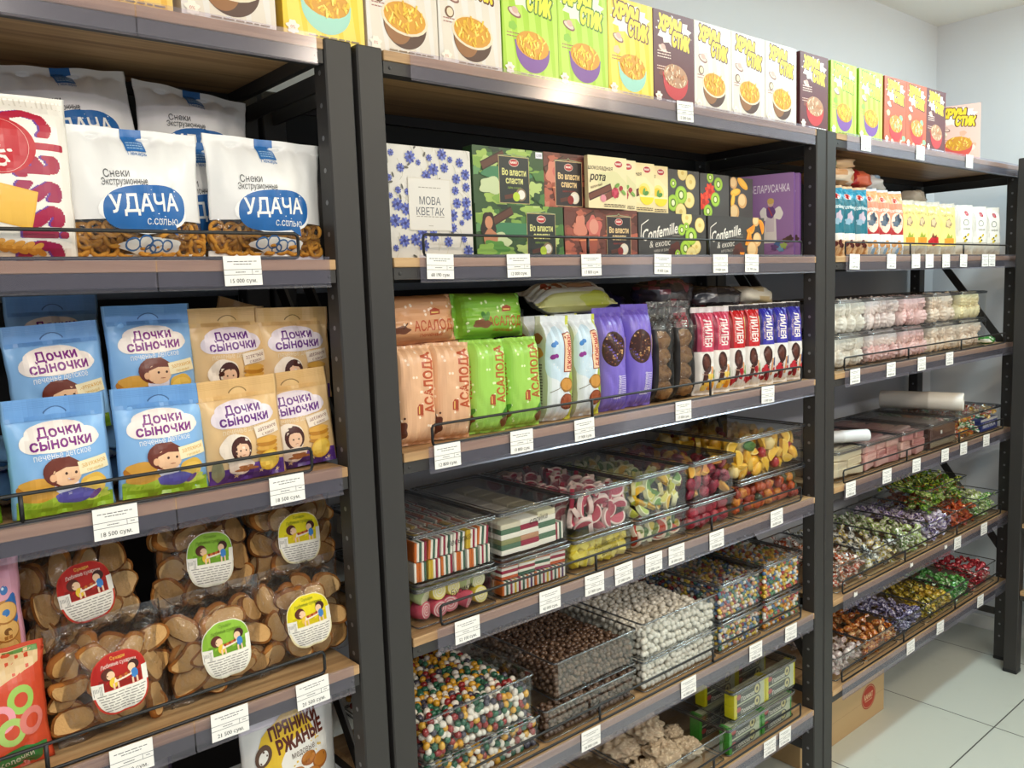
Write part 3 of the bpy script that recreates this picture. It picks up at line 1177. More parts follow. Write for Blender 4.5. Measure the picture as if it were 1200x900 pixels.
def place(name, me, label, cat, loc, rot=(0, 0, 0), group=None):
    return tag(link(name, me, None, loc, rot), label, cat, group)


def pretzel_art(w=0.178, h=0.185):
    a = Art(w, h)
    a.rect(-0.014, h - 0.034, 0.014, h, '#2f6fb4')
    a.lines_of_print(-0.011, 0.011, h - 0.022, 3, 0.004, 0.0014, '#a9c8e6', 2)
    a.text('Пекарь', 0, h - 0.037, 0.006, '#2f6fb4', w=0.026)
    a.blob(0.004, 0.072, 0.064, 0.034, '#ffffff', 5, 0.05)
    pts = []
    for i in range(40):
        t = 2 * PI * i / 40
        q = (abs(math.cos(t)) ** 2.6 + abs(math.sin(t)) ** 2.6) ** (-1 / 2.6)
        pts.append((0.004 + 0.060 * q * math.cos(t), 0.073 + 0.031 * q * math.sin(t) + 0.06 * (q * math.cos(t) * 0.06) ** 1))
    a.poly(pts, '#2668ae')
    a.poly([(0.030, 0.046), (0.046, 0.050), (0.050, 0.036)], '#2668ae')
    a.text('Снеки', -0.034, 0.119, 0.011, '#3a3d42', w=0.034, bold=-0.012, rot=0.04)
    a.text('Экструзионные', -0.024, 0.108, 0.010, '#3a3d42', w=0.062, bold=-0.012, rot=0.03)
    a.text('УДАЧА', 0.002, 0.080, 0.024, '#f6f6f4', w=0.098, bold=0.03, rot=0.06)
    a.text('с.солью', 0.026, 0.056, 0.011, '#f6f6f4', w=0.046, bold=0.0)
    # ring emblem low on the clear window
    a.blob(0.012, 0.022, 0.044, 0.012, '#f2f2ef', 6, 0.10)
    for k, (x, y, r) in enumerate(((-0.016, 0.024, 0.009), (0.002, 0.027, 0.010), (0.018, 0.022, 0.009), (0.034, 0.023, 0.008), (0.010, 0.018, 0.007))):
        a.ring(x, y, r, 0.0022, '#3c72b0', 18, r * 0.9)
    return a


tu = Tube(0.190, 0.185, 0.068, p=2.2, q=2.4, seal=(0.010, 0.014), seed=3, wr=0.0032, shrink=0.05, nu=90, nv=52)
ZWIN = 0.058
PRETZEL_BAG = make_pack('pretzel_bag', tu, '#eeeeee', pretzel_art(), ('film', 'clear_film'), lambda s, y: 1 if 0.012 < y < ZWIN else 0).mesh('bag_film', ['film', 'clear_film'])


def pretzel_mesh():
    mb = MB()
    pts = []
    for i in range(22):
        t = 2 * PI * i / 22
        pts.append((0.0105 * math.cos(t), 0.0014 * math.sin(3 * t), 0.0105 * math.sin(t)))
    mb.tube(pts, 0.0034, '#c98f3e', 8, True)
    mb.tube([(-0.008, 0.0015, 0.005), (0.0, 0.0035, -0.001), (0.0075, 0.0015, -0.007)], 0.0032, '#bd8134', 7)
    return mb.mesh('pretzel', 'crumb')


PRETZEL = pretzel_mesh()


def pretzel_bag(label, loc, rot=(0, 0, 0), fill=True, seed=1):
    t = thing('pretzel_bag', label, 'snack bag', loc, rot, 'white pretzel bags')
    link('bag_film', PRETZEL_BAG, t)
    if fill:
        r = random.Random(seed)
        for row in range(3):
            for k in range(9):
                for dp in (-1, 1):
                    x = -0.078 + k * 0.0195 + r.uniform(-0.004, 0.004)
                    z = 0.019 + row * 0.0125 + r.uniform(-0.002, 0.002)
                    dmax = 0.034 * (1 - abs(x / 0.095) ** 2.2) * (1 - abs(2 * (z - 0.01) / 0.161 - 1) ** 2.4) ** 0.75
                    y = dp * max(0.002, dmax - 0.0095)
                    o = link('pretzel', PRETZEL, t, (x, y, z), (r.uniform(-0.25, 0.25), r.uniform(0, 3.1), r.uniform(-0.3, 0.3)))
                    if dp > 0 and row == 2:
                        bpy.data.objects.remove(o)
    return t


zB = 1.609
pretzel_bag('white pretzel bag at the front, next to the striped cracker pack', (0.381, 0.058, zB + 0.001), (-0.03, 0, 0.03), seed=1)
pretzel_bag('white pretzel bag at the front, beside the steel post', (0.571, 0.056, zB + 0.001), (-0.03, 0.03, -0.04), seed=2)
pretzel_bag('white pretzel bag standing in the gap between the two front pretzel bags', (0.500, 0.128, zB + 0.001), (0.02, -0.02, 0.05), seed=3)
pretzel_bag('white pretzel bag upright in the second row, hidden behind the front one', (0.315, 0.128, zB + 0.001), (0.0, 0.0, 0.0), False)
pretzel_bag('white pretzel bag lying flat at the shelf back under the raised pair', (0.36, 0.345, zB + 0.035), (PI / 2, 0, 0.0), False)
pretzel_bag('white pretzel bag lying flat at the shelf back near the post', (0.553, 0.345, zB + 0.035), (PI / 2, 0, 0.0), False)
pretzel_bag('white pretzel bag lying flat on another at the shelf back, under the raised pair', (0.36, 0.345, zB + 0.101), (PI / 2, 0, 0.0), False)
pretzel_bag('white pretzel bag lying flat on another at the shelf back, near the post', (0.553, 0.345, zB + 0.101), (PI / 2, 0, 0.0), False)
pretzel_bag('white pretzel bag raised behind, above the cracker pack', (0.352, 0.190, zB + 0.122), (-0.25, -0.08, 0.0), False)
pretzel_bag('white pretzel bag raised behind, near the post and tilted', (0.518, 0.190, zB + 0.112), (-0.25, 0.10, 0.0), False)


# cracker pack with upright lettering
def cracker_art(w=0.164, h=0.206):
    a = Art(w, h)
    a.rect(-w / 2, 0, w / 2, h, '#f5efe6')
    for k in range(26):
        a.rect(-w / 2 + k * w / 26, h - 0.011, -w / 2 + k * w / 26 + 0.002, h, '#ded7cb', 2)
    a.n = 2
    cols = ['#b31c3c', '#b41d3b', '#a82446', '#a02552', '#a9234a', '#a3244a', '#a02552']
    y = h - 0.034
    for ch, c, st, hh, ww, cx in zip('Classic', cols, (0.028, 0.025, 0.033, 0.031, 0.022, 0.022, 0.030), (0.062, 0.060, 0.078, 0.078, 0.078, 0.060, 0.078), (0.034, 0.009, 0.030, 0.028, 0.028, 0.009, 0.030), (0.026, 0.042, 0.050, 0.050, 0.050, 0.044, 0.050)):
        a.text(ch, cx - 0.003, y, hh, '#6d3f9a', rot=-PI / 2, bold=0.05, w=ww)
        a.text(ch, cx, y, hh, c, rot=-PI / 2, bold=0.045, w=ww)
        y -= st
    a.ell(-0.006, 0.142, 0.041, 0.035, '#c01425', 0.0, 32)
    a.text('lepio', -0.008, 0.143, 0.030, '#f7ece4', w=0.056, rot=-1.15, bold=0.03, skew=0.25)
    a.ring(-0.006, 0.142, 0.033, 0.0006, '#e7b3ac', 28)
    for (cx, cy, r0, c) in ((-0.036, 0.078, 0.3, '#e3a233'), (0.004, 0.068, 0.55, '#eeb646')):
        q = 0.034
        a.poly([(cx + q * math.cos(r0 + k * PI / 2), cy + q * math.sin(r0 + k * PI / 2)) for k in range(4)], c)
        a.poly([(cx + q * 0.92 * math.cos(r0 + k * PI / 2), cy + q * 0.92 * math.sin(r0 + k * PI / 2)) for k in range(4)], '#efbd52' if c != '#e3a233' else '#e8ab3c')
    for k in range(9):
        a.ell(-0.060 + k * 0.011, 0.028 - k * 0.0012, 0.008, 0.0038, '#e0a24a', 0.5)
        a.ell(-0.056 + k * 0.011, 0.022 - k * 0.0012, 0.008, 0.0036, '#d08f3a', -0.5)
    return a


tu = Tube(0.158, 0.212, 0.055, p=5.0, q=5.0, seal=(0.004, 0.012), seed=8, wr=0.0014, shrink=0.0)
mb = make_pack('cracker_pack', tu, '#f5efe6', cracker_art())
place('cracker_pack', mb.mesh('cracker_pack', 'film'), 'white cracker pack with big crimson letters running downwards and a red oval', 'cracker pack', (0.217, 0.046, zB + 0.001), (-0.02, 0, 0.0))


# biscuit bags for children
def kids_art(kind, w=0.128, h=0.156):
    a = Art(w, h)
    blue = kind == 'blue'
    base = {'blue': '#88b8ea', 'beige': '#e4c08c', 'green': '#7cc21e'}[kind]
    a.rect(-w / 2, h - 0.030, w / 2, h, {'blue': '#6a9cd6', 'beige': '#dcb47a', 'green': '#5da512'}[kind])
    for k in range(5):
        a.rect(-w / 2, h - 0.004 - k * 0.0022, w / 2, h - 0.0034 - k * 0.0022, {'blue': '#5f90cb', 'beige': '#cfa568', 'green': '#539a10'}[kind], 2)
    a.n = 2
    pts = [(0.015 * math.cos(t), h - 0.0185 + 0.0045 * math.sin(t) - 0.002 * math.cos(2 * t)) for t in [k * PI / 10 for k in range(20)]]
    a.poly(pts, {'blue': '#3a5f94', 'beige': '#8a6a3c', 'green': '#336a08'}[kind])
    a.poly([(x * 0.9, y - 0.0014) for x, y in pts], {'blue': '#76a7e0', 'beige': '#dfb980', 'green': '#6bb318'}[kind])
    white = '#f6ece6' if blue else '#e9dde6'
    for (x, y, rx, ry) in ((-0.006, 0.110, 0.038, 0.014), (0.000, 0.096, 0.052, 0.014), (0.030, 0.099, 0.020, 0.014), (-0.032, 0.097, 0.020, 0.014)):
        a.ell(x, y, rx, ry, white, 0.04, 24)
    pc = '#7d1d80' if blue else '#63207f'
    a.text('Дочки', -0.002, 0.1105, 0.0135, pc, w=0.056, bold=0.045, rot=0.05)
    a.text('сыночки', 0.000, 0.0955, 0.0145, pc, w=0.078, bold=0.045, rot=0.05)
    if kind != 'green':
        a.text('печенье детское', 0.000, 0.0795, 0.0085, '#f3f6fb' if blue else '#efdcbc', w=0.072, bold=0.0, rot=0.06)
    hx0 = -0.004 if blue else -0.012
    if blue:
        a.blob(-0.036, 0.036, 0.026, 0.012, '#b9771f', 1, 0.08)
        a.blob(-0.034, 0.042, 0.024, 0.009, '#dba343', 2, 0.08)
        a.blob(0.036, 0.036, 0.019, 0.012, '#e5b84e', 3, 0.06)
        a.rect(-w / 2, 0.0, w / 2, 0.020, '#8fb52a')
        a.blob(-0.03, 0.018, 0.034, 0.007, '#a9c63e', 4, 0.2)
        a.blob(0.034, 0.019, 0.026, 0.007, '#c2d256', 5, 0.2)
        a.blob(-0.036, 0.028, 0.024, 0.008, '#e0a440', 7, 0.1)
        a.ell(0.036, 0.031, 0.017, 0.012, '#efc761')
        a.blob(0.000, 0.036, 0.016, 0.012, '#e5dff0', 6, 0.05)
        a.blob(0.010, 0.022, 0.026, 0.009, '#5d57a8', 8, 0.1)
        a.ell(0.036, 0.020, 0.010, 0.004, '#6f4a8a', 0.5)
        # child's head: hair cap, face, ear
        a.ell(hx0 - 0.003, 0.056, 0.021, 0.019, '#6b2f22')
        a.ell(hx0 + 0.005, 0.051, 0.0185, 0.0150, '#f0c39c')
        a.poly([(hx0 - 0.019, 0.060), (hx0 - 0.012, 0.074), (hx0 + 0.010, 0.075), (hx0 + 0.023, 0.066), (hx0 + 0.020, 0.060), (hx0 + 0.004, 0.061), (hx0 - 0.010, 0.056), (hx0 - 0.014, 0.048)], '#6e3224')
        a.ell(hx0 - 0.013, 0.049, 0.004, 0.005, '#eab68d')
        for e in (0.004, 0.016):
            a.ell(hx0 + e, 0.053, 0.0018, 0.0019, '#4a2c22', n=10)
        a.ell(hx0 + 0.010, 0.0445, 0.004, 0.0007, '#b5694f', n=8)
    elif kind == 'beige':
        a.rect(-w / 2, 0, w / 2, 0.022, '#53307e')
        a.blob(0.02, 0.021, 0.050, 0.006, '#5f3a8b', 4, 0.2)
        for k, (x, y) in enumerate(((-0.02, 0.010), (0.02, 0.012), (-0.045, 0.014), (0.050, 0.008))):
            pts = [(x + (0.0045 if i % 2 == 0 else 0.0018) * math.cos(PI / 2 + i * PI / 5), y + (0.0045 if i % 2 == 0 else 0.0018) * math.sin(PI / 2 + i * PI / 5)) for i in range(10)]
            a.poly(pts, '#e9c9a0')
        for k in range(4):
            a.blob(0.032, 0.040 + k * 0.006, 0.020, 0.005, ['#b97d26', '#dba548'][k % 2], k, 0.06)
        a.blob(-0.020, 0.050, 0.024, 0.024, '#f1e3d3', 6, 0.08)
        a.ell(hx0, 0.050, 0.016, 0.019, '#4b2520')
        a.ell(hx0 + 0.001, 0.047, 0.011, 0.013, '#efc4a4')
        a.poly([(hx0 - 0.012, 0.055), (hx0, 0.066), (hx0 + 0.013, 0.056), (hx0, 0.058)], '#4b2520')
        for e in (-0.003, 0.006):
            a.ell(hx0 + e, 0.0475, 0.0014, 0.0014, '#4a2c22', n=8)
        a.ell(hx0 + 0.002, 0.0405, 0.003, 0.0006, '#b5694f', n=8)
        a.blob(-0.014, 0.024, 0.020, 0.012, '#f0d9c6', 8, 0.1)
        a.blob(-0.006, 0.020, 0.016, 0.005, '#a5653a', 9, 0.3)
        a.blob(-0.050, 0.020, 0.010, 0.016, '#8d8a6a', 12, 0.1)
        a.ell(0.034, 0.026, 0.019, 0.016, '#e3b33e')
        a.ell(0.034, 0.026, 0.0165, 0.0135, '#ecc556')
    if kind != 'green':
        x, y = (0.038, 0.060) if blue else (0.034, 0.074)
        c, d = math.cos(0.14), math.sin(0.14)
        a.poly([(x + u * c - v * d, y + u * d + v * c) for u, v in ((-0.022, -0.009), (0.022, -0.009), (0.022, 0.009), (-0.022, 0.009))], '#f5e7c0' if blue else '#efe0cf')
        a.text('затяжное', x, y + 0.003, 0.0066, '#d8a02c' if blue else '#7a2f2a', w=0.036, rot=0.14, bold=0.01)
        a.text('печенье' if blue else 'с какао', x + 0.001, y - 0.005, 0.0048, '#dbb456' if blue else '#8a5348', w=0.024, rot=0.14, bold=0.0)
    return a


KIDS = {}
for kind, col in (('blue', '#88b8ea'), ('beige', '#e4c08c'), ('green', '#7cc21e')):
    KIDS[kind] = []
    for sd in (11, 12, 15) if kind != 'green' else (13,):
        tu = Tube(0.128, 0.156, 0.046, p=2.6, q=3.0, seal=(0.004, 0.026), seed=sd, wr=0.0030, shrink=0.03)
        KIDS[kind].append(make_pack('biscuit_bag', tu, col, kids_art(kind)).mesh('biscuit_bag', 'film'))
zC = 1.274


def kids(kind, v, label, loc, rot=(0, 0, 0)):
    place('biscuit_bag', KIDS[kind][v % len(KIDS[kind])], label, 'biscuit bag', loc, rot, kind + ' childrens biscuit bags')


kids('blue', 0, 'sky blue biscuit bag lowest at the front, next to the bright green bag', (0.250, 0.036, zC + 0.001), (-0.10, 0.0, 0.03))
kids('blue', 1, 'sky blue biscuit bag at the front, beside the beige bags', (0.381, 0.036, zC + 0.001), (-0.08, 0.02, 0.0))
kids('beige', 0, 'beige biscuit bag at the front, next to the blue bags', (0.504, 0.036, zC + 0.003), (-0.06, -0.03, -0.03))
kids('beige', 1, 'beige biscuit bag at the front, touching the steel post', (0.602, 0.052, zC + 0.008), (-0.06, -0.06, -0.12))
kids('blue', 2, 'sky blue biscuit bag of the middle tier, partly covering another blue bag', (0.275, 0.110, zC + 0.098), (-0.10, -0.04, 0.03))
kids('blue', 0, 'sky blue biscuit bag topmost at the back, shaded by the shelf', (0.290, 0.185, zC + 0.138), (-0.10, 0.0, 0.02))
kids('blue', 1, 'sky blue biscuit bag of the upper tier, next to the beige ones', (0.402, 0.112, zC + 0.119), (-0.08, 0.0, 0.0))
kids('beige', 2, 'beige biscuit bag of the upper tier with a folded top, next to the blue bag', (0.522, 0.112, zC + 0.110), (-0.06, 0.0, -0.02))
kids('beige', 0, 'beige biscuit bag of the upper tier, close to the steel post', (0.628, 0.106, zC + 0.106), (-0.05, 0.02, -0.05))
kids('beige', 1, 'beige biscuit bag leaning at the back, half hidden behind the upper tier', (0.565, 0.200, zC + 0.118), (-0.10, 0.30, 0.0))
kids('green', 0, 'bright lime green biscuit bag cut off by the picture edge', (0.112, 0.040, zC + 0.001), (-0.04, 0.0, 0.0))
for k, x in enumerate((0.200, 0.332, 0.464, 0.596)):
    kind = 'blue' if k < 2 else 'beige'
    where = ('third column from the post', 'second blue column', 'first beige column', 'column nearest the post')[k]
    for lv, nm in ((0, 'lower'), (1, 'upper')):
        kids(kind, lv + k, f'{"sky blue" if k < 2 else "beige"} biscuit bag lying flat inside the stack, {nm}, {where}', (x, 0.235, zC + 0.026 + 0.047 * lv), (PI / 2, 0, 0))

# ------------------------------------------------------------------ see-through rusk bags
RB = (0.160, 0.168, 0.092)


def rusk_mesh(sd):
    r = random.Random(sd)
    mb = MB()
    n = 18
    pts = []
    for i in range(n):
        t = 2 * PI * i / n
        q = (abs(math.cos(t)) ** 2.6 + abs(math.sin(t)) ** 2.6) ** (-1 / 2.6)
        ax, az = ((0.0300, 0.0165), (0.0250, 0.0190), (0.0215, 0.0205), (0.0285, 0.0150))[sd % 4]
        px, pz = ax * q * math.cos(t) * (1 + 0.06 * math.sin(2 * t + sd)), az * q * math.sin(t) * (1 + 0.14 * (math.sin(t) > 0) + 0.08 * math.sin(3 * t + 2 * sd))
        pts.append((px, pz + (9.0 * px * px if sd % 2 else -5.0 * px * px)))
    rings = []
    for (sc, y) in ((0.86, -0.0052), (0.97, -0.0040), (1.0, 0.0), (0.97, 0.0040), (0.86, 0.0052)):
        rings.append([(p[0] * sc, y + 0.0008 * math.sin(p[0] * 300 + sd), p[1] * sc) for p in pts])
    V = [q for R_ in rings for q in R_]
    F, cc = [], []
    crust = ['#a86a30', '#8f5626', '#b77a3c'][sd % 3]
    crumb_ = ['#cfa36a', '#c4955a', '#d6ae78'][sd % 3]
    for j in range(4):
        for i in range(n):
            F.append((j * n + i, j * n + (i + 1) % n, (j + 1) * n + (i + 1) % n, (j + 1) * n + i))
            cc.append(crust)
    F.append(tuple(range(n)))
    cc.append(crumb_)
    F.append(tuple(4 * n + i for i in reversed(range(n))))
    cc.append(crumb_)
    mb.add(V, F, cc, 0, False)
    for k in range(len(mb.sm)):
        mb.sm[k] = k < 4 * n
    return mb.mesh('rusk', 'crumb')


RUSKS = [rusk_mesh(k) for k in range(4)]


def rusk_label(kind, w=0.100, h=0.120):
    c = {'red': '#b3231d', 'green': '#8dbb3a', 'yellow': '#e8d81e'}[kind]
    dark = {'red': '#8e1a14', 'green': '#6e9c24', 'yellow': '#d2bd10'}[kind]
    a = Art(w, h)
    a.clip = (-w / 2, w / 2, -0.06, h)
    cx, cy = 0, 0.0

    def outline(k, n=36):
        out = []
        for i in range(n):
            t = 2 * PI * i / n
            q = (abs(math.cos(t)) ** 2.7 + abs(math.sin(t)) ** 2.7) ** (-1 / 2.7)
            out.append((cx + 0.040 * k * q * math.cos(t), cy + 0.043 * k * q * math.sin(t)))
        return out

    a.poly(outline(1.0), '#f1e6b8' if kind == 'yellow' else ('#e6e3cf' if kind == 'green' else '#c8402f'))
    top = [p for p in outline(0.97) if p[1] > -0.006]
    a.poly(sorted(top, key=lambda p: math.atan2(p[1] + 0.006, p[0])), c)
    a.rect(-0.030, -0.006, 0.030, 0.010, dark)
    low = [p for p in outline(0.93) if p[1] < -0.006]
    a.poly(sorted(low, key=lambda p: math.atan2(p[1] + 0.006, p[0]))[::1], '#f0ece2')
    a.rect(-0.040, -0.013, -0.024, 0.006, '#f0ece2')
    for k in range(8):
        a.rect(-0.038 + k * 0.0016, -0.011, -0.0375 + k * 0.0016, 0.003, '#4a4a4a', a.n)
    a.rect(0.031, -0.008, 0.040, 0.014, '#f0ece2')
    a.n += 1
    for k in range(7):
        ww = 0.034 - k * 0.0016
        a.lines_of_print(-ww, ww, -0.0125 - k * 0.0038, 1, 0, 0.0012, '#8c8880', k)
    a.text('Сухари', 0, 0.036, 0.0045, '#f3d25a' if kind == 'red' else '#5a7a20', w=0.020, bold=0.01)
    a.text('Любимые сухарики', 0, 0.0285, 0.0055, '#f5e9dc' if kind == 'red' else '#56701c', w=0.050, bold=0.0, arc=2.0)
    # two children at a picnic table
    a.ell(-0.017, 0.016, 0.009, 0.0085, '#5a2a20')
    a.ell(-0.013, 0.0135, 0.006, 0.006, '#f0c8a4')
    a.ell(-0.010, 0.003, 0.006, 0.007, '#e8c23a')
    a.ell(0.020, 0.019, 0.008, 0.0075, '#43221c')
    a.ell(0.017, 0.0165, 0.0055, 0.0055, '#f0c8a4')
    a.ell(0.020, 0.007, 0.005, 0.007, '#3f7fc4')
    a.poly([(-0.010, 0.002), (0.016, 0.006), (0.015, 0.012), (-0.008, 0.008)], '#f0e0cc')
    for k in range(5):
        a.ell(-0.004 + k * 0.004, 0.0075 + k * 0.0006, 0.0026, 0.0022, ['#a23c22', '#c8702e'][k % 2], n=8)
    for x in (-0.012, -0.006, 0.015, 0.021):
        a.rect(x, -0.006, x + 0.0025, 0.002, '#efc9a8', a.n)
    a.n += 1
    return a


tu_r = Tube(RB[0], RB[1], RB[2], p=2.6, q=3.2, seal=(0.006, 0.012), seed=21, wr=0.006, shrink=0.05, nu=52, nv=30)
mbf = MB()
tu_r.shell(mbf, '#ffffff')
RUSK_FILM = mbf.mesh('bag_film', 'clear_film')
RUSK_LABEL = {}
for kind in ('red', 'green', 'yellow'):
    mb = MB()
    a = rusk_label(kind)
    cx = [c for c in tu_r.s if -0.05 < c < 0.05]
    cy = [c - 0.078 for c in tu_r.v if -0.06 < c - 0.078 < 0.06]
    a.onto(mb, lambda x, y, l: tu_r.at(x, y + 0.078, l), 0.00006, 0.0016, cx, cy, 0, True)
    RUSK_LABEL[kind] = mb.mesh('paper_label', 'paper')


def rusk_bag(kind, label, loc, rot, seed, dense=True, drop=0.0):
    t = thing('rusk_bag', label, 'rusk bag', loc, rot, kind + ' label rusk bags')
    link('bag_film', RUSK_FILM, t)
    lb = link('paper_label', RUSK_LABEL[kind], t, (0, 0, 0))
    lb['label'] = kind + ' oval paper label with two children at a table'
    r = random.Random(seed)
    n = 0
    for zi in range(3):
        for xi in range(4):
            for yi in range(2):
                x = -0.054 + xi * 0.036 + r.uniform(-0.006, 0.006)
                z = 0.031 + zi * 0.041 + r.uniform(-0.006, 0.006)
                hb = RB[2] / 2 * (1 - min(1, abs(x / 0.080)) ** 2.6) * max(0, 1 - abs(2 * (z - 0.006) / 0.147 - 1) ** 3.2) ** 0.75
                y = (-1 if yi == 0 else 1) * max(0.006, hb - 0.0215)
                if z > 0.135 or (not dense and yi == 1):
                    continue
                link('rusk', RUSKS[r.randrange(4)], t, (x, y, z), (r.uniform(-0.55, 0.55), r.uniform(-1.5, 1.5), r.uniform(-0.6, 0.6)))
    return t


zD = 0.937
rusk_bag('red', 'clear rusk bag with a red oval label, lower one at the front', (0.297, 0.064, zD + 0.001), (-0.10, -0.03, 0.03), 1)
rusk_bag('green', 'clear rusk bag with a green oval label, lower one at the front', (0.452, 0.066, zD + 0.001), (-0.10, -0.02, 0.0), 2)
rusk_bag('yellow', 'clear rusk bag with a yellow oval label, lower one by the post', (0.598, 0.070, zD + 0.001), (-0.10, -0.06, -0.06), 3)
rusk_bag('red', 'clear rusk bag with a red oval label, upper one in the shade', (0.290, 0.150, zD + 0.112), (-0.16, -0.10, 0.04), 4)
rusk_bag('green', 'clear rusk bag with a green oval label, upper one in the shade', (0.462, 0.150, zD + 0.118), (-0.14, 0.06, 0.0), 5)
rusk_bag('yellow', 'clear rusk bag with a yellow oval label, upper one by the post', (0.622, 0.150, zD + 0.120), (-0.12, 0.02, -0.06), 6)
for k, (x, kind) in enumerate(((0.245, 'red'), (0.420, 'green'), (0.595, 'yellow'))):
    rusk_bag(kind, f'clear rusk bag lying flat at the back under the upper {kind} label bag', (x, 0.335, zD + 0.057), (PI / 2, 0, 0), 9 + k, False)


def ring_cookie_art(lower, w=0.120, h=0.16):
    a = Art(w, h)
    r = random.Random(4 if lower else 5)
    if not lower:
        a.rect(-w / 2, 0, w / 2, h * 0.62, '#c98f4a')
        a.rect(-w / 2, h * 0.62, w / 2, h, '#dda0b4')
        a.ell(0.040, h * 0.70, 0.006, 0.006, '#3d78b8')
        a.ell(0.038, h * 0.715, 0.002, 0.002, '#dfe9f5')
        a.blob(0.05, h * 0.52, 0.014, 0.020, '#2f6bb0', 3, 0.2)
        for k in range(9):
            x, y = -0.045 + (k % 3) * 0.040 + r.uniform(-.005, .005), 0.030 + (k // 3) * 0.026
            a.ell(x, y, 0.019, 0.015, '#a86e30')
            a.ell(x, y + 0.001, 0.0175, 0.0135, '#dcae66')
            a.ell(x, y, 0.006, 0.005, '#7c5226' if k % 2 else '#3d78b8')
        a.blob(0.020, 0.016, 0.026, 0.013, '#7c3a8f', 7, 0.15)
    else:
        a.rect(-w / 2, 0, w / 2, h, '#c9482a')
        a.poly([(-w / 2, h), (w / 2, h), (w / 2, h * 0.86), (-w / 2, h * 0.66)], '#d9b98a')
        a.poly([(-w / 2, h * 0.98), (w / 2, h), (w / 2, h * 0.95)], '#5a8a3c')
        for k, (x, y, c) in enumerate(((0.028, 0.098, '#9cc25a'), (0.000, 0.080, '#e79aa6'), (0.012, 0.060, '#a9c76a'), (-0.030, 0.060, '#e8b0a4'), (0.040, 0.066, '#d87a70'))):
            a.ring(x, y, 0.014, 0.009, c, 20)
        a.blob(0.02, 0.020, 0.040, 0.016, '#2f7a3a', 2, 0.2)
        a.blob(-0.02, 0.030, 0.020, 0.008, '#c8342a', 3, 0.2)
        a.text('Колечки', 0.016, 0.018, 0.010, '#f2ecd8', w=0.044, rot=0.2)
    return a


for lower in (True, False):
    tu = Tube(0.124, 0.165, 0.060, p=2.4, q=2.8, seal=(0.006, 0.012), seed=31 + lower, wr=0.003)
    mb = make_pack('ring_cookie_bag', tu, '#c9482a' if lower else '#dda0b4', ring_cookie_art(lower))
    place('ring_cookie_bag', mb.mesh('ring_cookie_bag', 'film'),
          'red bag printed with green and pink rings, at the front by the rusks' if lower else 'pink topped bag printed with ring biscuits, above the red ring bag', 'biscuit bag',
          (0.148, 0.050, zD + 0.001) if lower else (0.138, 0.098, zD + 0.122), (-0.06, 0, 0))
tu = Tube(0.124, 0.12, 0.070, p=2.4, q=2.8, seal=(0.006, 0.012), seed=35, wr=0.003)
place('ring_cookie_bag', make_pack('ring_cookie_bag', tu, '#dda0b4').mesh('ring_cookie_bag', 'film'), 'plain pink bag end lying under the pink topped ring biscuit bag', 'biscuit bag',
      (0.138, 0.240, zD + 0.040), (PI / 2, 0, 0))


# gingerbread bag on the shelf below
def ginger_art(w=0.180, h=0.285):
    a = Art(w, h)
    k = 0.098
    a.blob(-0.012, k + 0.075, 0.062, 0.074, '#dfb92c', 3, 0.10)
    a.blob(0.020, k + 0.074, 0.050, 0.040, '#e9e6e0', 5, 0.08)
    a.ell(0.030, k + 0.158, 0.026, 0.012, '#3e7a48', 0.15)
    a.ell(0.030, k + 0.158, 0.024, 0.0105, '#e6e6e2', 0.15)
    a.text('Полезно', 0.030, k + 0.158, 0.007, '#3e7a48', w=0.036, rot=0.15)
    a.text('ПРЯНИКИ', -0.002, k + 0.132, 0.019, '#5a2416', w=0.094, bold=0.07, rot=0.12, arc=1.5)
    a.text('РЖАНЫЕ', 0.008, k + 0.107, 0.022, '#5a2416', w=0.094, bold=0.07, rot=0.14)
    a.text('медовые', 0.010, k + 0.084, 0.012, '#4a2f20', w=0.046, rot=0.12, bold=0.02)
    for (x, y, r) in ((0.020, 0.066, 0.016), (0.046, 0.054, 0.018), (-0.004, 0.046, 0.016), (0.026, 0.034, 0.019)):
        a.ell(x, k + y, r, r * 0.8, '#9a5a26')
        a.ell(x, k + y + 0.002, r * 0.88, r * 0.66, '#b9762f')
    a.ell(-0.062, k + 0.092, 0.013, 0.020, '#5a4030', -0.5)
    a.ell(-0.062, k + 0.090, 0.007, 0.013, '#e6e4de', -0.5)
    a.text('Люкс', 0.034, k + 0.014, 0.010, '#8a2418', w=0.030, bold=0.02)
    return a


tu = Tube(0.186, 0.285, 0.070, p=2.4, q=2.8, seal=(0.006, 0.014), seed=41, wr=0.003, nu=70, nv=44)
GB = make_pack('gingerbread_bag', tu, '#dcdcda', ginger_art()).mesh('gingerbread_bag', 'film')
place('gingerbread_bag', GB, 'white and yellow gingerbread bag on the lower shelf beside the post', 'gingerbread bag', (0.560, 0.085, 0.606), (-0.06, 0.04, 0.05))
tu = Tube(0.150, 0.200, 0.050, p=2.4, q=2.8, seal=(0.006, 0.014), seed=42, wr=0.003)
place('gingerbread_bag', make_pack('gingerbread_bag', tu, '#d9d9d6').mesh('gingerbread_bag', 'film'), 'plain white gingerbread bag beside the yellow and white one, only its top showing', 'gingerbread bag', (0.385, 0.050, 0.606), (-0.05, 0.06, 0.0))
tu = Tube(0.17, 0.27, 0.070, p=2.4, q=2.8, seal=(0.006, 0.014), seed=43, wr=0.003)


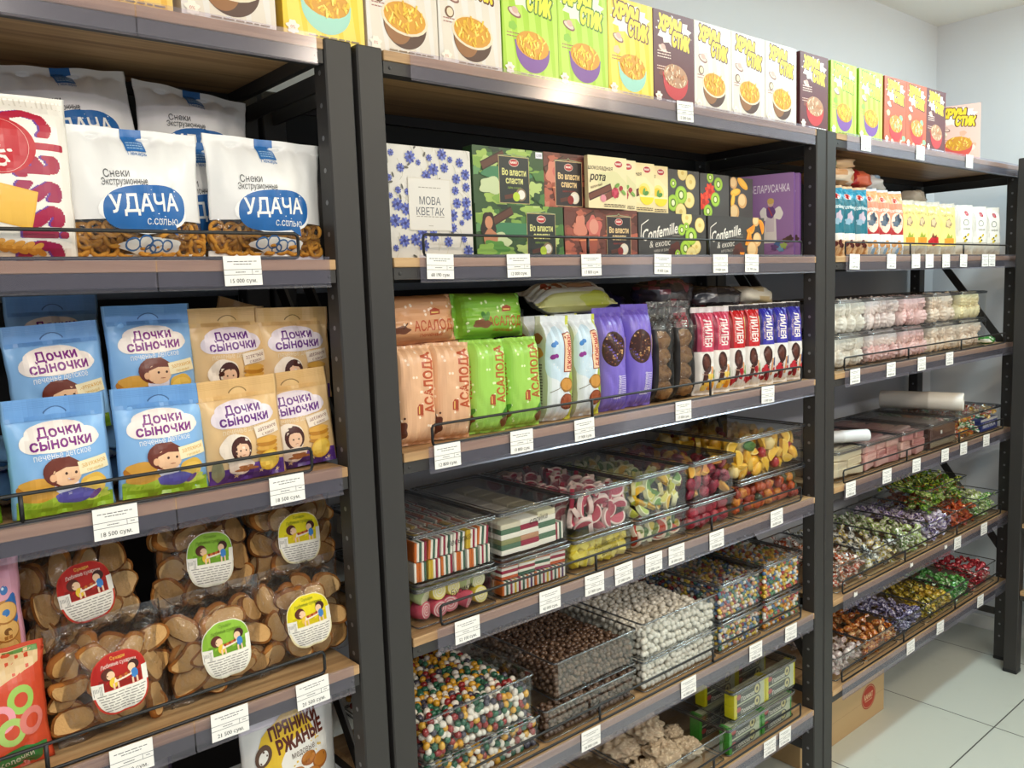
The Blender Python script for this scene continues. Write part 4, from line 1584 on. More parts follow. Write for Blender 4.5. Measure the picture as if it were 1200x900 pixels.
def dark_bag_art(w=0.165, h=0.27):
    a = Art(w, h)
    a.rect(-w / 2, h * 0.72, w / 2, h, '#6d6a68')
    a.blob(-0.05, 0.230, 0.034, 0.022, '#9c1f3c', 3, 0.2)
    a.ell(0.020, 0.230, 0.030, 0.014, '#3e5a44', 0.15)
    a.ell(0.020, 0.230, 0.028, 0.0125, '#8a8a86', 0.15)
    a.text('Полезно', 0.020, 0.230, 0.008, '#3e5a44', w=0.04, rot=0.15)
    return a


place('gingerbread_bag', make_pack('gingerbread_bag', tu, '#4a3f52', dark_bag_art()).mesh('gingerbread_bag', 'film'),
      'dark purple snack bag with a crimson patch, lower shelf below the green rusk label', 'snack bag', (0.310, 0.140, 0.606), (-0.06, 0.0, 0.0))
# ------------------------------------------------------------------ middle unit: chocolate boxes
zB = 1.612


def choc_logo(a, x, y, s=1.0):
    a.ell(x, y, 0.0125 * s, 0.0075 * s, '#e9d6c6')
    a.ell(x, y, 0.0115 * s, 0.0065 * s, '#b3242a')
    a.text('RAHAT', x, y + 0.0006, 0.0042 * s, '#f3e6da', w=0.017 * s, bold=0.06)


def mova_art(w=0.190, h=0.196):
    a = Art(w, h)
    a.rect(-w / 2, 0, w / 2, h, '#d9d5ce')
    r = random.Random(12)
    for k in range(70):
        x, y = r.uniform(-w / 2, w / 2), r.uniform(0, h)
        t = r.uniform(0.9, 2.2)
        l = r.uniform(0.012, 0.035)
        a.line([(x, y), (x + l * 0.5 * math.cos(t), y + l * 0.5 * math.sin(t)), (x + l * math.cos(t + 0.25), y + l * math.sin(t + 0.25))], 0.0007, r.choice(['#b7b39a', '#c9c2a6', '#a6a892', '#c4b79a']))
    for k in range(22):
        x, y = r.uniform(-w / 2, w / 2), r.uniform(0, h)
        a.ell(x, y, 0.0048, 0.0019, '#5d5a52', r.uniform(0, 3))
    n0 = a.n
    done = []
    for k in range(400):
        x, y = r.uniform(-w / 2 + 0.010, w / 2 - 0.010), r.uniform(0.010, h - 0.010)
        if (-0.046 < x < 0.046 and 0.048 < y < 0.146) or any(math.hypot(x - q[0], y - q[1]) < 0.019 for q in done) or len(done) > 42:
            continue
        done.append((x, y))
        s = r.uniform(0.005, 0.0115)
        t0 = r.uniform(0, 6)
        for j in range(9):
            t = t0 + j * 0.7
            a.ell(x + s * 0.55 * math.cos(t), y + s * 0.55 * math.sin(t), s * 0.55, s * 0.26, ['#4a56a6', '#5f6cba', '#3b4490', '#7684c8'][j % 4], t, 8, layer=n0 + 1 + j)
        a.ell(x, y, s * 0.32, s * 0.32, '#2c2f6e', n=10, layer=n0 + 11)
    a.n = n0 + 12
    a.rect(-0.046, 0.050, 0.046, 0.142, '#d3cdc0')
    a.rect(-0.0445, 0.0515, 0.0445, 0.1405, '#dedad3')
    a.lines_of_print(-0.024, 0.024, 0.125, 1, 0, 0.0014, '#9a948a', 3)
    a.text('МОВА', 0, 0.103, 0.0140, '#3b4252', w=0.046)
    a.text('КВЕТАК', 0, 0.084, 0.0140, '#3b4252', w=0.060)
    a.lines_of_print(-0.030, 0.030, 0.074, 1, 0, 0.0012, '#8a8478', 4)
    a.rect(-0.005, 0.058, 0.005, 0.0592, '#b3ada2')
    return a


tag(carton('chocolate_box', 0.190, 0.197, 0.030, '#dedad2', mova_art()).build('chocolate_box', 'card', None, (0.881, 0.052, zB)),
    'white chocolate box covered in blue cornflowers', 'chocolate box')


def jungle_art(w, h, green=True, rich=True):
    a = Art(w, h)
    r = random.Random(3 if green else 4)
    a.rect(-w / 2, 0, w / 2, h, '#33512c' if green else '#6b3a30')
    for k in range(46):
        x, y = r.uniform(-w / 2, w / 2), r.uniform(0, h)
        c = r.choice(['#284a2a', '#4c7a3a', '#7fa348', '#9db95a', '#1f3526', '#5f8f5a', '#b3c878'] if green else ['#7d4334', '#b5614a', '#8a4c3c', '#56291f', '#c77a62', '#6e3a2e', '#a05444'])
        a.blob(x, y, r.uniform(0.008, 0.024), r.uniform(0.004, 0.012), c, k, 0.3)
    if green:
        a.blob(-w * 0.05, h * 0.55, w * 0.36, h * 0.12, '#3f7d56', 50, 0.1)
        a.blob(-w * 0.26, h * 0.32, 0.030, 0.016, '#c3cfa2', 51, 0.2)
    bx_, by = -w * 0.20, h * 0.80
    for (c, q) in (('#3a2018', 0.0085), ('#5a3527', 0.0060)):
        a.line([(bx_ - 0.034, by - 0.016), (bx_ + 0.022, by + 0.010)], q * 2, c)
    if rich and green:
        # figure among leaves
        a.blob(-w * 0.37, h * 0.60, 0.018, 0.026, '#2a1a14', 61, 0.15)
        a.ell(-w * 0.365, h * 0.66, 0.0095, 0.012, '#c98a66')
        a.blob(-w * 0.35, h * 0.34, 0.017, 0.022, '#b87a58', 62, 0.1)
        a.blob(-w * 0.30, h * 0.20, 0.030, 0.014, '#4f8a34', 63, 0.3)
        a.blob(-w * 0.40, h * 0.16, 0.024, 0.012, '#86b04a', 64, 0.3)
    if not green:
        a.blob(-w * 0.30, h * 0.62, 0.018, 0.024, '#d2836c', 61, 0.25)
        a.blob(-w * 0.12, h * 0.60, 0.022, 0.026, '#c9685e', 62, 0.25)
        a.ell(-w * 0.12, h * 0.64, 0.014, 0.016, '#d9927e')
        a.poly([(-w * 0.33, h * 0.45), (-w * 0.06, h * 0.48), (-w * 0.10, 0.01), (-w * 0.27, 0.01)], '#a0503c')
        a.line([(-w * 0.32, h * 0.36), (-w * 0.08, h * 0.38)], 0.003, '#d98a5a')
    cx = w * 0.5 - 0.062 if rich else w * 0.06
    a.rect(cx - 0.039, 0.003, cx + 0.039, h * 0.86, '#c9b27a' if green else '#d9b98a')
    a.rect(cx - 0.038, 0.004, cx + 0.038, h * 0.85, '#242b2a' if green else '#2b2326')
    a.line([(cx - 0.040, h * 0.86), (cx - 0.004, h * 0.885), (cx, h * 0.92), (cx + 0.004, h * 0.885), (cx + 0.040, h * 0.86)], 0.0012, '#9fae86')
    choc_logo(a, cx, h * 0.75, 1.0)
    c = '#dcd98a' if green else '#eccb92'
    a.text('Во власти', cx, h * 0.585, 0.0125, c, w=0.062, bold=0.05)
    a.text('сласти', cx, h * 0.44, 0.0125, c, w=0.044, bold=0.05)
    a.text('лайм и кокос' if green else 'вишня и пралине', cx, h * 0.31, 0.0045, '#8fae3c' if green else '#a83c34', w=0.036)
    a.line([(cx - 0.026, h * 0.13), (cx - 0.002, h * 0.17)], 0.008, '#5a2f22')
    a.ell(cx + 0.016, h * 0.19, 0.0135, 0.0125, '#8a7458' if green else '#e3d6c0')
    a.ell(cx + 0.017, h * 0.19, 0.0095, 0.009, '#e9e4da')
    a.ell(cx + 0.004, h * 0.15, 0.009, 0.009, '#b7cf3a' if green else '#8a2420')
    return a


def choc_box(w, h, d, col, art, label, loc, rot=(0, 0, 0), side=None):
    o = carton('chocolate_box', w, h, d, col, art, side).build('chocolate_box', 'card', None, loc)
    o.rotation_euler = rot
    return tag(o, label, 'chocolate box')


choc_box(0.228, 0.104, 0.030, '#2c4428', jungle_art(0.228, 0.104), 'green jungle chocolate box with a figure among leaves, lower of the two', (1.103, 0.058, zB))
choc_box(0.226, 0.105, 0.060, '#4a2a24', jungle_art(0.226, 0.105, False), 'reddish brown chocolate box, lower one, next to the green jungle box', (1.336, 0.060, zB))
choc_box(0.180, 0.108, 0.030, '#2c4428', jungle_art(0.180, 0.108, True, False), 'green jungle chocolate box stacked on top, with a small white sticker', (1.080, 0.062, zB + 0.1045))
choc_box(0.124, 0.110, 0.030, '#5a352e', jungle_art(0.124, 0.110, False, False), 'reddish brown chocolate box stacked on top, with the dark title panel', (1.240, 0.070, zB + 0.1055))
mb = MB().box(-0.009, 0.009, 0, 0.0004, 0, 0.012, '#ece9f2')
a = Art(0.018, 0.012)
a.text('12 000', 0, 0.006, 0.005, '#5a5870', w=0.014)
a.onto(mb, flat_front(0, 0, 0), 0.00004, 0.00008)
tag(mb.build('price_sticker', 'paper', None, (1.158, 0.0610, zB + 0.1985)), 'small white price sticker on the upper green jungle chocolate box', 'sticker')


def cream_art(kind, w=0.124, h=0.109):
    a = Art(w, h)
    a.rect(-w / 2, 0, w / 2, h, '#ead9ab' if kind == 'raspberry' else '#efd9a4')
    a.blob(0.01, 0.050, 0.045, 0.030, '#d9d2a0' if kind == 'raspberry' else '#efe0ae', 4, 0.15)
    choc_logo(a, w / 2 - 0.026, h - 0.014, 1.05)
    a.text('шоколадная', -0.022, h - 0.024, 0.010, '#3d2a20', w=0.074, skew=0.25, bold=0.02)
    a.text('рота', -0.030, h - 0.043, 0.016, '#2e1f18', w=0.046, skew=0.25, bold=0.03)
    a.text('малиновый' if kind == 'raspberry' else 'лимонный', -0.036, h - 0.062, 0.006, '#6a4a34', w=0.036, rot=0.25)
    for (c, q) in (('#4a2218', 0.016), ('#6e3a28', 0.010)):
        a.line([(-w / 2, 0.022), (0.010, 0.046)], q, c)
    if kind == 'raspberry':
        a.line([(-0.016, 0.020), (0.022, 0.036)], 0.014, '#7a4030')
        a.ell(-0.016, 0.021, 0.009, 0.008, '#d98a94')
        for k in range(7):
            t = k * 0.9
            a.ell(0.022 + 0.007 * math.cos(t), 0.034 + 0.007 * math.sin(t), 0.0052, 0.0052, ['#a81f3a', '#c23450'][k % 2], n=10)
        a.ell(0.022, 0.034, 0.005, 0.005, '#c9405c', n=10)
        a.ell(0.040, 0.044, 0.006, 0.006, '#a31f30')
        a.ell(0.028, 0.050, 0.008, 0.004, '#6f9a3c', 0.5)
        a.ell(0.048, 0.036, 0.008, 0.004, '#7aa54a', -0.6)
    else:
        a.ell(0.024, 0.046, 0.020, 0.019, '#f0dc7c')
        a.ell(0.032, 0.034, 0.024, 0.018, '#f3d92c', 0.0, 20, PI, 2 * PI)
        a.rect(0.008, 0.0335, 0.056, 0.0375, '#f7ebb0')
        a.ell(0.020, 0.048, 0.014, 0.010, '#e9c42c')
        a.ell(0.030, 0.042, 0.009, 0.005, '#4d8a3a', 0.3)
        a.ell(0.022, 0.046, 0.008, 0.004, '#5f9a44', 1.2)
    a.lines_of_print(-0.014, 0.052, 0.008, 2, 0.004, 0.0016, '#5a4632', 3)
    return a


for (kind, x, y, lab) in (('raspberry', 1.388, 0.082, 'cream chocolate box with raspberries and a chocolate bar, front one'), ('raspberry', 1.415, 0.098, 'cream chocolate box with raspberries, mostly hidden behind its twin'),
                          ('lemon', 1.486, 0.088, 'cream chocolate box with lemon halves, front one'), ('lemon', 1.531, 0.104, 'cream chocolate box with lemon halves, behind its twin')):
    y = {1.388: 0.052, 1.415: 0.0645, 1.486: 0.077, 1.531: 0.0895}[x]
    choc_box(0.120, 0.109, 0.012, '#d9c79a', cream_art(kind, 0.120), lab, ({1.388: 1.348, 1.415: 1.393, 1.486: 1.471, 1.531: 1.535}[x], y, zB + 0.1035 + 0.0025))


def fruit_disc(a, x, y, r, kind, rot=0.0):
    if kind == 'kiwi':
        a.ell(x, y, r, r * 0.95, '#8fb83a')
        a.ell(x, y, r * 0.86, r * 0.82, '#a9cf3e')
        a.ring(x, y, r * 0.42, r * 0.14, '#4f6a1c', 18)
        a.ell(x, y, r * 0.28, r * 0.34, '#eef0c0')
    elif kind == 'banana':
        a.ell(x, y, r, r * 0.95, '#d8b45a')
        a.ell(x, y, r * 0.93, r * 0.88, '#f0dd94')
        a.ell(x, y, r * 0.30, r * 0.26, '#e2c46c')
    elif kind == 'orange':
        a.ell(x, y, r, r * 0.9, '#f0a02c', rot, 18, PI, 2 * PI)
        a.ell(x, y, r * 0.8, r * 0.7, '#f58a1a', rot, 18, PI, 2 * PI)
    elif kind == 'mango':
        a.ell(x, y, r * 1.5, r * 0.62, '#f0ac2e', rot)
        a.ell(x, y + r * 0.1, r * 1.2, r * 0.4, '#f7c24c', rot)
    elif kind == 'peach':
        a.ell(x, y, r, r * 0.95, '#d9a56a')
        a.ell(x - r * 0.1, y + r * 0.1, r * 0.75, r * 0.72, '#e8c58e')
    elif kind == 'red':
        for k in range(9):
            t = k * 0.7
            a.ell(x + r * 0.55 * math.cos(t), y + r * 0.55 * math.sin(t), r * 0.6, r * 0.3, ['#d8321e', '#ee4a26'][k % 2], t, 10)
        a.ell(x, y, r * 0.35, r * 0.35, '#b3200f')


def dark_art(kind, w, h, title=True):
    a = Art(w, h)
    a.rect(-w / 2, 0, w / 2, h, '#3f3d3c' if title else '#4b4846')
    if title:
        a.text('Confemille', -w * 0.19, h * 0.60, 0.026, '#ece6dc', w=w * 0.52, skew=0.30, rot=0.16, bold=0.03)
        a.line([(-w * 0.47, h * 0.44), (-w * 0.46, h * 0.72), (-w * 0.36, h * 0.84)], 0.0022, '#ece6dc')
        a.text('& exotic', -w * 0.20, h * 0.34, 0.016, '#e4ddd2', w=w * 0.30, skew=0.2, rot=0.10, bold=0.02)
        a.text('КИВИ И БАНАН' if kind == 'kiwi' else 'АПЕЛЬСИН', -w * 0.16, h * 0.18, 0.006, '#c9c2b6', w=w * 0.26, rot=0.08)
        a.lines_of_print(-w * 0.02, w * 0.10, h * 0.56, 2, 0.006, 0.0014, '#a9a297', 3)
        a.blob(w * 0.03, h * 0.20, 0.022, 0.016, '#5a2a22', 3, 0.2)
        a.rect(-w * 0.08, h * 0.04, w * 0.02, h * 0.22, '#4a241e')
    R = random.Random(kind)
    if title and kind == 'kiwi':
        for (x, y, r, k) in ((0.20, 0.92, 0.020, 'banana'), (0.40, 0.76, 0.019, 'banana'), (0.12, 0.64, 0.014, 'kiwi'), (0.19, 0.72, 0.010, 'kiwi'), (0.34, 0.26, 0.018, 'banana'), (0.26, 0.50, 0.022, 'kiwi'), (0.17, 0.22, 0.020, 'kiwi'), (0.26, 0.08, 0.020, 'banana'), (0.05, 0.10, 0.010, 'kiwi')):
            fruit_disc(a, w * x, h * y, r, k)
    elif title:
        for (x, y, r, k, t) in ((0.34, 0.92, 0.015, 'peach', 0), (0.24, 0.76, 0.020, 'orange', 0.4), (0.42, 0.76, 0.020, 'orange', 2.0), (0.17, 0.52, 0.022, 'orange', 1.2), (0.27, 0.46, 0.022, 'orange', -0.8), (0.36, 0.46, 0.019, 'peach', 0), (0.27, 0.20, 0.024, 'peach', 0), (0.08, 0.14, 0.010, 'orange', 0)):
            fruit_disc(a, w * x, h * y, r, k, t)
    elif kind == 'kiwi':
        for (x, y, r, k) in ((-0.04, 0.94, 0.019, 'banana'), (0.22, 0.76, 0.020, 'banana'), (-0.34, 0.70, 0.012, 'kiwi'), (0.16, 0.36, 0.021, 'banana'), (-0.10, 0.46, 0.023, 'kiwi'), (-0.36, 0.28, 0.021, 'kiwi'), (-0.12, 0.10, 0.021, 'banana')):
            fruit_disc(a, w * x, h * y, r, k)
    elif kind == 'red':
        for (x, y, r, k) in ((-0.16, 0.92, 0.014, 'kiwi'), (0.12, 0.78, 0.018, 'kiwi'), (-0.18, 0.60, 0.019, 'red'), (-0.40, 0.36, 0.020, 'red'), (0.00, 0.42, 0.019, 'kiwi'), (-0.26, 0.14, 0.018, 'kiwi')):
            fruit_disc(a, w * x, h * y, r, k)
    else:
        for (x, y, r, k, t) in ((-0.36, 0.86, 0.016, 'peach', 0), (0.04, 0.86, 0.017, 'mango', -0.5), (-0.28, 0.64, 0.015, 'mango', 0.2), (0.02, 0.44, 0.020, 'peach', 0), (-0.40, 0.44, 0.013, 'mango', 1.3), (-0.34, 0.16, 0.021, 'peach', 0)):
            fruit_disc(a, w * x, h * y, r, k, t)
    return a


choc_box(0.247, 0.103, 0.085, '#363433', dark_art('kiwi', 0.247, 0.103), 'dark grey chocolate box with script lettering and kiwi slices, lower row', (1.577, 0.060, zB))
choc_box(0.240, 0.103, 0.085, '#363433', dark_art('orange', 0.240, 0.103), 'dark grey chocolate box with script lettering and orange wedges, lower row', (1.830, 0.060, zB))
choc_box(0.120, 0.110, 0.034, '#3c3a39', dark_art('kiwi', 0.120, 0.110, False), 'dark grey chocolate box with kiwi and banana slices, upper row', (1.671, 0.102, zB + 0.1035))
choc_box(0.120, 0.108, 0.034, '#45423f', dark_art('red', 0.120, 0.108, False), 'dark grey chocolate box with a red flower and kiwi, upper row', (1.796, 0.102, zB + 0.1035))
choc_box(0.100, 0.106, 0.034, '#4b4743', dark_art('mango', 0.100, 0.106, False), 'dark grey chocolate box with mango and peach, upper row', (1.912, 0.102, zB + 0.1035))


def purple_art(w=0.160, h=0.222):
    a = Art(w, h)
    a.rect(-w / 2, 0, w / 2, h, '#9870a6')
    a.text('БЕЛАРУСАЧКА', 0.018, h - 0.038, 0.020, '#e6d9e8', w=0.104, bold=0.02)
    x = 0.020
    a.poly([(x - 0.020, 0.020 + 0.02), (x + 0.016, 0.020 + 0.02), (x + 0.013, 0.120), (x - 0.012, 0.120)], '#e9dfdc')
    a.rect(x - 0.012, 0.070, x + 0.009, 0.118, '#d8c8cf')
    a.blob(x - 0.018, 0.118, 0.010, 0.018, '#eee6e2', 2, 0.1)
    a.blob(x + 0.020, 0.118, 0.012, 0.017, '#eee6e2', 3, 0.1)
    a.blob(x, 0.122, 0.012, 0.016, '#6b3f7c', 4, 0.1)
    a.line([(x - 0.006, 0.135), (x + 0.004, 0.112)], 0.003, '#b3473c')
    a.ell(x, 0.146, 0.008, 0.010, '#d9b49c')
    a.ell(x, 0.151, 0.009, 0.008, '#cfa85e')
    a.ell(0.038, 0.034, 0.010, 0.009, '#4a6a9a')
    for k, (u, v, c) in enumerate(((0.046, 0.024, '#6fa0c8'), (0.054, 0.032, '#9fb35a'), (0.062, 0.046, '#5a3a2a'), (0.070, 0.050, '#4a2c24'), (0.030, 0.028, '#6a4a7e'))):
        a.blob(u, v, 0.009, 0.008, c, k, 0.3)
    return a


PUR = carton('chocolate_box', 0.160, 0.222, 0.020, '#693f7c', purple_art()).mesh('chocolate_box', 'card')
for k, (x, y, lab) in enumerate(((2.034, 0.024, 'purple chocolate box with a woman in white, nearest of three'), (2.062, 0.024, 'purple chocolate box, middle of the three by the post'), (2.090, 0.049, 'purple chocolate box, farthest of the three by the post'))):
    th = math.radians(-70)
    # right front corner sits at (x, y); front looks along the shelf
    place('chocolate_box', PUR, lab, 'chocolate box', (x - 0.080 * math.cos(th), y - 0.080 * math.sin(th), zB + 0.0005), (0, 0, th))

# ------------------------------------------------------------------ middle unit: biscuit packs
zC = 1.279


def dots(a, cols, n, seed, r=0.0024):
    R = random.Random(seed)
    w, h = a.w, a.h
    for k in range(n):
        a.ell(R.uniform(-w / 2, w / 2), R.uniform(0.012, h - 0.012), r, r, R.choice(cols), n=8, layer=a.n + 1)
    a.n += 1


def asalod_art(green, w=0.150, h=0.178):
    a = Art(w, h)
    base = '#9fd05a' if green else '#dfb08a'
    a.rect(-w / 2, 0, w / 2, h, base)
    dots(a, ['#dff0b8' if green else '#f3dcc6'], 46, 3)
    tc = '#b0602a' if green else '#b5502a'
    a.text('АСАЛОДА', 0.020, 0.112, 0.0200, tc, w=0.108, rot=PI / 2, bold=0.05)
    a.text('АСАЛОДА', -0.048, 0.100, 0.0115, tc, w=0.068, rot=-PI / 2, bold=0.03)
    a.text('печенье', 0.003, 0.064, 0.006, tc, w=0.022, rot=PI / 2, bold=0.05)
    a.poly([(-0.006, 0.056), (0.006, 0.056), (0.006, 0.074), (-0.002, 0.076), (-0.006, 0.070)], '#a8482a')
    a.rect(-0.003, 0.058, -0.001, 0.072, '#e9c46a')
    if green:
        a.blob(-0.058, 0.150, 0.013, 0.011, '#8a5a34', 3, 0.12)
        a.blob(-0.058, 0.150, 0.009, 0.007, '#b58a5c', 4, 0.2)
        a.ell(0.030, 0.040, 0.013, 0.006, '#3f7a2a', 0.8)
        a.blob(0.030, 0.022, 0.012, 0.010, '#6e4426', 6, 0.2)
        a.blob(-0.050, 0.030, 0.012, 0.012, '#7a4c2c', 7, 0.25)
        a.ell(-0.044, 0.044, 0.010, 0.005, '#4f8a30', 0.6)
    else:
        a.blob(-0.056, 0.140, 0.013, 0.018, '#8a5024', 3, 0.12)
        a.blob(-0.056, 0.140, 0.009, 0.013, '#a96c38', 4, 0.15)
        a.line([(-0.050, 0.070), (-0.040, 0.052), (-0.036, 0.040)], 0.003, '#4a2418')
        a.blob(-0.036, 0.030, 0.012, 0.016, '#5a2c1a', 5, 0.2)
        a.line([(0.040, 0.064), (0.046, 0.048), (0.044, 0.034)], 0.003, '#4a2418')
        a.blob(0.046, 0.026, 0.010, 0.016, '#5a2c1a', 7, 0.2)
        a.ell(-0.030, 0.052, 0.002, 0.002, '#4a2418', n=8)
    return a


AS = {}
for green in (False, True):
    tu = Tube(0.088, 0.178, 0.062, p=5.5, q=7.0, seal=(0.004, 0.004), seed=51 + green, wr=0.0028, shrink=0.0, nu=60, nv=36)
    AS[green] = make_pack('biscuit_pack', tu, '#9fd05a' if green else '#dfb08a', asalod_art(green), s0=0.0).mesh('biscuit_pack', 'film')


def biscuit_pack(me, label, loc, rot=(0, 0, 0), cat='biscuit pack', group=None):
    return place('biscuit_pack', me, label, cat, loc, rot, group)


biscuit_pack(AS[False], 'peach biscuit pack standing against the steel post', (0.820, 0.052, zC + 0.001), (-0.03, 0.02, -0.06))
biscuit_pack(AS[False], 'peach biscuit pack standing beside the green packs', (0.897, 0.050, zC + 0.001), (-0.03, 0.04, -0.14))
biscuit_pack(AS[True], 'green biscuit pack standing beside the peach packs', (0.986, 0.050, zC + 0.001), (-0.03, 0.02, -0.12))
biscuit_pack(AS[True], 'green biscuit pack standing beside the white packs', (1.076, 0.050, zC + 0.001), (-0.03, 0.0, -0.12))
# the second row, standing behind and carrying the two that lie across
for k, x in enumerate((0.845, 0.935, 1.025, 1.115)):
    if k != 3:
        biscuit_pack(AS[k > 1], f'{"green" if k > 1 else "peach"} biscuit pack upright in the second row, {("first", "second", "third")[k]} from the post', (x, 0.118, zC + 0.001))


def lying_art(green, w=0.176, h=0.090):
    a = Art(w, h)
    a.rect(-w / 2, 0, w / 2, h, '#7db536' if green else '#d39c70')
    dots(a, ['#dff0b8' if green else '#f3dcc6'], 26, 5, 0.0028)
    tc = '#b0602a' if green else '#b5502a'
    a.text('АСАЛОДА', w * 0.17, 0.030, 0.019, tc, w=0.102, bold=0.02)
    a.poly([(0.018, 0.048), (0.040, 0.050), (0.040, 0.058), (0.030, 0.062), (0.018, 0.058)], '#a8482a')
    a.rect(0.021, 0.052, 0.037, 0.0545, '#e9c46a')
    if green:
        a.blob(-0.034, 0.026, 0.022, 0.009, '#7a4c2c', 3, 0.2)
        a.ell(-0.030, 0.040, 0.005, 0.010, '#3f7a2a', 0.4)
        a.ell(-0.022, 0.040, 0.005, 0.010, '#4f8a30', -0.5)
    else:
        a.blob(-0.050, 0.024, 0.020, 0.007, '#6a3a1e', 3, 0.2)
        a.line([(-0.046, 0.026), (-0.034, 0.036)], 0.002, '#4a2418')
    a.text('печенье', w * 0.10, 0.013, 0.008, tc, w=0.05)
    return a


for green, x, lab in ((False, 0.880, 'peach biscuit pack lying across the top of the standing peach packs'), (True, 1.055, 'green biscuit pack lying across the top of the standing green packs')):
    tu = Tube(0.090, 0.176, 0.056, p=5.5, q=9.0, seal=(0.010, 0.010), seed=55 + green, wr=0.0020, shrink=0.0, nu=60, nv=36, fin=0.0)
    mb = MB()
    tu.shell(mb, '#7db536' if green else '#d39c70')
    # artwork runs along the pack: turn the sheet so that its x follows the length
    a = lying_art(green)
    cx = [c for c in tu.s if -0.045 < c < 0.045]
    b = Art(0.09, 0.176)
    for V, F, c, L in a.ops:
        b.ops.append((np.stack([V[:, 1] - 0.045, 0.088 - V[:, 0]], 1), [tuple(reversed(f)) for f in F], c, L))
    tu.ink(mb, b)
    # in the pack's frame: s up, v towards -x once laid down
    M = Matrix.Rotation(-PI / 2, 4, 'Y')
    for i in range(len(mb.v)):
        p = mb.v[i]
        mb.v[i] = (0.088 - p[2], p[1], p[0])
    o = mb.build('biscuit_pack', 'film', None, (x, 0.118, zC + 0.181 + 0.0425), )
    tag(o, lab, 'biscuit pack')
    o.rotation_euler = (-0.15, 0.02 if green else -0.01, 0)


def white_pack_art(w=0.200, h=0.215):
    a = Art(w, h)
    a.rect(-w / 2, 0, w / 2, h, '#dfe6ec')
    a.rect(-w / 2, 0, -0.033, h, '#a9ad94')
    a.poly([(0.020, 0), (w / 2, 0), (w / 2, h), (0.036, h), (0.026, 0.12)], '#c9cf4a')
    a.blob(-0.008, 0.135, 0.030, 0.055, '#c6dbea', 3, 0.1)
    a.blob(0.030, 0.08, 0.012, 0.05, '#9db33a', 5, 0.2)
    a.poly([(0.006, 0.100), (0.028, 0.100), (0.028, 0.178), (0.022, 0.182), (0.006, 0.178)], '#8a3a2a')
    a.poly([(0.008, 0.102), (0.026, 0.102), (0.026, 0.176), (0.021, 0.180), (0.008, 0.176)], '#eec7a2')
    a.text('джонсики', 0.0175, 0.140, 0.014, '#b02a2a', w=0.070, rot=PI / 2, bold=0.03)
    a.ell(-0.018, 0.156, 0.006, 0.005, '#3f7fc4', 0.6)
    a.ell(-0.012, 0.160, 0.005, 0.004, '#3f7fc4', -0.5)
    a.ell(-0.020, 0.132, 0.006, 0.005, '#8a2f8a', 0.4)
    a.ell(-0.013, 0.134, 0.005, 0.004, '#8a2f8a', -0.6)
    a.blob(0.012, 0.074, 0.017, 0.015, '#9a6a2c', 6, 0.06)
    a.blob(0.012, 0.075, 0.014, 0.012, '#c98f40', 7, 0.06)
    a.ell(0.012, 0.040, 0.017, 0.016, '#7a3a22')
    a.ell(0.012, 0.041, 0.014, 0.013, '#a0522e')
    a.line([(-0.028, 0.060), (-0.002, 0.070)], 0.0016, '#8a8a80')
    a.blob(-0.055, 0.170, 0.014, 0.011, '#7a4a24', 8, 0.1)
    a.blob(-0.055, 0.140, 0.014, 0.012, '#a9762e', 9, 0.1)
    a.lines_of_print(-0.066, -0.044, 0.115, 14, 0.006, 0.0026, '#4a4034', 4)
    return a


def stand_pack(seed, art, col, w=0.080, h=0.215, d=0.070, p=4.5, wr=0.003, mats='film', seal=(0.004, 0.016), q=5.0):
    tu = Tube(w, h, d, p=p, q=q, seal=seal, seed=seed, wr=wr, shrink=0.0, nu=60, nv=36)
    return make_pack('biscuit_pack', tu, col, art).mesh('biscuit_pack', mats)


WP = [stand_pack(61, white_pack_art(), '#d2d8dc'), stand_pack(62, white_pack_art(), '#d2d8dc')]
biscuit_pack(WP[0], 'white biscuit pack with butterflies and lime edge, next to the green packs', (1.170, 0.054, zC + 0.001), (-0.03, 0.03, -0.16))
biscuit_pack(WP[1], 'white biscuit pack with butterflies and lime edge, next to the violet packs', (1.256, 0.054, zC + 0.001), (-0.03, 0.0, -0.16))
for k in range(2):
    biscuit_pack(WP[k], f'white biscuit pack upright in the second row, behind the {("nearer", "farther")[k]} butterfly pack', (1.190 + 0.09 * k, 0.130, zC + 0.001))
a = Art(0.15, 0.25)
a.rect(-0.075, 0, 0.075, 0.25, '#e3e3dc')
a.rect(-0.075, 0.0, -0.026, 0.25, '#d9d98c')
a.blob(-0.044, 0.07, 0.02, 0.05, '#c9cf4a', 3, 0.2)
a.ell(0.000, 0.205, 0.013, 0.012, '#a0442a')
a.ell(0.000, 0.172, 0.013, 0.012, '#a9663a')
a.poly([(-0.012, 0.06), (0.012, 0.06), (0.012, 0.15), (-0.012, 0.15)], '#8a3a2a')
a.poly([(-0.010, 0.062), (0.010, 0.062), (0.010, 0.148), (-0.010, 0.148)], '#eec7a2')
tu = Tube(0.080, 0.250, 0.062, p=4.5, q=6.0, seal=(0.014, 0.014), seed=64, wr=0.003, shrink=0.0)
mb = make_pack('biscuit_pack', tu, '#dcdcd2', a)
mb.v = [(0.125 - p[2], p[1], p[0]) for p in mb.v]
o = mb.build('biscuit_pack', 'film', None, (1.315, 0.150, zC + 0.218 + 0.032))
o.rotation_euler = (-1.15, 0, 0.02)
tag(o, 'white biscuit pack lying across the tops of the butterfly packs', 'biscuit pack')


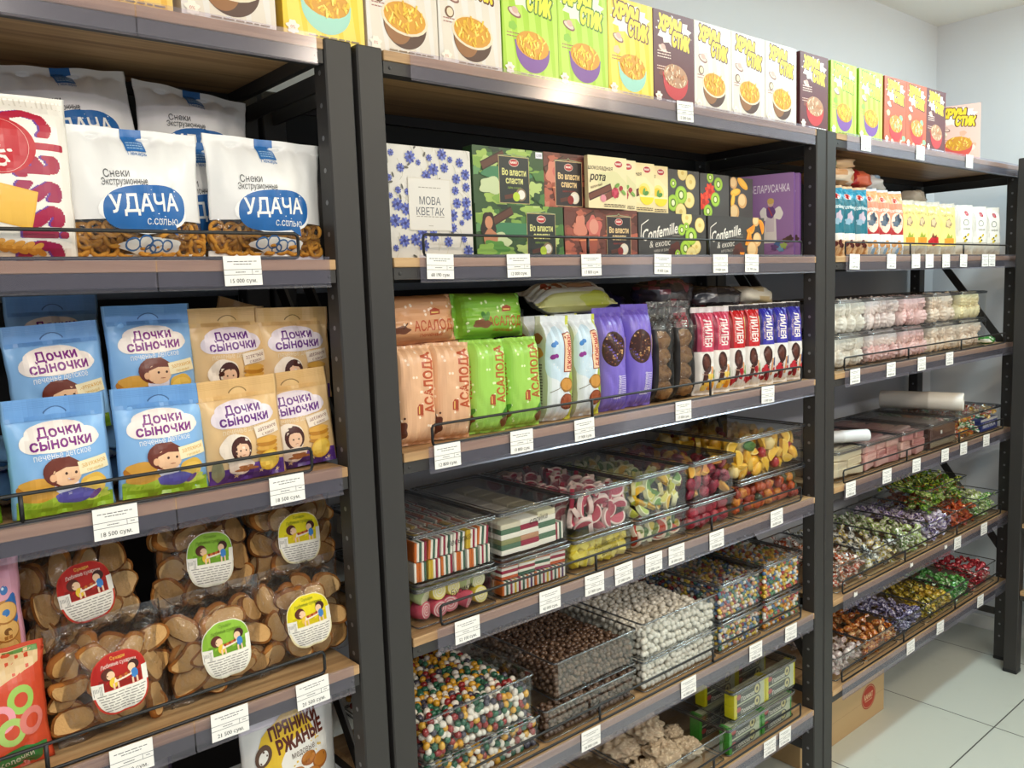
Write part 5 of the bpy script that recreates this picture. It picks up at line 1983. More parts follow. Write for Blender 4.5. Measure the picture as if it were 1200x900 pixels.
def violet_art(w=0.180, h=0.222):
    a = Art(w, h)
    a.rect(-w / 2, 0, w / 2, h, '#7a68c8')
    a.rect(-w / 2, h - 0.016, w / 2, h, '#6a58b6')
    a.rect(0.030, 0, w / 2, h, '#6957b8')
    a.ell(-0.006, 0.136, 0.030, 0.038, '#3a1d18', n=32)
    R = random.Random(5)
    for k in range(60):
        t, q = R.uniform(0, 6.28), math.sqrt(R.random())
        a.ell(-0.006 + 0.028 * q * math.cos(t), 0.136 + 0.036 * q * math.sin(t), 0.0022, 0.0018, R.choice(['#5a3020', '#6e4028', '#8a5634', '#caa06a', '#4a261c']), n=6, layer=a.n + 1 + k % 3)
    a.n += 4
    a.rect(0.027, 0.112, 0.034, 0.160, '#c9a08a')
    a.rect(0.0285, 0.112, 0.0325, 0.160, '#e0c0a8')
    for k in range(3):
        a.lines_of_print(0.004 + k * 0.006, 0.018 + k * 0.003, 0.075, 12, 0.004, 0.0016, '#d6cff0', 4 + k)
    a.text('печенье', 0.004, 0.058, 0.009, '#ded8f2', w=0.040, rot=PI / 2, bold=0.02)
    a.lines_of_print(-0.012, 0.010, 0.034, 2, 0.006, 0.003, '#ded8f2', 9)
    return a


VP = [stand_pack(66, violet_art(), '#6b59ba', h=0.226, d=0.060, w=0.082), stand_pack(67, violet_art(), '#6b59ba', h=0.230, d=0.060, w=0.082)]
biscuit_pack(VP[0], 'violet biscuit pack with a dark round cookie, next to the white packs', (1.343, 0.056, zC + 0.001), (-0.03, 0.0, -0.12))
biscuit_pack(VP[1], 'violet biscuit pack with a dark round cookie, next to the gingerbread', (1.427, 0.054, zC + 0.001), (-0.03, 0.02, -0.12))
biscuit_pack(VP[0], 'violet biscuit pack leaning in the shade behind the nearer violet pack', (1.400, 0.135, zC + 0.006), (-0.08, 0.10, 0.0))

# see-through gingerbread packs with dark edges
tu = Tube(0.080, 0.232, 0.062, p=4.5, q=5.0, seal=(0.004, 0.036), seed=71, wr=0.004, shrink=0.0, nu=60, nv=36)


def ginger_zone(s, y):
    return 1 if (-0.031 < s < 0.026 and 0.008 < y < 0.165) or y > 0.168 else 0


CK = make_pack('pack_film', tu, '#26221f', None, ('film', 'clear_film'), ginger_zone)
a = Art(0.08, 0.2)
a.rect(0.031, 0.03, 0.036, 0.14, '#5a2a20')
CK = CK.mesh('pack_film', ['film', 'clear_film'])


def lump_mesh(seed, sx, sy, sz, c1, c2, mat='crumb', n=14, m=9, rough=0.16, freq=2.2):
    mb = MB()
    mb.ball((0, 0, 0), 1, 1, 1, c1, n, m)
    V = []
    for p in mb.v:
        q = Vector(p)
        k = 1 + rough * mnoise.noise(q * freq + Vector((seed * 7.3, 0, 0))) + rough * 0.5 * mnoise.noise(q * freq * 2.3 + Vector((0, seed * 5.1, 0)))
        V.append((p[0] * k * sx, p[1] * k * sy, p[2] * k * sz))
    mb.v = V
    R = random.Random(seed)
    mb.c = [hx(c1) if R.random() < 0.7 else hx(c2) for _ in mb.c]
    return mb.mesh('lump', mat)


GING = [lump_mesh(k, 0.029, 0.017, 0.0225, '#8f6a42', '#7a5634') for k in range(3)]
for k, (x, rz, lab) in enumerate(((1.514, 0.0, 'see-through gingerbread pack with dark edges, next to the violet packs'), (1.592, 0.0, 'see-through gingerbread pack with dark edges, next to the pink pack'))):
    t = thing('gingerbread_pack', lab, 'gingerbread pack', (x, 0.058, zC + 0.001), (-0.03, 0.03, rz))
    link('pack_film', CK, t)
    R = random.Random(k)
    for j in range(4):
        for i in range(2):
            link('gingerbread', GING[(j + i + k) % 3], t, ((-0.002) + R.uniform(-0.003, 0.003), -0.010 + 0.026 * i, 0.028 + j * 0.038), (R.uniform(-0.2, 0.2), R.uniform(-0.4, 0.4), R.uniform(-0.3, 0.3)))
    for i in range(1):
        pass


# chocolate spoon packs in three colours
def spoon_art(kind, w=0.150, h=0.212):
    a = Art(w, h)
    base = {'pink': '#c8435f', 'red': '#c01f22', 'blue': '#3a35a0'}[kind]
    dk = {'pink': '#9a3550', 'red': '#8f1416', 'blue': '#2a2678'}[kind]
    a.rect(-w / 2, 0, w / 2, h * 0.5, '#e6e1dc')
    a.rect(-w / 2, h * 0.5, w / 2, h - 0.012, base)
    a.rect(-w / 2, h * 0.5, -0.026, h - 0.012, '#2a2326' if kind != 'pink' else '#5a2434')
    a.rect(-0.026, h * 0.5, -0.016, h - 0.012, dk)
    a.text('ЛИЛЕЯ', 0.004, h * 0.71, 0.0195, '#f2e6e2', w=0.066, rot=-PI / 2, bold=0.05)
    a.text('бисквитная', -0.010, h * 0.68, 0.006, '#e6c9c4', w=0.044, rot=-PI / 2)
    a.text('Шоколад', -0.034, h * 0.70, 0.010, '#d6cfc8', w=0.046, rot=-PI / 2, skew=0.2)
    a.rect(0.022, h * 0.60, 0.030, h * 0.86, '#d9d27a' if kind != 'blue' else '#d98a9a')
    a.ell(-0.002, h * 0.37, 0.0135, 0.024, '#3e1d14', 0.1, 24)
    a.ell(-0.004, h * 0.38, 0.008, 0.016, '#5a2c1e', 0.1, 20)
    a.line([(-0.004, h * 0.27), (-0.008, h * 0.10)], 0.012, '#4a241a')
    a.line([(-0.014, h * 0.245), (0.006, h * 0.235)], 0.002, '#c9a08a')
    a.line([(0.014, h * 0.33), (0.010, h * 0.12)], 0.005, '#d99a6a')
    R = random.Random(kind)
    for k in range(8):
        x, y = R.uniform(-0.022, 0.026), R.uniform(0.014, 0.05)
        if kind == 'pink':
            a.blob(x, y, 0.009, 0.007, R.choice(['#e0901e', '#f0b83a', '#e9a83c', '#f2d068']), k, 0.2)
        else:
            a.ell(x, y, 0.0065, 0.0065, R.choice(['#b01826', '#c22634', '#8f1220']), n=12)
    a.blob(0.026, 0.06 if kind == 'blue' else 0.05, 0.010, 0.012, {'pink': '#5a9a3c', 'red': '#6fa54a', 'blue': '#3f4a78'}[kind], 9, 0.25)
    a.rect(-w / 2, h - 0.012, w / 2, h, '#2c262a' if kind != 'pink' else '#d8cfd2')
    return a


SP = {}
for k, kind in enumerate(('pink', 'red', 'blue')):
    tu = Tube(0.064, 0.214, 0.044, p=4.0, q=5.0, seal=(0.006, 0.016), seed=75 + k, wr=0.0032, shrink=0.0, nu=56, nv=36)
    SP[kind] = make_pack('biscuit_pack', tu, '#e6e1dc', spoon_art(kind)).mesh('biscuit_pack', 'film')
for x, kind, lab in ((1.6740, 'pink', 'pink topped chocolate spoon pack, first of the pair, next to the gingerbread'), (1.7395, 'pink', 'pink topped chocolate spoon pack, second of the pair, next to the red'),
                     (1.8050, 'red', 'red topped chocolate spoon pack next to the pink pair'), (1.8705, 'red', 'red topped chocolate spoon pack next to the blue packs'),
                     (1.9360, 'blue', 'blue topped chocolate spoon pack next to the red pair'), (2.0015, 'blue', 'blue topped chocolate spoon pack between two other blue ones'), (2.070, 'blue', 'blue topped chocolate spoon pack leaning by the far steel post')):
    biscuit_pack(SP[kind], lab, (x - 0.010 if x < 2.05 else 2.060, 0.048, zC + 0.001), (-0.03, 0.02, -0.28))


# loose packs thrown on top at the back of that shelf
def crumple(name, seed, sx, sy, sz, col, col2, label, cat, loc, rot=(0, 0, 0), mat='film', text=None):
    mb = MB()
    mb.ball((0, 0, 0), 1, 1, 1, col, 26, 16)
    V = []
    for p in mb.v:
        q = Vector(p)
        k = 1 + 0.22 * mnoise.noise(q * 2.0 + Vector((seed * 3.7, 1, 0))) + 0.14 * abs(mnoise.noise(q * 4.5 + Vector((0, seed * 2.1, 0))))
        ex = lambda t, s: math.copysign(abs(t) ** 0.7, t) * s
        V.append((ex(p[0], sx) * k, ex(p[1], sy) * k, ex(p[2], sz) * k))
    mb.v = V
    R = random.Random(seed)
    n = len(mb.c)
    for i in range(n):
        p = Vector(mb.v[mb.f[i][0]])
        if mnoise.noise(Vector((p.x / sx, p.y / sy, p.z / sz)) * 1.6 + Vector((seed, 0, 0))) > 0.12:
            mb.c[i] = hx(col2)
    zmin = min(p[2] for p in mb.v)
    mb.v = [(p[0], p[1], p[2] - zmin) for p in mb.v]
    o = mb.build(name, mat, None, loc)
    o.rotation_euler = rot
    return tag(o, label, cat)


crumple('sweet_bag', 1, 0.085, 0.055, 0.035, '#3a3336', '#7a3a44', 'dark crumpled sweet bag with red print, lying over the gingerbread packs', 'sweet bag', (1.640, 0.150, zC + 0.212), (0, 0, 0.1), 'foil')
crumple('sweet_bag', 2, 0.075, 0.050, 0.030, '#2c292c', '#4a4448', 'dark grey crumpled bag lying behind the pink and red packs', 'sweet bag', (1.835, 0.150, zC + 0.200), (0, 0, -0.2), 'foil')
crumple('sweet_bag', 3, 0.090, 0.050, 0.026, '#e0dac8', '#c9b488', 'cream biscuit bag lying on top of the blue packs', 'sweet bag', (1.985, 0.140, zC + 0.205), (0, 0.05, 0.1), 'film')
crumple('sweet_bag', 4, 0.055, 0.040, 0.026, '#8a8d8c', '#6f7270', 'grey clear wrap lying high behind the green biscuit packs', 'sweet bag', (1.175, 0.235, zC + 0.190), (0, 0, 0.0), 'film')
crumple('sweet_bag', 5, 0.110, 0.055, 0.035, '#2b2a5e', '#3c3a7a', 'navy blue wrap lying in the shade behind the violet packs', 'sweet bag', (1.470, 0.255, zC + 0.185), (0, 0, 0.0), 'film')
for k, x in enumerate((1.20, 1.44, 1.52, 1.70, 1.80, 1.90, 2.00)):
    kind = ('blue', 'blue', 'red', 'pink', 'red', 'red', 'blue')[k]
    biscuit_pack(SP[kind], f'{kind} topped chocolate spoon pack in the hidden second row, number {("one","two","three","four","five","six","seven")[k]} from the near end', (x, 0.235 if k < 3 else 0.150, zC + 0.001 - (0.03 if False else 0)), (0, 0, 0))
# ------------------------------------------------------------------ clear bins
def bin_meshes(w, d, h, lid, text=None, taper=0.004, th=0.0022):
    """tray (base at z 0, front at y 0, middle at x 0) and its lid"""
    mb = MB()
    o0, o1 = w / 2 - taper, w / 2 - 0.002

    def ring(hw, y0, y1, z, r=0.010, n=4):
        pts = []
        for (cx, cy, a0) in ((hw - r, y0 + r, -PI / 2), (hw - r, y1 - r, 0), (-hw + r, y1 - r, PI / 2), (-hw + r, y0 + r, PI)):
            for k in range(n + 1):
                a = a0 + PI / 2 * k / n
                pts.append((cx + r * math.cos(a), cy + r * math.sin(a), z))
        return pts

    R = [ring(o0 - 0.003, taper + 0.003, d - taper - 0.003, 0.0), ring(o0, taper, d - taper, 0.004), ring(o1, 0.002, d - 0.002, h - 0.006), ring(o1, 0.002, d - 0.002, h),
         ring(o1 - th, 0.002 + th, d - 0.002 - th, h), ring(o0 - th, taper + th, d - taper - th, 0.004), ring(o0 - th - 0.003, taper + th + 0.003, d - taper - th - 0.003, 0.0025)]
    n = len(R[0])
    V = [p for r_ in R for p in r_]
    F = []
    for j in range(len(R) - 1):
        for i in range(n):
            F.append((j * n + i, j * n + (i + 1) % n, (j + 1) * n + (i + 1) % n, (j + 1) * n + i))
    F.append(tuple(reversed(range(n))))
    F.append(tuple((len(R) - 1) * n + i for i in range(n)))
    mb.add(V, F, '#ffffff', 0, False)
    # thick bead round the mouth and the foot
    for (hw, y0, y1, z, r_) in ((o1, 0.002, d - 0.002, h - 0.002, 0.0021), (o0 - 0.001, taper + 0.001, d - taper - 0.001, 0.003, 0.0016)):
        mb.tube(ring(hw, y0, y1, z), r_, '#ffffff', 6, True, 1)
    if text:
        a = Art(w, h)
        for k, t in enumerate(text):
            a.text(t, 0.006 + 0.008 * k, h * 0.74 - 0.018 * k, 0.012, '#15151a', w=min(0.008 * len(t), w * 0.62), rot=0.10, skew=0.25)
        a.onto(mb, lambda x, y, l: (x, 0.0022 + (taper - 0.002) * (1 - y / h) - l - 0.0004, y), mat=2)
    tray = mb.mesh('tray', ['acrylic', 'acrylic_rim', 'matte'])
    lm = None
    if lid:
        mb = MB()
        lo = ring(w / 2 - 0.0005, 0.0005, d - 0.0005, 0.0)
        hi = ring(w / 2 - 0.0005, 0.0005, d - 0.0005, 0.0042)
        tp = ring(w / 2 - 0.004, 0.004, d - 0.004, 0.0056)
        n = len(lo)
        V = lo + hi + tp
        F = [(j * n + i, j * n + (i + 1) % n, (j + 1) * n + (i + 1) % n, (j + 1) * n + i) for j in range(2) for i in range(n)]
        F += [tuple(reversed(range(n))), tuple(2 * n + i for i in range(n))]
        mb.add(V, F, '#ffffff', 0)
        mb.tube(ring(w / 2 - 0.0012, 0.0012, d - 0.0012, 0.0022), 0.0020, '#ffffff', 6, True, 1)
        mb.tube(ring(w / 2 - 0.007, 0.007, d - 0.007, 0.0056), 0.0010, '#ffffff', 6, True, 1)
        lm = mb.mesh('lid', ['lid_plastic', 'acrylic_rim'])
    return tray, lm


BINM = {}


def candy_bin(x0, x1, y0, y1, z0, h, label, lid=True, text=None, group='clear sweet bins'):
    w, d = x1 - x0, y1 - y0
    k = (round(w, 3), round(d, 3), round(h, 3), lid, text)
    if k not in BINM:
        BINM[k] = bin_meshes(w, d, h - (0.0062 if lid else 0), lid, text)
    t = thing('sweet_bin', label, 'sweet bin', ((x0 + x1) / 2, y0, z0), (0, 0, 0), group)
    link('tray', BINM[k][0], t)
    if lid:
        link('lid', BINM[k][1], t, (0, 0, h - 0.0060))
    return t


# ------------------------------------------------------------------ loose sweets
def sweet(name, me, label, cat, loc, rot, group):
    return tag(link(name, me, None, loc, rot), label, cat, group)


def bar_mesh(cols, sx, sy, sz, seed=0):
    """layered block: layers along x"""
    mb = MB()
    n = len(cols)
    R = random.Random(seed)
    for i, c in enumerate(cols):
        x0, x1 = -sx / 2 + sx * i / n, -sx / 2 + sx * (i + 1) / n
        e = R.uniform(-0.0004, 0.0004)
        mb.cbox(x0, x1, -sy / 2 + e, sy / 2 + e, -sz / 2, sz / 2 + e, min(0.0012, sx / n * 0.3), c)
    return mb.mesh('layered_bar', 'sugared')


def wedge_mesh(flesh, rind, r, th, name='citrus_slice', mat='sugared', full=0.5):
    mb = MB()
    n = 14
    arc = [(r * math.cos(PI * 2 * full * i / n), -r * math.sin(PI * 2 * full * i / n)) for i in range(n + 1)]
    inn = [(p[0] * 0.84, p[1] * 0.84) for p in arc]
    t = th / 2
    bow = 0.0012
    for s in (-1, 1):
        y = s * t
        V = [(p[0], y * 0.86, p[1]) for p in arc] + [(p[0], y, p[1]) for p in inn] + [(0, y + s * bow, -r * 0.2)]
        m = n + 1
        F, c = [], []
        for i in range(n):
            F.append((i, i + 1, m + i + 1, m + i) if s < 0 else (m + i, m + i + 1, i + 1, i))
            c.append(rind)
            F.append((m + i, m + i + 1, 2 * m) if s < 0 else (2 * m, m + i + 1, m + i))
            c.append(flesh)
        F.append((m + n, m, 2 * m) if s < 0 else (2 * m, m, m + n))
        c.append(flesh)
        mb.add(V, F, c, 0)
    m = n + 1
    V = [(p[0], -t * 0.86, p[1]) for p in arc] + [(p[0], t * 0.86, p[1]) for p in arc]
    mb.add(V, [(i + 1, i, m + i, m + i + 1) for i in range(n)], rind)
    V = [(r, -t * 0.86, 0), (-r, -t * 0.86, 0), (-r, t * 0.86, 0), (r, t * 0.86, 0)]
    mb.add(V, [(0, 1, 2, 3)], flesh)
    return mb.mesh(name, mat)


def swirl_mesh(col, core, r=0.0165, l=0.026):
    mb = MB()
    n = 20
    prof = [(r * 0.93, -l / 2), (r, -l / 2 + 0.002), (r, l / 2 - 0.002), (r * 0.93, l / 2)]
    mb.lathe(prof, col, n)
    for s in (-1, 1):
        z = s * l / 2
        V = [(r * 0.93 * math.cos(2 * PI * k / n), r * 0.93 * math.sin(2 * PI * k / n), z) for k in range(n)]
        mb.add(V, [tuple(range(n))], core)
        # spiral on the end
        m = 44
        V, F = [], []
        for i in range(m + 1):
            a = 2 * PI * 2.6 * i / m
            q = 0.0012 + (r * 0.86 - 0.0012) * i / m
            for o in (-0.0007, 0.0007):
                V.append(((q + o) * math.cos(a), (q + o) * math.sin(a), z + s * 0.0003))
        for i in range(m):
            F.append((2 * i, 2 * i + 1, 2 * i + 3, 2 * i + 2))
        mb.add(V, F, '#efe2da')
    mb.v = [(p[0], p[2], p[1]) for p in mb.v]
    return mb.mesh('swirl_sweet', 'sugared')


def chunk_mesh(seed, sx, sy, sz, c1, c2, name='jelly', mat='jelly'):
    me = lump_mesh(seed, sx, sy, sz, c1, c2, mat, 14, 9, 0.24, 1.5)
    me.name = name
    return me


def sugar_cube(seed, s, c1, c2):
    mb = MB()
    mb.cbox(-s[0] / 2, s[0] / 2, -s[1] / 2, s[1] / 2, -s[2] / 2, s[2] / 2, min(s) * 0.18, c1)
    R = random.Random(seed)
    mb.v = [(p[0] + R.uniform(-0.001, 0.001), p[1] + R.uniform(-0.001, 0.001), p[2] + R.uniform(-0.001, 0.001)) for p in mb.v]
    mb.c = [hx(c1) if R.random() < 0.6 else hx(c2) for _ in mb.c]
    return mb.mesh('jelly_cube', 'sugared')


def fill(x0, x1, y0, y1, z0, z1, nx, ny, nz, put, seed, covered=False, jit=0.25, heap=0.0):
    """a close-packed heap: a grid with jitter; only the layers that can be seen (front two, top one, near side)"""
    R = random.Random(seed)
    dx, dy, dz = (x1 - x0) / nx, (y1 - y0) / ny, (z1 - z0) / nz
    for k in range(nz):
        for j in range(ny):
            for i in range(nx):
                if not (j < 2 or (k == nz - 1 and not covered)):
                    continue
                if j >= 1 and k < nz - 1 and not (i == 0):
                    continue
                x = x0 + dx * (i + 0.5) + R.uniform(-jit, jit) * dx * 0.5
                y = y0 + dy * (j + 0.5) + R.uniform(-jit, jit) * dy * 0.5
                z = z0 + dz * (k + 0.5) + R.uniform(-jit, jit) * dz * 0.3
                if heap and k == nz - 1:
                    z += heap * (1 - abs(2 * (j + 0.5) / ny - 1)) * R.uniform(0.6, 1.0)
                put(R, (x, y, z), i, j, k)


Y0, Y1 = 0.018, 0.335
zD = 0.948
# six stacks on the jelly shelf: (x0, x1, lower label, upper label)
JB = [(0.787, 0.983, 'swirl sweets', 'striped layered bars standing on edge'), (0.987, 1.180, 'small layered bars', 'thick green, white and red layered slabs'),
      (1.184, 1.377, 'yellow sugared jellies', 'pink citrus slices with white rind'), (1.381, 1.577, 'mixed red and green citrus slices', 'lemon and lime slices'),
      (1.581, 1.767, 'dark red jellies', 'purple and orange jellies'), (1.772, 2.094, 'amber and dark gummies', 'yellow fruit jellies with one green piece')]
JT = {(0, 1): ('Весёлка',), (0, 0): ('Бусики',), (1, 1): ('...лойка',), (2, 0): ('Ананасовые', 'дольки'), (3, 1): ('Лайм',), (4, 1): ('Малина', 'и апельс.')}
JT[(1, 1)] = ('слойка',)
for c, (x0, x1, lo, up) in enumerate(JB):
    hb = 0.078 if c < 5 else 0.096
    ht = 0.099 if c < 5 else 0.112
    candy_bin(x0, x1, Y0, Y1, zD + 0.0005, hb, f'clear lidded bin of {lo}, lower in its stack', True, JT.get((c, 0)))
    candy_bin(x0, x1, Y0, Y1, zD + hb + 0.001, ht, f'clear lidded bin of {up}, upper in its stack', True, JT.get((c, 1)))


def inner(c, up):
    x0, x1 = JB[c][0] + 0.0105, JB[c][1] - 0.0105
    hb = 0.078 if c < 5 else 0.096
    ht = 0.099 if c < 5 else 0.112
    z0 = zD + 0.004 + (hb + 0.0005 if up else 0)
    z1 = z0 + (ht if up else hb) - 0.014
    return x0, x1, Y0 + 0.0095, Y1 - 0.012, z0, z1


# 1 upper: striped bars on edge in two tiers
W_, GR, RD, OR, YL = '#efe9dc', '#3f5f4c', '#96253f', '#cf6a24', '#d0ac2c'
BARS = [bar_mesh([W_, RD, W_, GR, W_], 0.026, 0.040, 0.036, 1), bar_mesh([W_, OR, OR, W_, GR], 0.026, 0.040, 0.036, 2), bar_mesh([OR, W_, GR, W_, RD], 0.026, 0.040, 0.036, 3), bar_mesh([YL, YL, W_, RD, W_], 0.026, 0.040, 0.036, 4)]


def put_bar(R, p, i, j, k):
    sweet('layered_bar', BARS[(i * 3 + j + k * 2 + R.randrange(2)) % 4], 'striped sugared jelly bar standing on edge in the top bin of swirls and bars stack', 'jelly bar', p, (0, (0.10 if k else 0.03) * (1 if i % 2 else 0.6), R.uniform(-0.05, 0.05)), 'striped layered jelly bars')


x0, x1, y0, y1, z0, z1 = inner(0, True)
fill(x0, x1, y0, y1, z0, z0 + 0.075, 6, 6, 2, put_bar, 1, jit=0.06)
# 1 lower: swirls
SW = [swirl_mesh('#c9495f', '#d77f88'), swirl_mesh('#d9c23a', '#e6d98a'), swirl_mesh('#cf7a3a', '#dc9a5a'), swirl_mesh('#d9698a', '#e08a4a'), swirl_mesh('#b9c48a', '#cdd0a0')]


def put_swirl(R, p, i, j, k):
    sweet('swirl_sweet', SW[R.choice([0, 1, 0, 1, 2, 3, 4])], 'sugared roll sweet with a white spiral, in the lower bin by the post', 'roll sweet', p, (R.uniform(-0.35, 0.35), R.uniform(-0.5, 0.5), R.uniform(-0.7, 0.7)), 'swirl roll sweets')


x0, x1, y0, y1, z0, z1 = inner(0, False)
fill(x0 + 0.004, x1 - 0.004, y0 + 0.004, y1, z0, z1, 5, 7, 2, put_swirl, 2, True, jit=0.25)
# 2 upper: slabs, layers lying flat
SL = [bar_mesh(['#d9d2ba', '#55735a', '#efe9dc', '#8a8a5c', '#55735a', '#efe9dc'], 0.062, 0.044, 0.050, 5), bar_mesh(['#efe9dc', '#96253f', '#efe9dc', '#b98a6a', '#96253f', '#efe9dc'], 0.064, 0.044, 0.050, 6),
      bar_mesh(['#d8d0b0', '#efe9dc', '#55735a', '#efe9dc', '#55735a', '#efe9dc'], 0.070, 0.044, 0.050, 7)]


def put_slab(R, p, i, j, k):
    m = SL[i % 3]
    sweet('layered_slab', m, 'thick layered jelly slab, layers lying flat, in the upper bin of the second stack', 'jelly slab', (p[0], p[1], z0 + m.get('hz', 0.033) + 0.002 + (0.004 if i == 2 else 0)), (0, PI / 2, 0.02 * (i - 1)), 'thick layered jelly slabs')


x0, x1, y0, y1, z0, z1 = inner(1, True)
fill(x0 + 0.004, x1 - 0.024, y0, y1, z0, z0 + 0.07, 3, 6, 1, put_slab, 3, jit=0.04)
for j in range(2):
    sweet('layered_bar', BARS[0], 'red striped jelly bar wedged upright at the end of the slab bin', 'jelly bar', (x1 - 0.014, y0 + 0.026 + 0.06 * j, z0 + 0.022), (0, 0.0, 0.0), 'red striped bars beside the slabs')
# 2 lower
SM = [bar_mesh(['#c4603a', W_, RD, W_, '#b9552c'], 0.030, 0.036, 0.044, 8), bar_mesh(['#d2a83a', W_, RD, W_, GR], 0.030, 0.036, 0.044, 9), bar_mesh(['#cf7a5a', W_, GR, W_, '#96405a'], 0.030, 0.036, 0.044, 10)]
SB = [bar_mesh([OR, W_, GR, W_, RD, W_, YL, W_], 0.042, 0.036, 0.028, 11), bar_mesh([RD, W_, GR, W_, OR, W_, '#5a3a6a', W_], 0.042, 0.036, 0.028, 12)]


def put_small(R, p, i, j, k):
    if k == 1:
        sweet('layered_bar', SM[(i + j) % 3], 'small layered jelly bar lying flat on top in the lower bin of the second stack', 'jelly bar', p, (0, PI / 2 + 0.05, R.uniform(-0.05, 0.05)), 'small layered jelly bars lying flat')
    else:
        sweet('layered_bar', SB[(i + j) % 2], 'small layered jelly bar standing at the bottom in the lower bin of the second stack', 'jelly bar', p, (0, 0.02, R.uniform(-0.03, 0.03)), 'small layered jelly bars on edge')


x0, x1, y0, y1, z0, z1 = inner(1, False)
fill(x0, x1, y0, y1, z0, z1, 4, 7, 2, put_small, 4, True, jit=0.05)
# 3 upper: pink slices
PK = [wedge_mesh('#b8354e', '#eed7d0', 0.023, 0.010), wedge_mesh('#a82c45', '#e9cdc6', 0.022, 0.011), wedge_mesh('#c64a62', '#f0dcd4', 0.023, 0.010)]


def put_slice(meshes, label, cat, group, name='citrus_slice', tilt=1.0):
    def put(R, p, i, j, k):
        sweet(name, R.choice(meshes), label, cat, p, (R.uniform(-0.9, 0.9) * tilt, R.uniform(0, 6.28), R.uniform(-0.9, 0.9) * tilt), group)
    return put


x0, x1, y0, y1, z0, z1 = inner(2, True)
fill(x0 + 0.006, x1 - 0.006, y0 + 0.008, y1, z0 + 0.004, z1 - 0.002, 6, 9, 4, put_slice(PK, 'pink sugared citrus slice with white rind in the upper bin above the yellow jellies', 'jelly slice', 'pink citrus slices'), 5)
# 3 lower: yellow sugared chunks
YC = [sugar_cube(k, (0.026, 0.022, 0.020), '#dfc83a', '#e9d960') for k in range(3)]
x0, x1, y0, y1, z0, z1 = inner(2, False)
fill(x0, x1, y0 + 0.002, y1, z0, z1 - 0.002, 7, 9, 3, put_slice(YC, 'yellow sugared jelly chunk in the lower bin under the pink slices', 'jelly', 'yellow sugared jellies', 'jelly_cube', 0.6), 6, True)
# 4 upper: lemon and lime
LM = [wedge_mesh('#c4c64a', '#f0ecc4', 0.019, 0.011), wedge_mesh('#d9d26a', '#eff0c0', 0.018, 0.012), wedge_mesh('#6f9a4a', '#e6ecc0', 0.019, 0.010), wedge_mesh('#b9cc5a', '#eef0c4', 0.018, 0.012), wedge_mesh('#e6b62c', '#f3e6a8', 0.019, 0.010)]
x0, x1, y0, y1, z0, z1 = inner(3, True)
fill(x0 + 0.004, x1 - 0.004, y0 + 0.008, y1, z0 + 0.002, z1 - 0.010, 7, 10, 4, put_slice(LM, 'lemon or lime sugared slice in the upper bin above the mixed citrus slices', 'jelly slice', 'lemon and lime slices'), 7)
# 4 lower: mixed citrus
MX = [wedge_mesh('#c63f28', '#efd9c4', 0.024, 0.011), wedge_mesh('#5f7f4a', '#e3e6c8', 0.024, 0.011), wedge_mesh('#8a9a4a', '#e6e6c4', 0.024, 0.011), wedge_mesh('#d2b84a', '#efe6c0', 0.022, 0.011)]
x0, x1, y0, y1, z0, z1 = inner(3, False)
fill(x0 + 0.008, x1 - 0.008, y0 + 0.010, y1, z0 + 0.004, z1 - 0.004, 6, 8, 3, put_slice(MX, 'red or green sugared citrus slice in the lower bin under the lemon slices', 'jelly slice', 'mixed citrus slices'), 8, True)
# 5 upper: purple and orange jellies
PJ = [chunk_mesh(1, 0.019, 0.010, 0.015, '#8f1f3a', '#7a1a34'), chunk_mesh(2, 0.016, 0.012, 0.015, '#a52c44', '#8a2038'), wedge_mesh('#e08c2c', '#e9b04c', 0.020, 0.012, 'jelly', 'jelly'), wedge_mesh('#e6a83c', '#eec46a', 0.018, 0.013, 'jelly', 'jelly')]
x0, x1, y0, y1, z0, z1 = inner(4, True)
fill(x0 + 0.004, x1 - 0.004, y0 + 0.006, y1, z0 + 0.002, z1 - 0.004, 6, 9, 3, put_slice(PJ, 'purple or orange jelly in the upper bin above the dark red jellies', 'jelly', 'purple and orange jellies', 'jelly', 1.0), 9, jit=0.6)
# 5 lower
DR = [chunk_mesh(5, 0.019, 0.015, 0.016, '#a01f34', '#8f1a2e'), chunk_mesh(6, 0.018, 0.015, 0.017, '#b02c40', '#9a2236')]
x0, x1, y0, y1, z0, z1 = inner(4, False)
fill(x0 + 0.004, x1 - 0.004, y0 + 0.006, y1, z0, z1 - 0.002, 5, 8, 2, put_slice(DR, 'dark red jelly in the lower bin under the purple and orange jellies', 'jelly', 'dark red jellies', 'jelly', 0.6), 10, True)
# 6 upper: yellow fruit jellies
YJ = [chunk_mesh(7, 0.024, 0.011, 0.016, '#e3a826', '#eebd44'), wedge_mesh('#e6b534', '#ecc65a', 0.024, 0.013, 'jelly', 'jelly'), wedge_mesh('#ecb93a', '#f3dc8a', 0.022, 0.012, 'jelly', 'jelly'), chunk_mesh(9, 0.014, 0.012, 0.013, '#a81f2c', '#8f1a26'), chunk_mesh(10, 0.019, 0.013, 0.017, '#e9cf8a', '#e3c270')]


def put_yj(R, p, i, j, k):
    m = YJ[4] if i > 9 and R.random() < 0.4 else YJ[R.choice([0, 1, 0, 1, 2, 2, 3, 4])]
    sweet('jelly', m, 'yellow, amber or red fruit jelly in the large upper bin by the far post', 'jelly', p, (R.uniform(-0.6, 0.6), R.uniform(0, 6.28), R.uniform(-0.6, 0.6)), 'yellow fruit jellies')


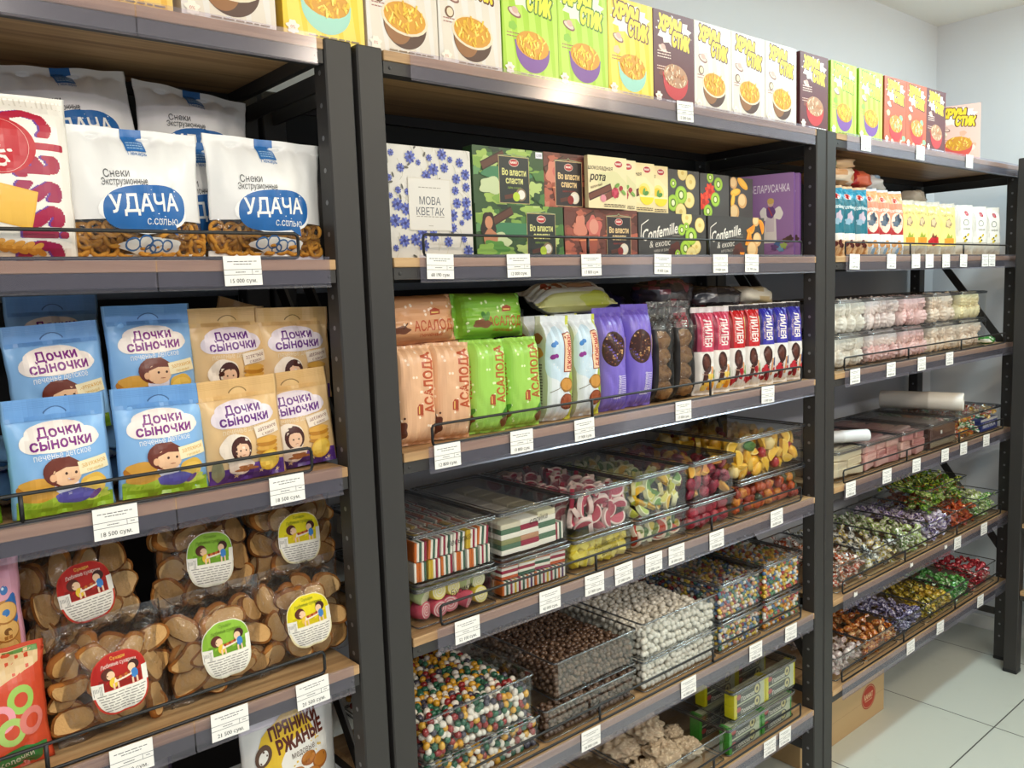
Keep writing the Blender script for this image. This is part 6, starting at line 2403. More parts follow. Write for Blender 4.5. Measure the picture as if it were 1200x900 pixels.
x0, x1, y0, y1, z0, z1 = inner(5, True)
fill(x0 + 0.004, x1 - 0.004, y0 + 0.008, y1, z0 + 0.002, z1 - 0.014, 10, 8, 4, put_yj, 11, jit=0.6)
tag(chunk_mesh(11, 0.030, 0.010, 0.013, '#4f7a3a', '#3f6a30').copy() and link('jelly', chunk_mesh(11, 0.028, 0.007, 0.013, '#4f7a3a', '#3f6a30'), None, (x0 + 0.060, y0 + 0.0075, z1 - 0.018), (0, 0.25, 0)), 'green jelly, the only one among the yellow fruit jellies', 'jelly')
# 6 lower: amber gummies
AG = [chunk_mesh(12, 0.014, 0.012, 0.013, '#b0481c', '#c9642a'), chunk_mesh(13, 0.013, 0.011, 0.014, '#8a2c1a', '#a33a20'), chunk_mesh(14, 0.014, 0.012, 0.012, '#d2842c', '#c06a20'), chunk_mesh(15, 0.013, 0.012, 0.012, '#3f4a30', '#2f3a2a')]


def put_ag(R, p, i, j, k):
    m = AG[3] if (i > 10 and R.random() < 0.5) or R.random() < 0.12 else AG[R.choice([0, 0, 1, 2])]
    sweet('gummy', m, 'amber, red or dark gummy in the large lower bin by the far post', 'gummy', p, (R.uniform(-0.6, 0.6), R.uniform(0, 6.28), R.uniform(-0.6, 0.6)), 'amber gummies')


x0, x1, y0, y1, z0, z1 = inner(5, False)
fill(x0 + 0.003, x1 - 0.003, y0 + 0.006, y1, z0 + 0.001, z1 - 0.016, 13, 10, 3, put_ag, 12, True, jit=0.6)

# ------------------------------------------------------------------ sugar-coated ball bins
zE = 0.613
EB = [(0.789, 1.082, 'speckled multicolour egg sweets', 0.072, (0.789, 1.066), 0.093), (1.086, 1.378, 'brown chocolate balls', 0.072, (1.128, 1.392), 0.086),
      (1.396, 1.684, 'white balls', 0.076, (1.396, 1.684), 0.092), (1.688, 1.884, 'small blue and yellow balls', 0.084, (1.688, 1.884), 0.100), (1.888, 2.078, 'bright multicolour balls', 0.084, (1.888, 2.078), 0.102)]
for c, (x0, x1, what, hb, (u0, u1), ht) in enumerate(EB):
    lid = c > 2
    candy_bin(x0, x1, Y0, Y1, zE + 0.0005, hb, f'clear bin of {what}, lower in its stack', lid)
    candy_bin(u0, u1, Y0 + (0.012 if c == 1 else 0), Y1 + (0.012 if c == 1 else 0), zE + hb + 0.001, ht, f'clear {"lidded" if lid else "open"} bin of {what}, upper in its stack', lid)


def dragee_mesh(col, sx, sy, sz, n=10, m=7):
    mb = MB()
    mb.ball((0, 0, 0), sx, sy, sz, col, n, m)
    return mb


def ball_bin(spec, seed, r, protos, label, name, cat, group, total, counter, covered=False):
    """hex-like layers against the front pane, the near side and over the top; the first TOTAL that show are single things, the rest one mass"""
    R = random.Random(seed)
    x0, x1, y0, y1, z0, z1 = spec
    pts = []
    d = 2 * r * 0.94
    nx, ny, nz = int((x1 - x0) / d), int((y1 - y0) / d), int((z1 - z0) / (d * 0.90))
    dx, dy, dz = (x1 - x0) / nx, (y1 - y0) / ny, (z1 - z0) / nz
    for k in range(nz):
        for j in range(ny):
            for i in range(nx):
                top = k == nz - 1
                if covered and j > 2:
                    continue
                if not (j < 2 or k >= nz - 2 or i == 0):
                    continue
                x = min(max(x0 + dx * (i + 0.5 + (0.25 if (k + j) % 2 else -0.25)) + R.uniform(-0.26, 0.26) * dx, x0 + dx * 0.45), x1 - dx * 0.45)
                y = y0 + dy * (j + 0.5) + R.uniform(-0.2, 0.2) * dy * (1 if j else 0.3)
                z = z0 + dz * (k + 0.5) + R.uniform(-0.28, 0.28) * dz * (1 if k else 0.3) + (0.2 * dz if i % 2 and k else 0)
                score = (0 if j == 0 else (1 if top and j < 9 else (3 if top else 4)))
                pts.append((score, j, R.random(), (x, y, z)))
    pts.sort()
    mass = MB()
    for q, (sc, j, rr, p) in enumerate(pts):
        pk = protos[R.randrange(len(protos))]
        rot = (R.uniform(0, 3.1), R.uniform(0, 3.1), R.uniform(0, 3.1))
        if sc < 3 and counter[0] < total:
            counter[0] += 1
            sweet(name, pk[1], label, cat, p, rot, group)
        else:
            M = Matrix.Translation(p) @ Matrix.Rotation(rot[2], 4, 'Z') @ Matrix.Rotation(rot[0], 4, 'X')
            mass.merge(pk[2], M)
    o = mass.mesh(name, pk[3])
    return o


def protos_of(cols, dims, name, mat):
    out = []
    for c in cols:
        mb = dragee_mesh(c, *dims)
        lo = dragee_mesh(c, *dims, 8, 5)
        out.append((c, mb.mesh(name, mat), lo, mat))
    return out


P_EGG = protos_of(['#e6ded2', '#e6ded2', '#e0dccf', '#d39a2a', '#d9a63c', '#33694f', '#2f5f4a', '#8f2a2a', '#4a4654'], (0.0085, 0.0068, 0.0068), 'egg_sweet', 'glazed')
P_BRN = protos_of(['#5f4838', '#6b5240', '#533d30'], (0.0068, 0.0068, 0.0066), 'chocolate_ball', 'glazed')
P_WHT = protos_of(['#ddd8cc', '#e3dfd4', '#d6d0c2'], (0.0078, 0.0074, 0.0074), 'sugar_ball', 'glazed')
P_MIX = protos_of(['#d9cfc4', '#d9cfc4', '#d2b44a', '#d2b44a', '#4a668f', '#5a789c', '#4a7a6a', '#8f2a38', '#c98a6a'], (0.0056, 0.0056, 0.0056), 'sugar_ball', 'glazed')
P_BRT = protos_of(['#e3dfd6', '#e3dfd6', '#d9a52c', '#d0842a', '#3f7a4f', '#b02f2c', '#4a6f9c', '#d2b43a'], (0.0060, 0.0060, 0.0060), 'sugar_ball', 'glazed')
EK = [(P_EGG, 0.0070, 'egg_sweet', 'egg sweet', 'multicolour egg shaped sugar sweet in the bins by the near post', 'multicolour egg sweets', 11),
      (P_BRN, 0.0066, 'chocolate_ball', 'chocolate ball', 'brown chocolate ball in the bins next to the egg sweets', 'brown chocolate balls', 12),
      (P_WHT, 0.0074, 'sugar_ball', 'sugar ball', 'white sugar ball in the bins between brown balls and small mixed balls', 'white sugar balls', 13),
      (P_MIX, 0.0056, 'candy_pearl', 'sugar ball', 'small blue, yellow or white sugar ball in the bins next to the white balls', 'small blue and yellow sugar balls', 14),
      (P_BRT, 0.0060, 'dragee', 'sugar ball', 'bright red, green, yellow or white sugar ball in the bins by the far post', 'bright multicolour sugar balls', 15)]
for c, (x0, x1, what, hb, (u0, u1), ht) in enumerate(EB):
    protos, r, name, cat, label, group, seed = EK[c]
    cnt = [0]
    yo = 0.012 if c == 1 else 0
    up = (u0 + 0.0095, u1 - 0.0095, Y0 + yo + 0.009, Y1 + yo - 0.010, zE + hb + 0.0055, zE + hb + ht - (0.024 if c < 3 else 0.012))
    lo = (x0 + 0.0095, x1 - 0.0095, Y0 + 0.009, Y1 - 0.010, zE + 0.0055, zE + hb - 0.005 - (0.007 if c > 2 else 0))
    quota = 180 if c < 3 else 110
    me = ball_bin(up, seed, r, protos, label, name, cat, group, quota, cnt)
    me2 = ball_bin(lo, seed + 40, r, protos, label, name, cat, group, quota + 90, cnt, True)
    for m_, w_ in ((me, 'upper'), (me2, 'lower')):
        if len(m_.polygons):
            o = link({'egg_sweet': 'egg_sweet_heap', 'chocolate_ball': 'chocolate_ball_heap', 'sugar_ball': 'sugar_ball_heap', 'candy_pearl': 'candy_pearl_heap', 'dragee': 'dragee_heap'}[name], m_)
            tag(o, f'heap of {what} filling the {w_} bin behind the front row', 'sweets', None, 'stuff')

# ------------------------------------------------------------------ bottom shelf: halva and wafer packs
zF = 0.324
candy_bin(1.404, 1.716, Y0, Y1, zF + 0.0005, 0.082, 'clear open bin of crumbly beige halva lumps on the lowest shelf', False)
HL = [lump_mesh(30 + k, 0.055, 0.045, 0.030, '#c2ae94', '#d6c6aa', 'crumb', 56, 36, 0.34, 3.4) for k in range(3)]
for k, (x, y, z, s, rz) in enumerate(((1.475, 0.095, 0.030, 0.8, 0), (1.560, 0.110, 0.034, 1.0, 1), (1.645, 0.095, 0.026, 0.75, 2), (1.500, 0.200, 0.036, 1.1, 2.5), (1.610, 0.215, 0.036, 1.15, 0.5), (1.565, 0.170, 0.080, 0.95, 1.4), (1.680, 0.170, 0.022, 0.6, 0.4), (1.445, 0.280, 0.028, 0.7, 2.2), (1.55, 0.295, 0.026, 0.75, 0.3), (1.655, 0.300, 0.024, 0.7, 1.3))):
    o = sweet('halva_lump', HL[k % 3], 'beige crumbly halva lump in the open bin on the lowest shelf', 'halva lump', (x, y, zF + 0.004 + z), (0, 0, rz), 'halva lumps')
    o.scale = (s * 0.97, s * 0.97, s * 0.97)
candy_bin(0.99, 1.396, Y0, Y1, zF + 0.0005, 0.082, 'clear open bin next to the halva bin, half hidden below the ball shelf', False)
candy_bin(1.720, 2.042, Y0, Y1, zF + 0.0005, 0.078, 'clear lidded bin of green wafer packs, lower in its stack', True)
candy_bin(1.752, 2.062, Y0 + 0.008, Y1, zF + 0.0795, 0.086, 'clear lidded bin of yellow wafer packs, upper in its stack', True)


def wafer_art(col, w=0.15, h=0.034):
    a = Art(w, h)
    a.rect(-w / 2, 0, w / 2, h, '#b9bfa4')
    a.rect(-w / 2 + 0.004, 0.002, w * 0.24, h - 0.002, '#3a3d3c')
    a.ell(w * 0.24, h / 2, h * 0.48, h * 0.46, '#3a3d3c')
    a.ell(w * 0.24, h / 2, h * 0.34, h * 0.36, '#c9c089')
    a.ell(w * 0.24, h / 2, h * 0.14, h * 0.16, '#4a4c3c')
    a.ell(-w * 0.39, h * 0.60, 0.010, 0.007, '#b0484a')
    a.text('Полоска', -w * 0.08, h * 0.34, 0.012, '#d9d9cc', w=w * 0.46, bold=0.05)
    a.lines_of_print(-w * 0.3, w * 0.10, h * 0.78, 1, 0, 0.002, '#9aa08c', 3)
    return a


WF = {}
for kind, col in (('yellow', '#d0c81e'), ('green', '#3f9a34')):
    mb = MB()
    mb.cbox(-0.071, 0.071, 0, 0.030, 0, 0.034, 0.004, '#b9bfa4')
    wafer_art(col, 0.134).onto(mb, flat_front(0, 0, 0), 0.00005)
    for s in (-1, 1):
        V, F = [], []
        for i in range(9):
            t = i / 8
            yy = 0.001 + 0.028 * t
            V += [(s * 0.069, yy, 0.017 + 0.014 * (1 if True else 0)), (s * 0.0745, yy + 0.002 * math.sin(i * 2.4), 0.034 + 0.003 * math.sin(i * 1.7)), (s * 0.0745, yy + 0.002 * math.sin(i * 2.1 + 1), 0.001)]
        for i in range(8):
            F += [(3 * i, 3 * i + 1, 3 * i + 4, 3 * i + 3), (3 * i, 3 * i + 3, 3 * i + 5, 3 * i + 2), (3 * i + 1, 3 * i + 2, 3 * i + 5, 3 * i + 4)]
        mb.add(V, F, col)
        mb.box(s * 0.066 if s < 0 else 0.066, s * 0.072 if s > 0 else -0.060, -0.0004, 0.0306, -0.0004, 0.0346, col) if s > 0 else mb.box(-0.072, -0.060, -0.0004, 0.0306, -0.0004, 0.0346, col)
    WF[kind] = mb.mesh('wafer_pack', 'film')
for kind, bx0, by, bz in (('green', 1.720, Y0 + 0.008, zF + 0.0045), ('yellow', 1.755, Y0 + 0.016, zF + 0.0845)):
    for lv in range(2):
        for k in range(2):
            for row in range(2):
                x = bx0 + 0.084 + k * (0.151 if kind == 'green' else 0.147)
                sweet('wafer_pack', WF[kind], f'grey wafer pack with {kind} ends, {("bottom", "top")[lv]} layer, {("near", "far")[k]} end, {("front", "back")[row]} row', 'wafer pack', (x, by + row * 0.095, bz + lv * 0.0345), (0, 0, 0), f'wafer packs with {kind} ends')
# magenta tag tucked under the jelly shelf
mb = MB()
mb.prism([(-0.016, 0), (0.014, 0.001), (0.016, 0.020), (-0.012, 0.022)], 0, 0.0008, '#b0268c')
tag(mb.build('paper_scrap', 'paper', None, (1.985, 0.16, zD - 0.0578)), 'magenta paper scrap hanging under the jelly shelf by the far post', 'paper scrap')
# ------------------------------------------------------------------ far unit: biscuit packs on the upper shelf
zB = 1.613


def tall_art(kind, w=0.130, h=0.198):
    a = Art(w, h)
    if kind in ('teal', 'peach'):
        if kind == 'teal':
            a.rect(-w / 2, 0.060, w / 2, h, '#1f6f80')
            a.rect(-w / 2, h - 0.03, w / 2, h, '#2f8fae')
        else:
            a.rect(-w / 2, 0.060, w / 2, h, '#e0876a')
            a.rect(-w / 2, 0.060, w / 2, 0.088, '#b3262a')
            a.ell(0, 0.102, 0.022, 0.032, '#f2d6c4')
            a.rect(-w / 2, h - 0.035, w / 2, h, '#e9a878')
        a.rect(-w / 2, 0, w / 2, 0.060, '#d9b48c' if kind == 'teal' else '#d9e2ee')
        a.poly([(-w / 2, 0.060), (-0.02, 0.066), (0.02, 0.066), (w / 2, 0.060), (w / 2, 0.046), (-w / 2, 0.046)], '#efeae4')
        a.ell(0, h - 0.026, 0.012, 0.009, '#e9c9c0')
        a.ell(0, h - 0.026, 0.010, 0.007, '#c2302c')
        a.text('Топлёнка' if kind == 'teal' else 'Загадка', 0, 0.142, 0.010, '#e6eef0' if kind == 'teal' else '#f6e9e0', w=0.048, arc=6.0, bold=0.03)
        a.blob(0.002, 0.112, 0.012, 0.016, '#c9b6c6' if kind == 'teal' else '#3a4a5c', 3, 0.25)
        a.blob(-0.006, 0.100, 0.012, 0.009, '#8fb0c4' if kind == 'teal' else '#5a6a7a', 4, 0.25)
        for k, (x, y) in enumerate(((-0.012, 0.036), (0.006, 0.040), (0.012, 0.030))):
            a.ell(x, y, 0.009, 0.008, '#5a1f1a' if kind == 'teal' else '#d9a06a')
        for k in range(6):
            a.blob(-0.03 + 0.012 * k, 0.016, 0.010, 0.009, ['#c99a6c', '#e6c49a'][k % 2] if kind == 'teal' else ['#8fb4dc', '#e3c090', '#dfe6ee'][k % 3], k, 0.15)
    elif kind in ('orange', 'berry'):
        a.rect(-w / 2, 0.034, w / 2, h - 0.030, '#f3de84')
        a.text('Мармелад', 0.002, 0.140, 0.009, '#5a4634', w=0.044, arc=7.0)
        a.blob(0.002, 0.110, 0.012, 0.016, '#a58a6c', 3, 0.2)
        a.blob(0.002, 0.112, 0.008, 0.011, '#d9c09a', 4, 0.2)
        if kind == 'orange':
            a.rect(-0.016, 0.038, 0.020, 0.060, '#e3942c')
            a.poly([(-0.010, 0.060), (0.000, 0.078), (0.006, 0.066), (0.016, 0.074), (0.014, 0.060)], '#9aa33a')
        else:
            a.blob(0.002, 0.050, 0.019, 0.015, '#c3202a', 5, 0.15)
            a.poly([(-0.008, 0.062), (-0.002, 0.078), (0.004, 0.066), (0.012, 0.072), (0.010, 0.060)], '#7a3a2a')
    else:
        a.ell(0.010, 0.150, 0.008, 0.009, '#b3404a')
        a.ring(0.004, 0.118, 0.010, 0.0022, '#8a8a86')
        a.text('зефир', 0.006, 0.096, 0.007, '#7a766e', w=0.030)
        for (x, y, r) in ((-0.004, 0.064, 0.6), (0.010, 0.074, 0.5), (0.000, 0.054, 0.7)):
            a.ell(x, y, 0.007, 0.004, '#d9c02c', r)
            a.ell(x + 0.003, y + 0.003, 0.003, 0.003, '#3a3a2a')
        for k in range(8):
            a.rect(-0.050 + 0.0045 * k, 0.070, -0.0485 + 0.0045 * k, 0.182, '#cfcac2', a.n)
        a.n += 1
    return a


TP = {}
for k, (kind, base, mats) in enumerate((('teal', '#d9b48c', 'film'), ('peach', '#d9e2ee', 'film'), ('orange', '#e9dcb8', None), ('berry', '#e9dcb8', None), ('white', '#eae5dc', None))):
    wd = {'teal': 0.070, 'peach': 0.076, 'orange': 0.096, 'berry': 0.090, 'white': 0.104}[kind]
    tu = Tube(wd, 0.205 if kind in ('teal', 'peach') else 0.182, 0.052, p=3.4, q=4.2, seal=(0.004, 0.014), seed=90 + k, wr=0.0032, shrink=0.0, nu=48, nv=30)
    zone = (lambda s, y: 1 if y > 0.156 or y < 0.034 else 0) if kind in ('orange', 'berry') else ((lambda s, y: 1 if (0.004 < y < 0.046) else 0) if kind == 'white' else None)
    TP[kind] = make_pack('biscuit_pack', tu, base, tall_art(kind), matf=zone).mesh('biscuit_pack', ['film', 'milky_film'] if zone else 'film')
rz3 = -0.42
for kind, x, lab in (('teal', 2.305, 'teal biscuit pack against the paired posts, first of three'), ('teal', 2.366, 'teal biscuit pack, second of three'), ('teal', 2.440, 'teal biscuit pack, third of three, touching a peach pack'),
                     ('peach', 2.512, 'peach and red biscuit pack, first of three, touching a teal pack'), ('peach', 2.588, 'peach and red biscuit pack, second of three'), ('peach', 2.668, 'peach and red biscuit pack, third of three, touching a yellow pack'),
                     ('orange', 2.745, 'yellow pack with an orange cube, half covered by the next one'), ('orange', 2.830, 'yellow pack with an orange cube, next to the berry pack'), ('berry', 2.930, 'yellow pack with a red berry'),
                     ('orange', 3.045, 'yellow pack with an orange cube, next to the white packs'), ('white', 3.185, 'white marshmallow pack, first of three next to the yellow packs'), ('white', 3.315, 'white marshmallow pack in the middle of three'),
                     ('white', 3.440, 'white marshmallow pack by the far end post')):
    place('biscuit_pack', TP[kind], lab, 'biscuit pack', (x, 0.058, zB + 0.001), (-0.03 - 0.03 * ((x * 37) % 1), 0.05 * (((x * 53) % 1) - 0.5), rz3 + 0.2 * (((x * 71) % 1) - 0.5)))
for kind, x, y, lab in (('peach', 2.640, 0.150, 'peach and red biscuit pack in the second row by the yellow packs'), ('orange', 2.905, 0.150, 'yellow pack with a clear top standing in the second row'), ('white', 3.160, 0.150, 'white marshmallow pack in the second row'),
                        ('teal', 2.42, 0.150, 'teal biscuit pack standing in the second row'), ('peach', 2.54, 0.150, 'peach and red biscuit pack in the second row behind the first pair')):
    place('biscuit_pack', TP[kind], lab, 'biscuit pack', (x, y, zB + 0.001), (0, 0, rz3))
crumple('sweet_bag', 11, 0.085, 0.060, 0.030, '#d9a878', '#e9d9c4', 'peach and orange biscuit bag lying on the teal packs', 'sweet bag', (2.405, 0.130, zB + 0.206), (0, 0, 0.1), 'film')
crumple('sweet_bag', 12, 0.075, 0.055, 0.030, '#b3262a', '#d9694a', 'bright red biscuit bag lying on the second teal and peach packs', 'sweet bag', (2.560, 0.150, zB + 0.208), (0, 0, 0.2), 'film')
crumple('sweet_bag', 13, 0.060, 0.050, 0.028, '#e0e4e8', '#9fc0dc', 'white and pale blue bag lying behind the peach packs', 'sweet bag', (2.690, 0.160, zB + 0.206), (0, 0, 0.2), 'film')
crumple('sweet_bag', 14, 0.078, 0.060, 0.017, '#d9b48a', '#7f8f6a', 'pale orange biscuit bag topmost, right under the top shelf by the paired posts', 'sweet bag', (2.390, 0.120, zB + 0.256), (0, -0.04, 0.1), 'film')
crumple('sweet_bag', 15, 0.055, 0.045, 0.024, '#c9b088', '#a5947a', 'small clear bag with beige sweets behind the yellow packs', 'sweet bag', (3.030, 0.170, zB + 0.184), (0, 0, 0.2), 'milky_film')

# ------------------------------------------------------------------ marshmallow bins
zC = 1.284
ZX = [(2.262, 2.460), (2.463, 2.680), (2.683, 2.886), (2.895, 3.118), (3.121, 3.342)]
ZN = ['white marshmallows, first from the paired posts', 'pinkish white marshmallows, second from the paired posts', 'pink marshmallows in the middle', 'cream marshmallows, fourth from the paired posts', 'yellowish marshmallows at the far end']
for c, (x0, x1) in enumerate(ZX):
    for up in (0, 1):
        candy_bin(x0, x1, Y0, Y1 - 0.04, zC + 0.0005 + 0.103 * up, 0.102, f'clear lidded bin of {ZN[c]}, {("lower", "upper")[up]} layer', True, {(1, 1): ('Зефир',), (2, 1): ('Зефир',), (3, 1): ('Крем',)}.get((c, up)))


def zefir_mesh(col, c2):
    mb = MB()
    prof = []
    for i in range(15):
        t = i / 14
        r = 0.0285 * (math.sin(PI * min(1, t * 1.02)) ** 0.55) * (1 - 0.16 * math.exp(-((t - 0.5) / 0.05) ** 2))
        prof.append((max(r, 0.0005), -0.024 + 0.048 * t))
    mb.lathe(prof, col, 60, 0, 12, 0.07, 0.20, colf=lambda i, k: col if (k % 5) else c2)
    return mb.mesh('marshmallow', 'matte')


ZM = [zefir_mesh('#efe9df', '#e3dccf'), zefir_mesh('#efdfdb', '#e3d0cc'), zefir_mesh('#efc9c6', '#e6b8b6'), zefir_mesh('#efdcca', '#e6ceb9'), zefir_mesh('#f0e2b8', '#e6d6a4')]
for c, (x0, x1) in enumerate(ZX):
    for up in (0, 1):
        R = random.Random(c * 2 + up)
        zz = zC + 0.006 + 0.103 * up
        n = 6
        for k in range(2):
            for i in range(n):
                for j in range(2 if k and up else 1):
                    m = ZM[c if not (up == 0 and c == 1 and k == 0) else 2]
                    if c == 4 and up == 0:
                        m = ZM[3]
                    o = sweet('marshmallow', m, f'ridged marshmallow, {ZN[c]}, {("lower", "upper")[up]} bin', 'marshmallow',
                              (x0 + 0.026 + (x1 - x0 - 0.052) * i / (n - 1) + R.uniform(-0.002, 0.002), Y0 + 0.038 + 0.062 * j + R.uniform(0, 0.006), zz + 0.026 + 0.042 * k + R.uniform(-0.002, 0.002)),
                              (R.uniform(0, 6.28), PI / 2 + R.uniform(-0.22, 0.22), R.uniform(-0.22, 0.22)), f'marshmallows of column {("one", "two", "three", "four", "five")[c]}, {("lower", "upper")[up]} bin')
                    o.scale = (1, 1, 0.66)
crumple('sweet_bag', 16, 0.035, 0.028, 0.014, '#3f8a34', '#e6e0d2', 'small green and white sachet lying by the last marshmallow bin', 'sachet', (3.44, 0.060, zC + 0.001), (0, 0, 0.3), 'film')
crumple('sweet_bag', 17, 0.032, 0.028, 0.018, '#e3dccf', '#d2c6b0', 'small crumpled white sachet behind the green and white one', 'sachet', (3.405, 0.120, zC + 0.001), (0, 0, 0.3), 'film')

# ------------------------------------------------------------------ wafer slabs and wrapped sweets
zD = 0.954
for x0, x1, lab, lid in ((2.262, 2.440, 'clear lidded bin of cream wafer slabs beside the paired posts', True), (2.443, 2.679, 'clear lidded bin of pink wafer slabs, nearer one', True), (2.682, 2.882, 'clear lidded bin of pink wafer slabs, farther one', True),
                         (2.890, 3.112, 'clear lidded bin with a brown box inside and a tiny white sticker', True), (3.115, 3.510, 'large clear lidded bin of colourful wrapped sweets and a blue carton', True)):
    candy_bin(x0, x1, Y0, Y1, zD + 0.0005, 0.093, lab, lid)


def slab_mesh(c1, c2, seed):
    mb = MB()
    mb.cbox(-0.042, 0.042, -0.020, 0.020, -0.013, 0.013, 0.003, c1)
    R = random.Random(seed)
    mb.v = [(p[0] + R.uniform(-0.0012, 0.0012), p[1] + R.uniform(-0.0012, 0.0012), p[2] + R.uniform(-0.001, 0.001)) for p in mb.v]
    mb.c = [hx(c1) if R.random() < 0.6 else hx(c2) for _ in mb.c]
    return mb.mesh('wafer_slab', 'sugared')


SLB = {'cream': [slab_mesh('#dcc9a6', '#e3d4b6', 1), slab_mesh('#d6c098', '#e0cfae', 2)], 'pink': [slab_mesh('#c98f88', '#d9a69c', 3), slab_mesh('#b97a76', '#cf9a90', 4), slab_mesh('#d2a298', '#dcb4a6', 5)]}


def put_wafer(kind, group, label):
    def put(R, p, i, j, k):
        sweet('wafer_slab', R.choice(SLB[kind]), label, 'wafer slab', p, (R.uniform(-0.08, 0.08), R.uniform(-0.10, 0.10), R.uniform(-0.2, 0.2)), group)
    return put


fill(2.270, 2.432, 0.027, 0.33, zD + 0.004, zD + 0.084, 2, 6, 3, put_wafer('cream', 'cream wafer slabs', 'cream wafer slab in the bin beside the paired posts'), 1, jit=0.12)
fill(2.451, 2.671, 0.027, 0.33, zD + 0.004, zD + 0.084, 3, 6, 3, put_wafer('pink', 'pink wafer slabs in the nearer bin', 'pink wafer slab in the bin beside the cream ones'), 2, jit=0.12)
fill(2.690, 2.874, 0.027, 0.33, zD + 0.004, zD + 0.084, 2, 6, 3, put_wafer('pink', 'pink wafer slabs in the farther bin', 'pink wafer slab in the bin beside the brown box'), 3, jit=0.12)
mb = MB().cbox(-0.100, 0.100, 0, 0.27, 0, 0.070, 0.002, '#5a3f38')
mb.box(-0.020, -0.008, -0.0004, 0, 0.044, 0.056, '#e6e2dc')
mb.box(-0.1, 0.1, -0.0003, 0, 0.004, 0.022, '#8a7a62')
tag(mb.build('cardboard_box', 'card', None, (3.001, 0.028, zD + 0.005)), 'brown printed box inside the lidded bin beside the pink wafer slabs', 'box')


def candy_mesh(c1, c2, seed, shape='twist'):
    mb = MB()
    mb.ball((0, 0, 0), 0.0165, 0.0115, 0.0115, c1, 10, 7)
    for f in range(len(mb.c)):
        if f % 3 == 0:
            mb.c[f] = hx(c2)
    for s in (-1, 1):
        V = [(s * 0.0145, 0, 0)]
        n = 8
        for k in range(n):
            t = 2 * PI * k / n
            V.append((s * (0.0265 + 0.003 * (k % 2)), 0.0115 * math.cos(t), 0.008 * math.sin(t) + 0.001 * (k % 2)))
        mb.add(V, [(0, 1 + k, 1 + (k + 1) % n) for k in range(n)], [c2 if k % 2 else c1 for k in range(n)], 0)
    return mb.mesh('wrapped_sweet', 'foil')


def candies(x0, x1, y0, y1, z0, z1, cols, label, group, seed, heap=0.0, dens=0.93, name='wrapped_sweet'):
    ms = [candy_mesh(a, b, k) for k, (a, b) in enumerate(cols)]
    nx, ny, nz = max(2, int((x1 - x0) / 0.036 * dens)), max(3, int((y1 - y0) / 0.036 * dens)), max(3, int((z1 - z0) / 0.022))

    def put(R, p, i, j, k):
        sweet(name, ms[R.randrange(len(ms))], label, 'wrapped sweet', p, (R.uniform(-0.7, 0.7), R.uniform(-0.7, 0.7), R.uniform(0, 6.28)), group)
    fill(x0, x1, y0, y1, z0, z1, nx, ny, nz, put, seed, heap=heap, jit=0.25)


candies(3.125, 3.32, 0.030, 0.32, zD + 0.008, zD + 0.078, [('#3f8a5a', '#e6e2d2'), ('#c2452c', '#efe6d2'), ('#d9a02c', '#c9401f'), ('#e3ddcc', '#4a9a5a'), ('#7a2a1c', '#d9b04a')], 'colourful wrapped sweet in the large bin by the far end post', 'colourful wrapped sweets', 4)
a = Art(0.16, 0.045)
a.rect(-0.08, 0, 0.08, 0.045, '#2f3f86')
a.rect(-0.08, 0.036, 0.08, 0.045, '#d9d2cc')
a.text('МИЛКА', 0, 0.020, 0.018, '#d6d3de', w=0.12, bold=0.06)
mb = carton('sweet_carton', 0.16, 0.045, 0.12, '#2a3876', a)
tag(mb.build('sweet_carton', 'card', None, (3.416, 0.030, zD + 0.005), ), 'blue lettered carton at the far end of the large sweet bin', 'carton')
candies(3.345, 3.50, 0.036, 0.30, zD + 0.054, zD + 0.078, [('#d9a02c', '#e9cf7a'), ('#c2452c', '#efe6d2'), ('#3f8a5a', '#e6e2d2')], 'gold or red wrapped sweet lying on the blue lettered carton', 'wrapped sweets on the carton', 5)
# rolls of film on the lids
def film_roll(r, l, col, p0, p1, label):
    mb = MB()
    mb.lathe([(r * 0.40, l - 0.02), (r * 0.40, l), (r * 0.97, l), (r, l - 0.003), (r, l * 0.62), (r * 1.04, l * 0.61), (r * 1.04, l * 0.58), (r, l * 0.57), (r, 0.003), (r * 0.97, 0), (r * 0.40, 0), (r * 0.40, 0.02)][::-1], col, 28)
    mb.lathe([(0.0, l - 0.012), (r * 0.40, l - 0.012)], '#efe9da', 28)
    o = mb.build('film_roll', 'card', None, p0)
    d = Vector(p1) - Vector(p0)
    o.rotation_euler = d.to_track_quat('Z', 'Y').to_euler()
    return tag(o, label, 'film roll')


film_roll(0.034, 0.285, '#e9e4da', (3.150, 0.325, zD + 0.0942 + 0.0355), (3.235, 0.055, zD + 0.0942 + 0.0355), 'thick white roll of wrapping film lying across the lids')
film_roll(0.019, 0.21, '#dfe3e6', (2.300, 0.150, zD + 0.0942 + 0.020), (2.465, 0.045, zD + 0.0942 + 0.020), 'thin pale roll of bags lying on the cream wafer bin lid')

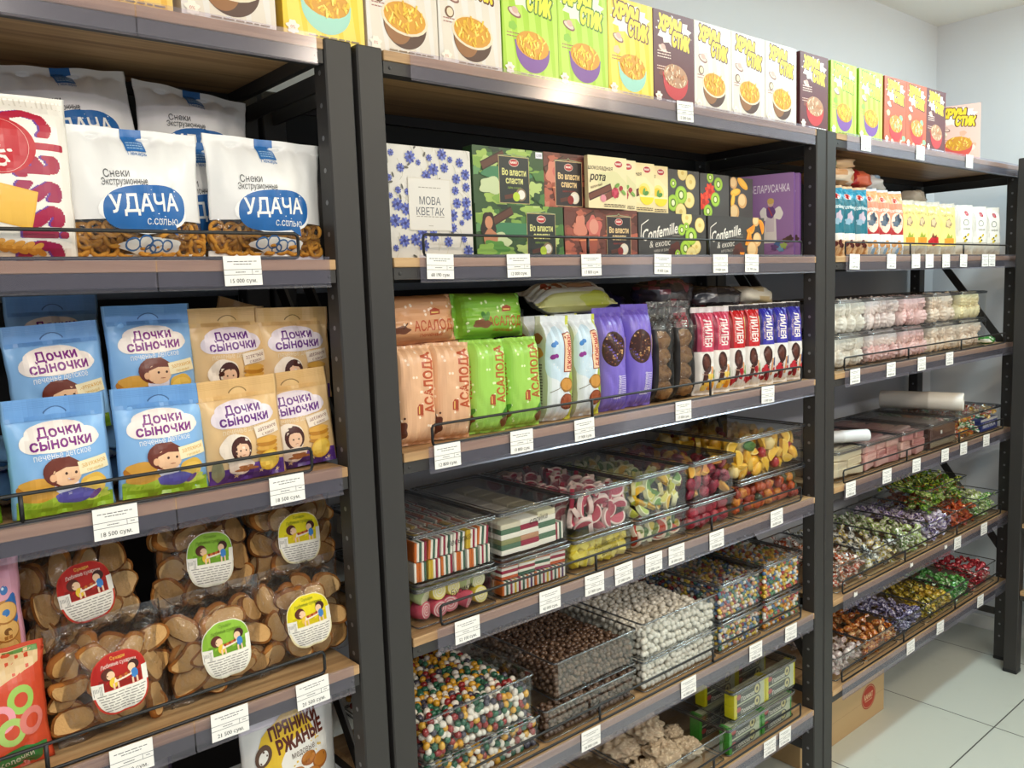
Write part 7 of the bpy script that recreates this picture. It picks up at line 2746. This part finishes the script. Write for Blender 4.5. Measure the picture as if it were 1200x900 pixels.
# ------------------------------------------------------------------ wrapped sweets on the two lowest shelves
zE = 0.618
EE = [(2.262, 2.468, [('#b5502a', '#e3dcd2'), ('#d9d0c4', '#b3642c'), ('#e6dfd4', '#8a3a24')], 'orange and white'), (2.471, 2.690, [('#dcd8cc', '#c9b03a'), ('#e3dfd2', '#a9a03a'), ('#cfd2cc', '#3f4a54')], 'white and yellow'),
      (2.693, 2.893, [('#d2d6bc', '#7a9a3a'), ('#e0dfce', '#5f8a3a'), ('#a9bf6a', '#e3e0d2')], 'pale green'), (2.896, 3.110, [('#cfc3d2', '#5f4a8a'), ('#e0d6de', '#7a62a0'), ('#b9a9c6', '#e6e0e6')], 'lilac'),
      (3.114, 3.322, [('#a83a1f', '#c9642a'), ('#8f2a1a', '#d2843a'), ('#b8481f', '#7a2016')], 'red and amber'), (3.325, 3.524, [('#6f9a3c', '#dfe3c4'), ('#4f8a34', '#c9d69a'), ('#a9c46a', '#e9ead2')], 'green')]
for c, (x0, x1, cols, nm) in enumerate(EE):
    candy_bin(x0, x1, Y0, Y1, zE + 0.0005, 0.085, f'clear open bin of {nm} wrapped sweets on the fifth shelf', False)
    candies(x0 + 0.014, x1 - 0.014, 0.020, 0.325, zE + 0.005, zE + 0.080, cols, f'{nm} wrapped sweet in a bin on the fifth shelf', f'{nm} wrapped sweets on the fifth shelf', 20 + c, name='wrapped_sweet' if c < 3 else 'wrapped_candy')  # one kind of twist-wrapped sweet under either name
candy_bin(2.985, 3.330, Y0 + 0.050, Y1, zE + 0.0865, 0.088, 'clear open bin heaped with shiny green sweets, stacked on the lilac and red bins', False)
candies(2.995, 3.320, 0.078, 0.325, zE + 0.092, zE + 0.165, [('#4f7a2c', '#9ac23a'), ('#2f5a24', '#d2d94a'), ('#7fa33a', '#e3e6a0'), ('#3a6a2a', '#a8602c')], 'shiny green wrapped sweet in the stacked upper bin on the fifth shelf', 'shiny green wrapped sweets', 31, heap=0.012, name='foil_candy')
zF = 0.343
FF = [(2.262, 2.452, [('#d2c6c0', '#b9a4a0'), ('#dcd4cc', '#c4aeb0')], 'pale pink', 0.074), (2.456, 2.678, [('#b3622a', '#d9a05a'), ('#8a3f1c', '#c9843a'), ('#d9b480', '#a0521f')], 'orange brown', 0.074),
      (2.681, 2.884, [('#4a4468', '#b9b4d2'), ('#2c2840', '#8a84a8'), ('#6a628c', '#d2cfe0')], 'purple', 0.074), (2.888, 3.112, [('#b5902a', '#e0c95a'), ('#7a6a20', '#d2b43a'), ('#4a4a1c', '#c9b84a')], 'gold', 0.074),
      (3.115, 3.294, [('#3f8a3a', '#7ac46a'), ('#2c6a2c', '#a8d99a'), ('#5aa34a', '#c9e0b8')], 'bright green', 0.074), (3.297, 3.498, [('#b02a34', '#d9606a'), ('#c23a40', '#e9d2c9'), ('#8f1f2a', '#cf4a54')], 'red', 0.086)]
for c, (x0, x1, cols, nm, h) in enumerate(FF):
    candy_bin(x0, x1, Y0, Y1, zF + 0.0005, h, f'clear open bin of {nm} wrapped sweets on the lowest shelf', False)
    candies(x0 + 0.014, x1 - 0.014, 0.020, 0.325, zF + 0.005, zF + h - 0.004, cols, f'{nm} wrapped sweet in a bin on the lowest shelf', f'{nm} wrapped sweets on the lowest shelf', 40 + c, name='foil_sweet')
crumple('sweet_bag', 21, 0.060, 0.045, 0.030, '#b3242e', '#d9707a', 'red gift sweet bag lying on top of the red wrapped sweets', 'sweet bag', (3.40, 0.200, zF + 0.087), (0, 0, 0.3), 'film')

# ------------------------------------------------------------------ floor: cardboard carton; the end rack's goods
a = Art(0.56, 0.158)
a.rect(-0.28, 0.0785, 0.28, 0.0795, '#a3865f')
a.ell(0.165, 0.088, 0.050, 0.044, '#a8392c', 0, 36)
a.ell(0.165, 0.088, 0.046, 0.040, '#c9aa7c', 0, 36)
a.ell(0.165, 0.088, 0.044, 0.038, '#b0402f', 0, 36)
a.text('RAHAT', 0.165, 0.092, 0.020, '#d9b78c', w=0.062, bold=0.05)
a.lines_of_print(0.140, 0.190, 0.074, 1, 0, 0.003, '#d9b78c', 2)
mb = carton('cardboard_box', 0.56, 0.158, 0.20, '#c2a377', a, '#b8996d', '#bd9e72', mats='paper')
tag(mb.build('cardboard_box', 'paper', None, (2.566, 0.150, 0.0)), 'brown cardboard carton with a round red logo on the floor under the lowest shelf', 'carton')
for z, col, lab in ((0.335, '#c9c4bc', 'white pouch standing on the lowest shelf of the end rack'), (0.60, '#5a6a4a', 'olive pouch standing on the shelf of the end rack above the white pouch')):
    tu = Tube(0.10, 0.15, 0.05, p=2.4, q=2.8, seal=(0.004, 0.012), seed=int(z * 100), wr=0.002, nu=30, nv=18)
    o = place('pouch', make_pack('pouch', tu, col).mesh('pouch', 'film'), lab, 'pouch', (3.520, -0.16, z + 0.001), (0, 0, -PI / 2))

# ------------------------------------------------------------------ let everything rest exactly on its shelf, behind the rail
bpy.context.view_layer.update()
SHELVES = {1: (1.947, 1.609, 1.274, 0.937, 0.605, 0.324), 2: (1.947, 1.612, 1.279, 0.948, 0.613, 0.324), 3: (1.947, 1.613, 1.284, 0.954, 0.618, 0.343)}
for o in list(scene.objects):
    if o.parent is not None or o.get('category') not in ('snack bag', 'cracker pack', 'biscuit bag', 'rusk bag', 'gingerbread bag', 'biscuit pack', 'gingerbread pack', 'chocolate box', 'cereal box', 'sweet bag'):
        continue
    parts = [o] if o.type == 'MESH' else [c for c in o.children if c.type == 'MESH' and c.name.split('.')[0] in ('bag_film', 'pack_film')]
    lo = [1e9, 1e9, 1e9]
    for c in parts:
        n = len(c.data.vertices)
        v = np.empty(n * 3)
        c.data.vertices.foreach_get('co', v)
        m = np.array(c.matrix_world)
        w = v.reshape(-1, 3) @ m[:3, :3].T + m[:3, 3]
        lo = np.minimum(lo, w.min(axis=0))
    u = 1 if o.location.x < 0.712 else (2 if o.location.x < 2.157 else 3)
    for z in SHELVES[u]:
        if -0.025 < lo[2] - z < 0.006:
            o.location.z += z + 0.0004 - lo[2]
            if z < 1.9 and lo[1] < 0.0115:
                o.location.y += 0.0115 - lo[1]

for o in list(scene.objects):
    if o.parent is None and o.get('category') == 'halva lump':
        n = len(o.data.vertices)
        v = np.empty(n * 3)
        o.data.vertices.foreach_get('co', v)
        m = np.array(o.matrix_world)
        w = v.reshape(-1, 3) @ m[:3, :3].T + m[:3, 3]
        if w[:, 2].min() < 0.324 + 0.006:
            o.location.z += 0.330 - w[:, 2].min()

CONTENT = {'roll sweet', 'jelly bar', 'jelly', 'jelly slice', 'jelly slab', 'gummy', 'wrapped sweet', 'wafer slab', 'marshmallow'}
for o in list(scene.objects):
    if o.parent is None and o.get('category') in CONTENT:
        n = len(o.data.vertices)
        v = np.empty(n * 3)
        o.data.vertices.foreach_get('co', v)
        m = np.array(o.matrix_world)
        w = v.reshape(-1, 3) @ m[:3, :3].T + m[:3, 3]
        lo = w.min(axis=0)
        u = 2 if o.location.x < 2.157 else 3
        for z in SHELVES[u]:
            if -0.03 < lo[2] - z < 0.0045:
                o.location.z += z + 0.0045 - lo[2]
        if lo[1] < Y0 + 0.0072:
            o.location.y += Y0 + 0.0072 - lo[1]
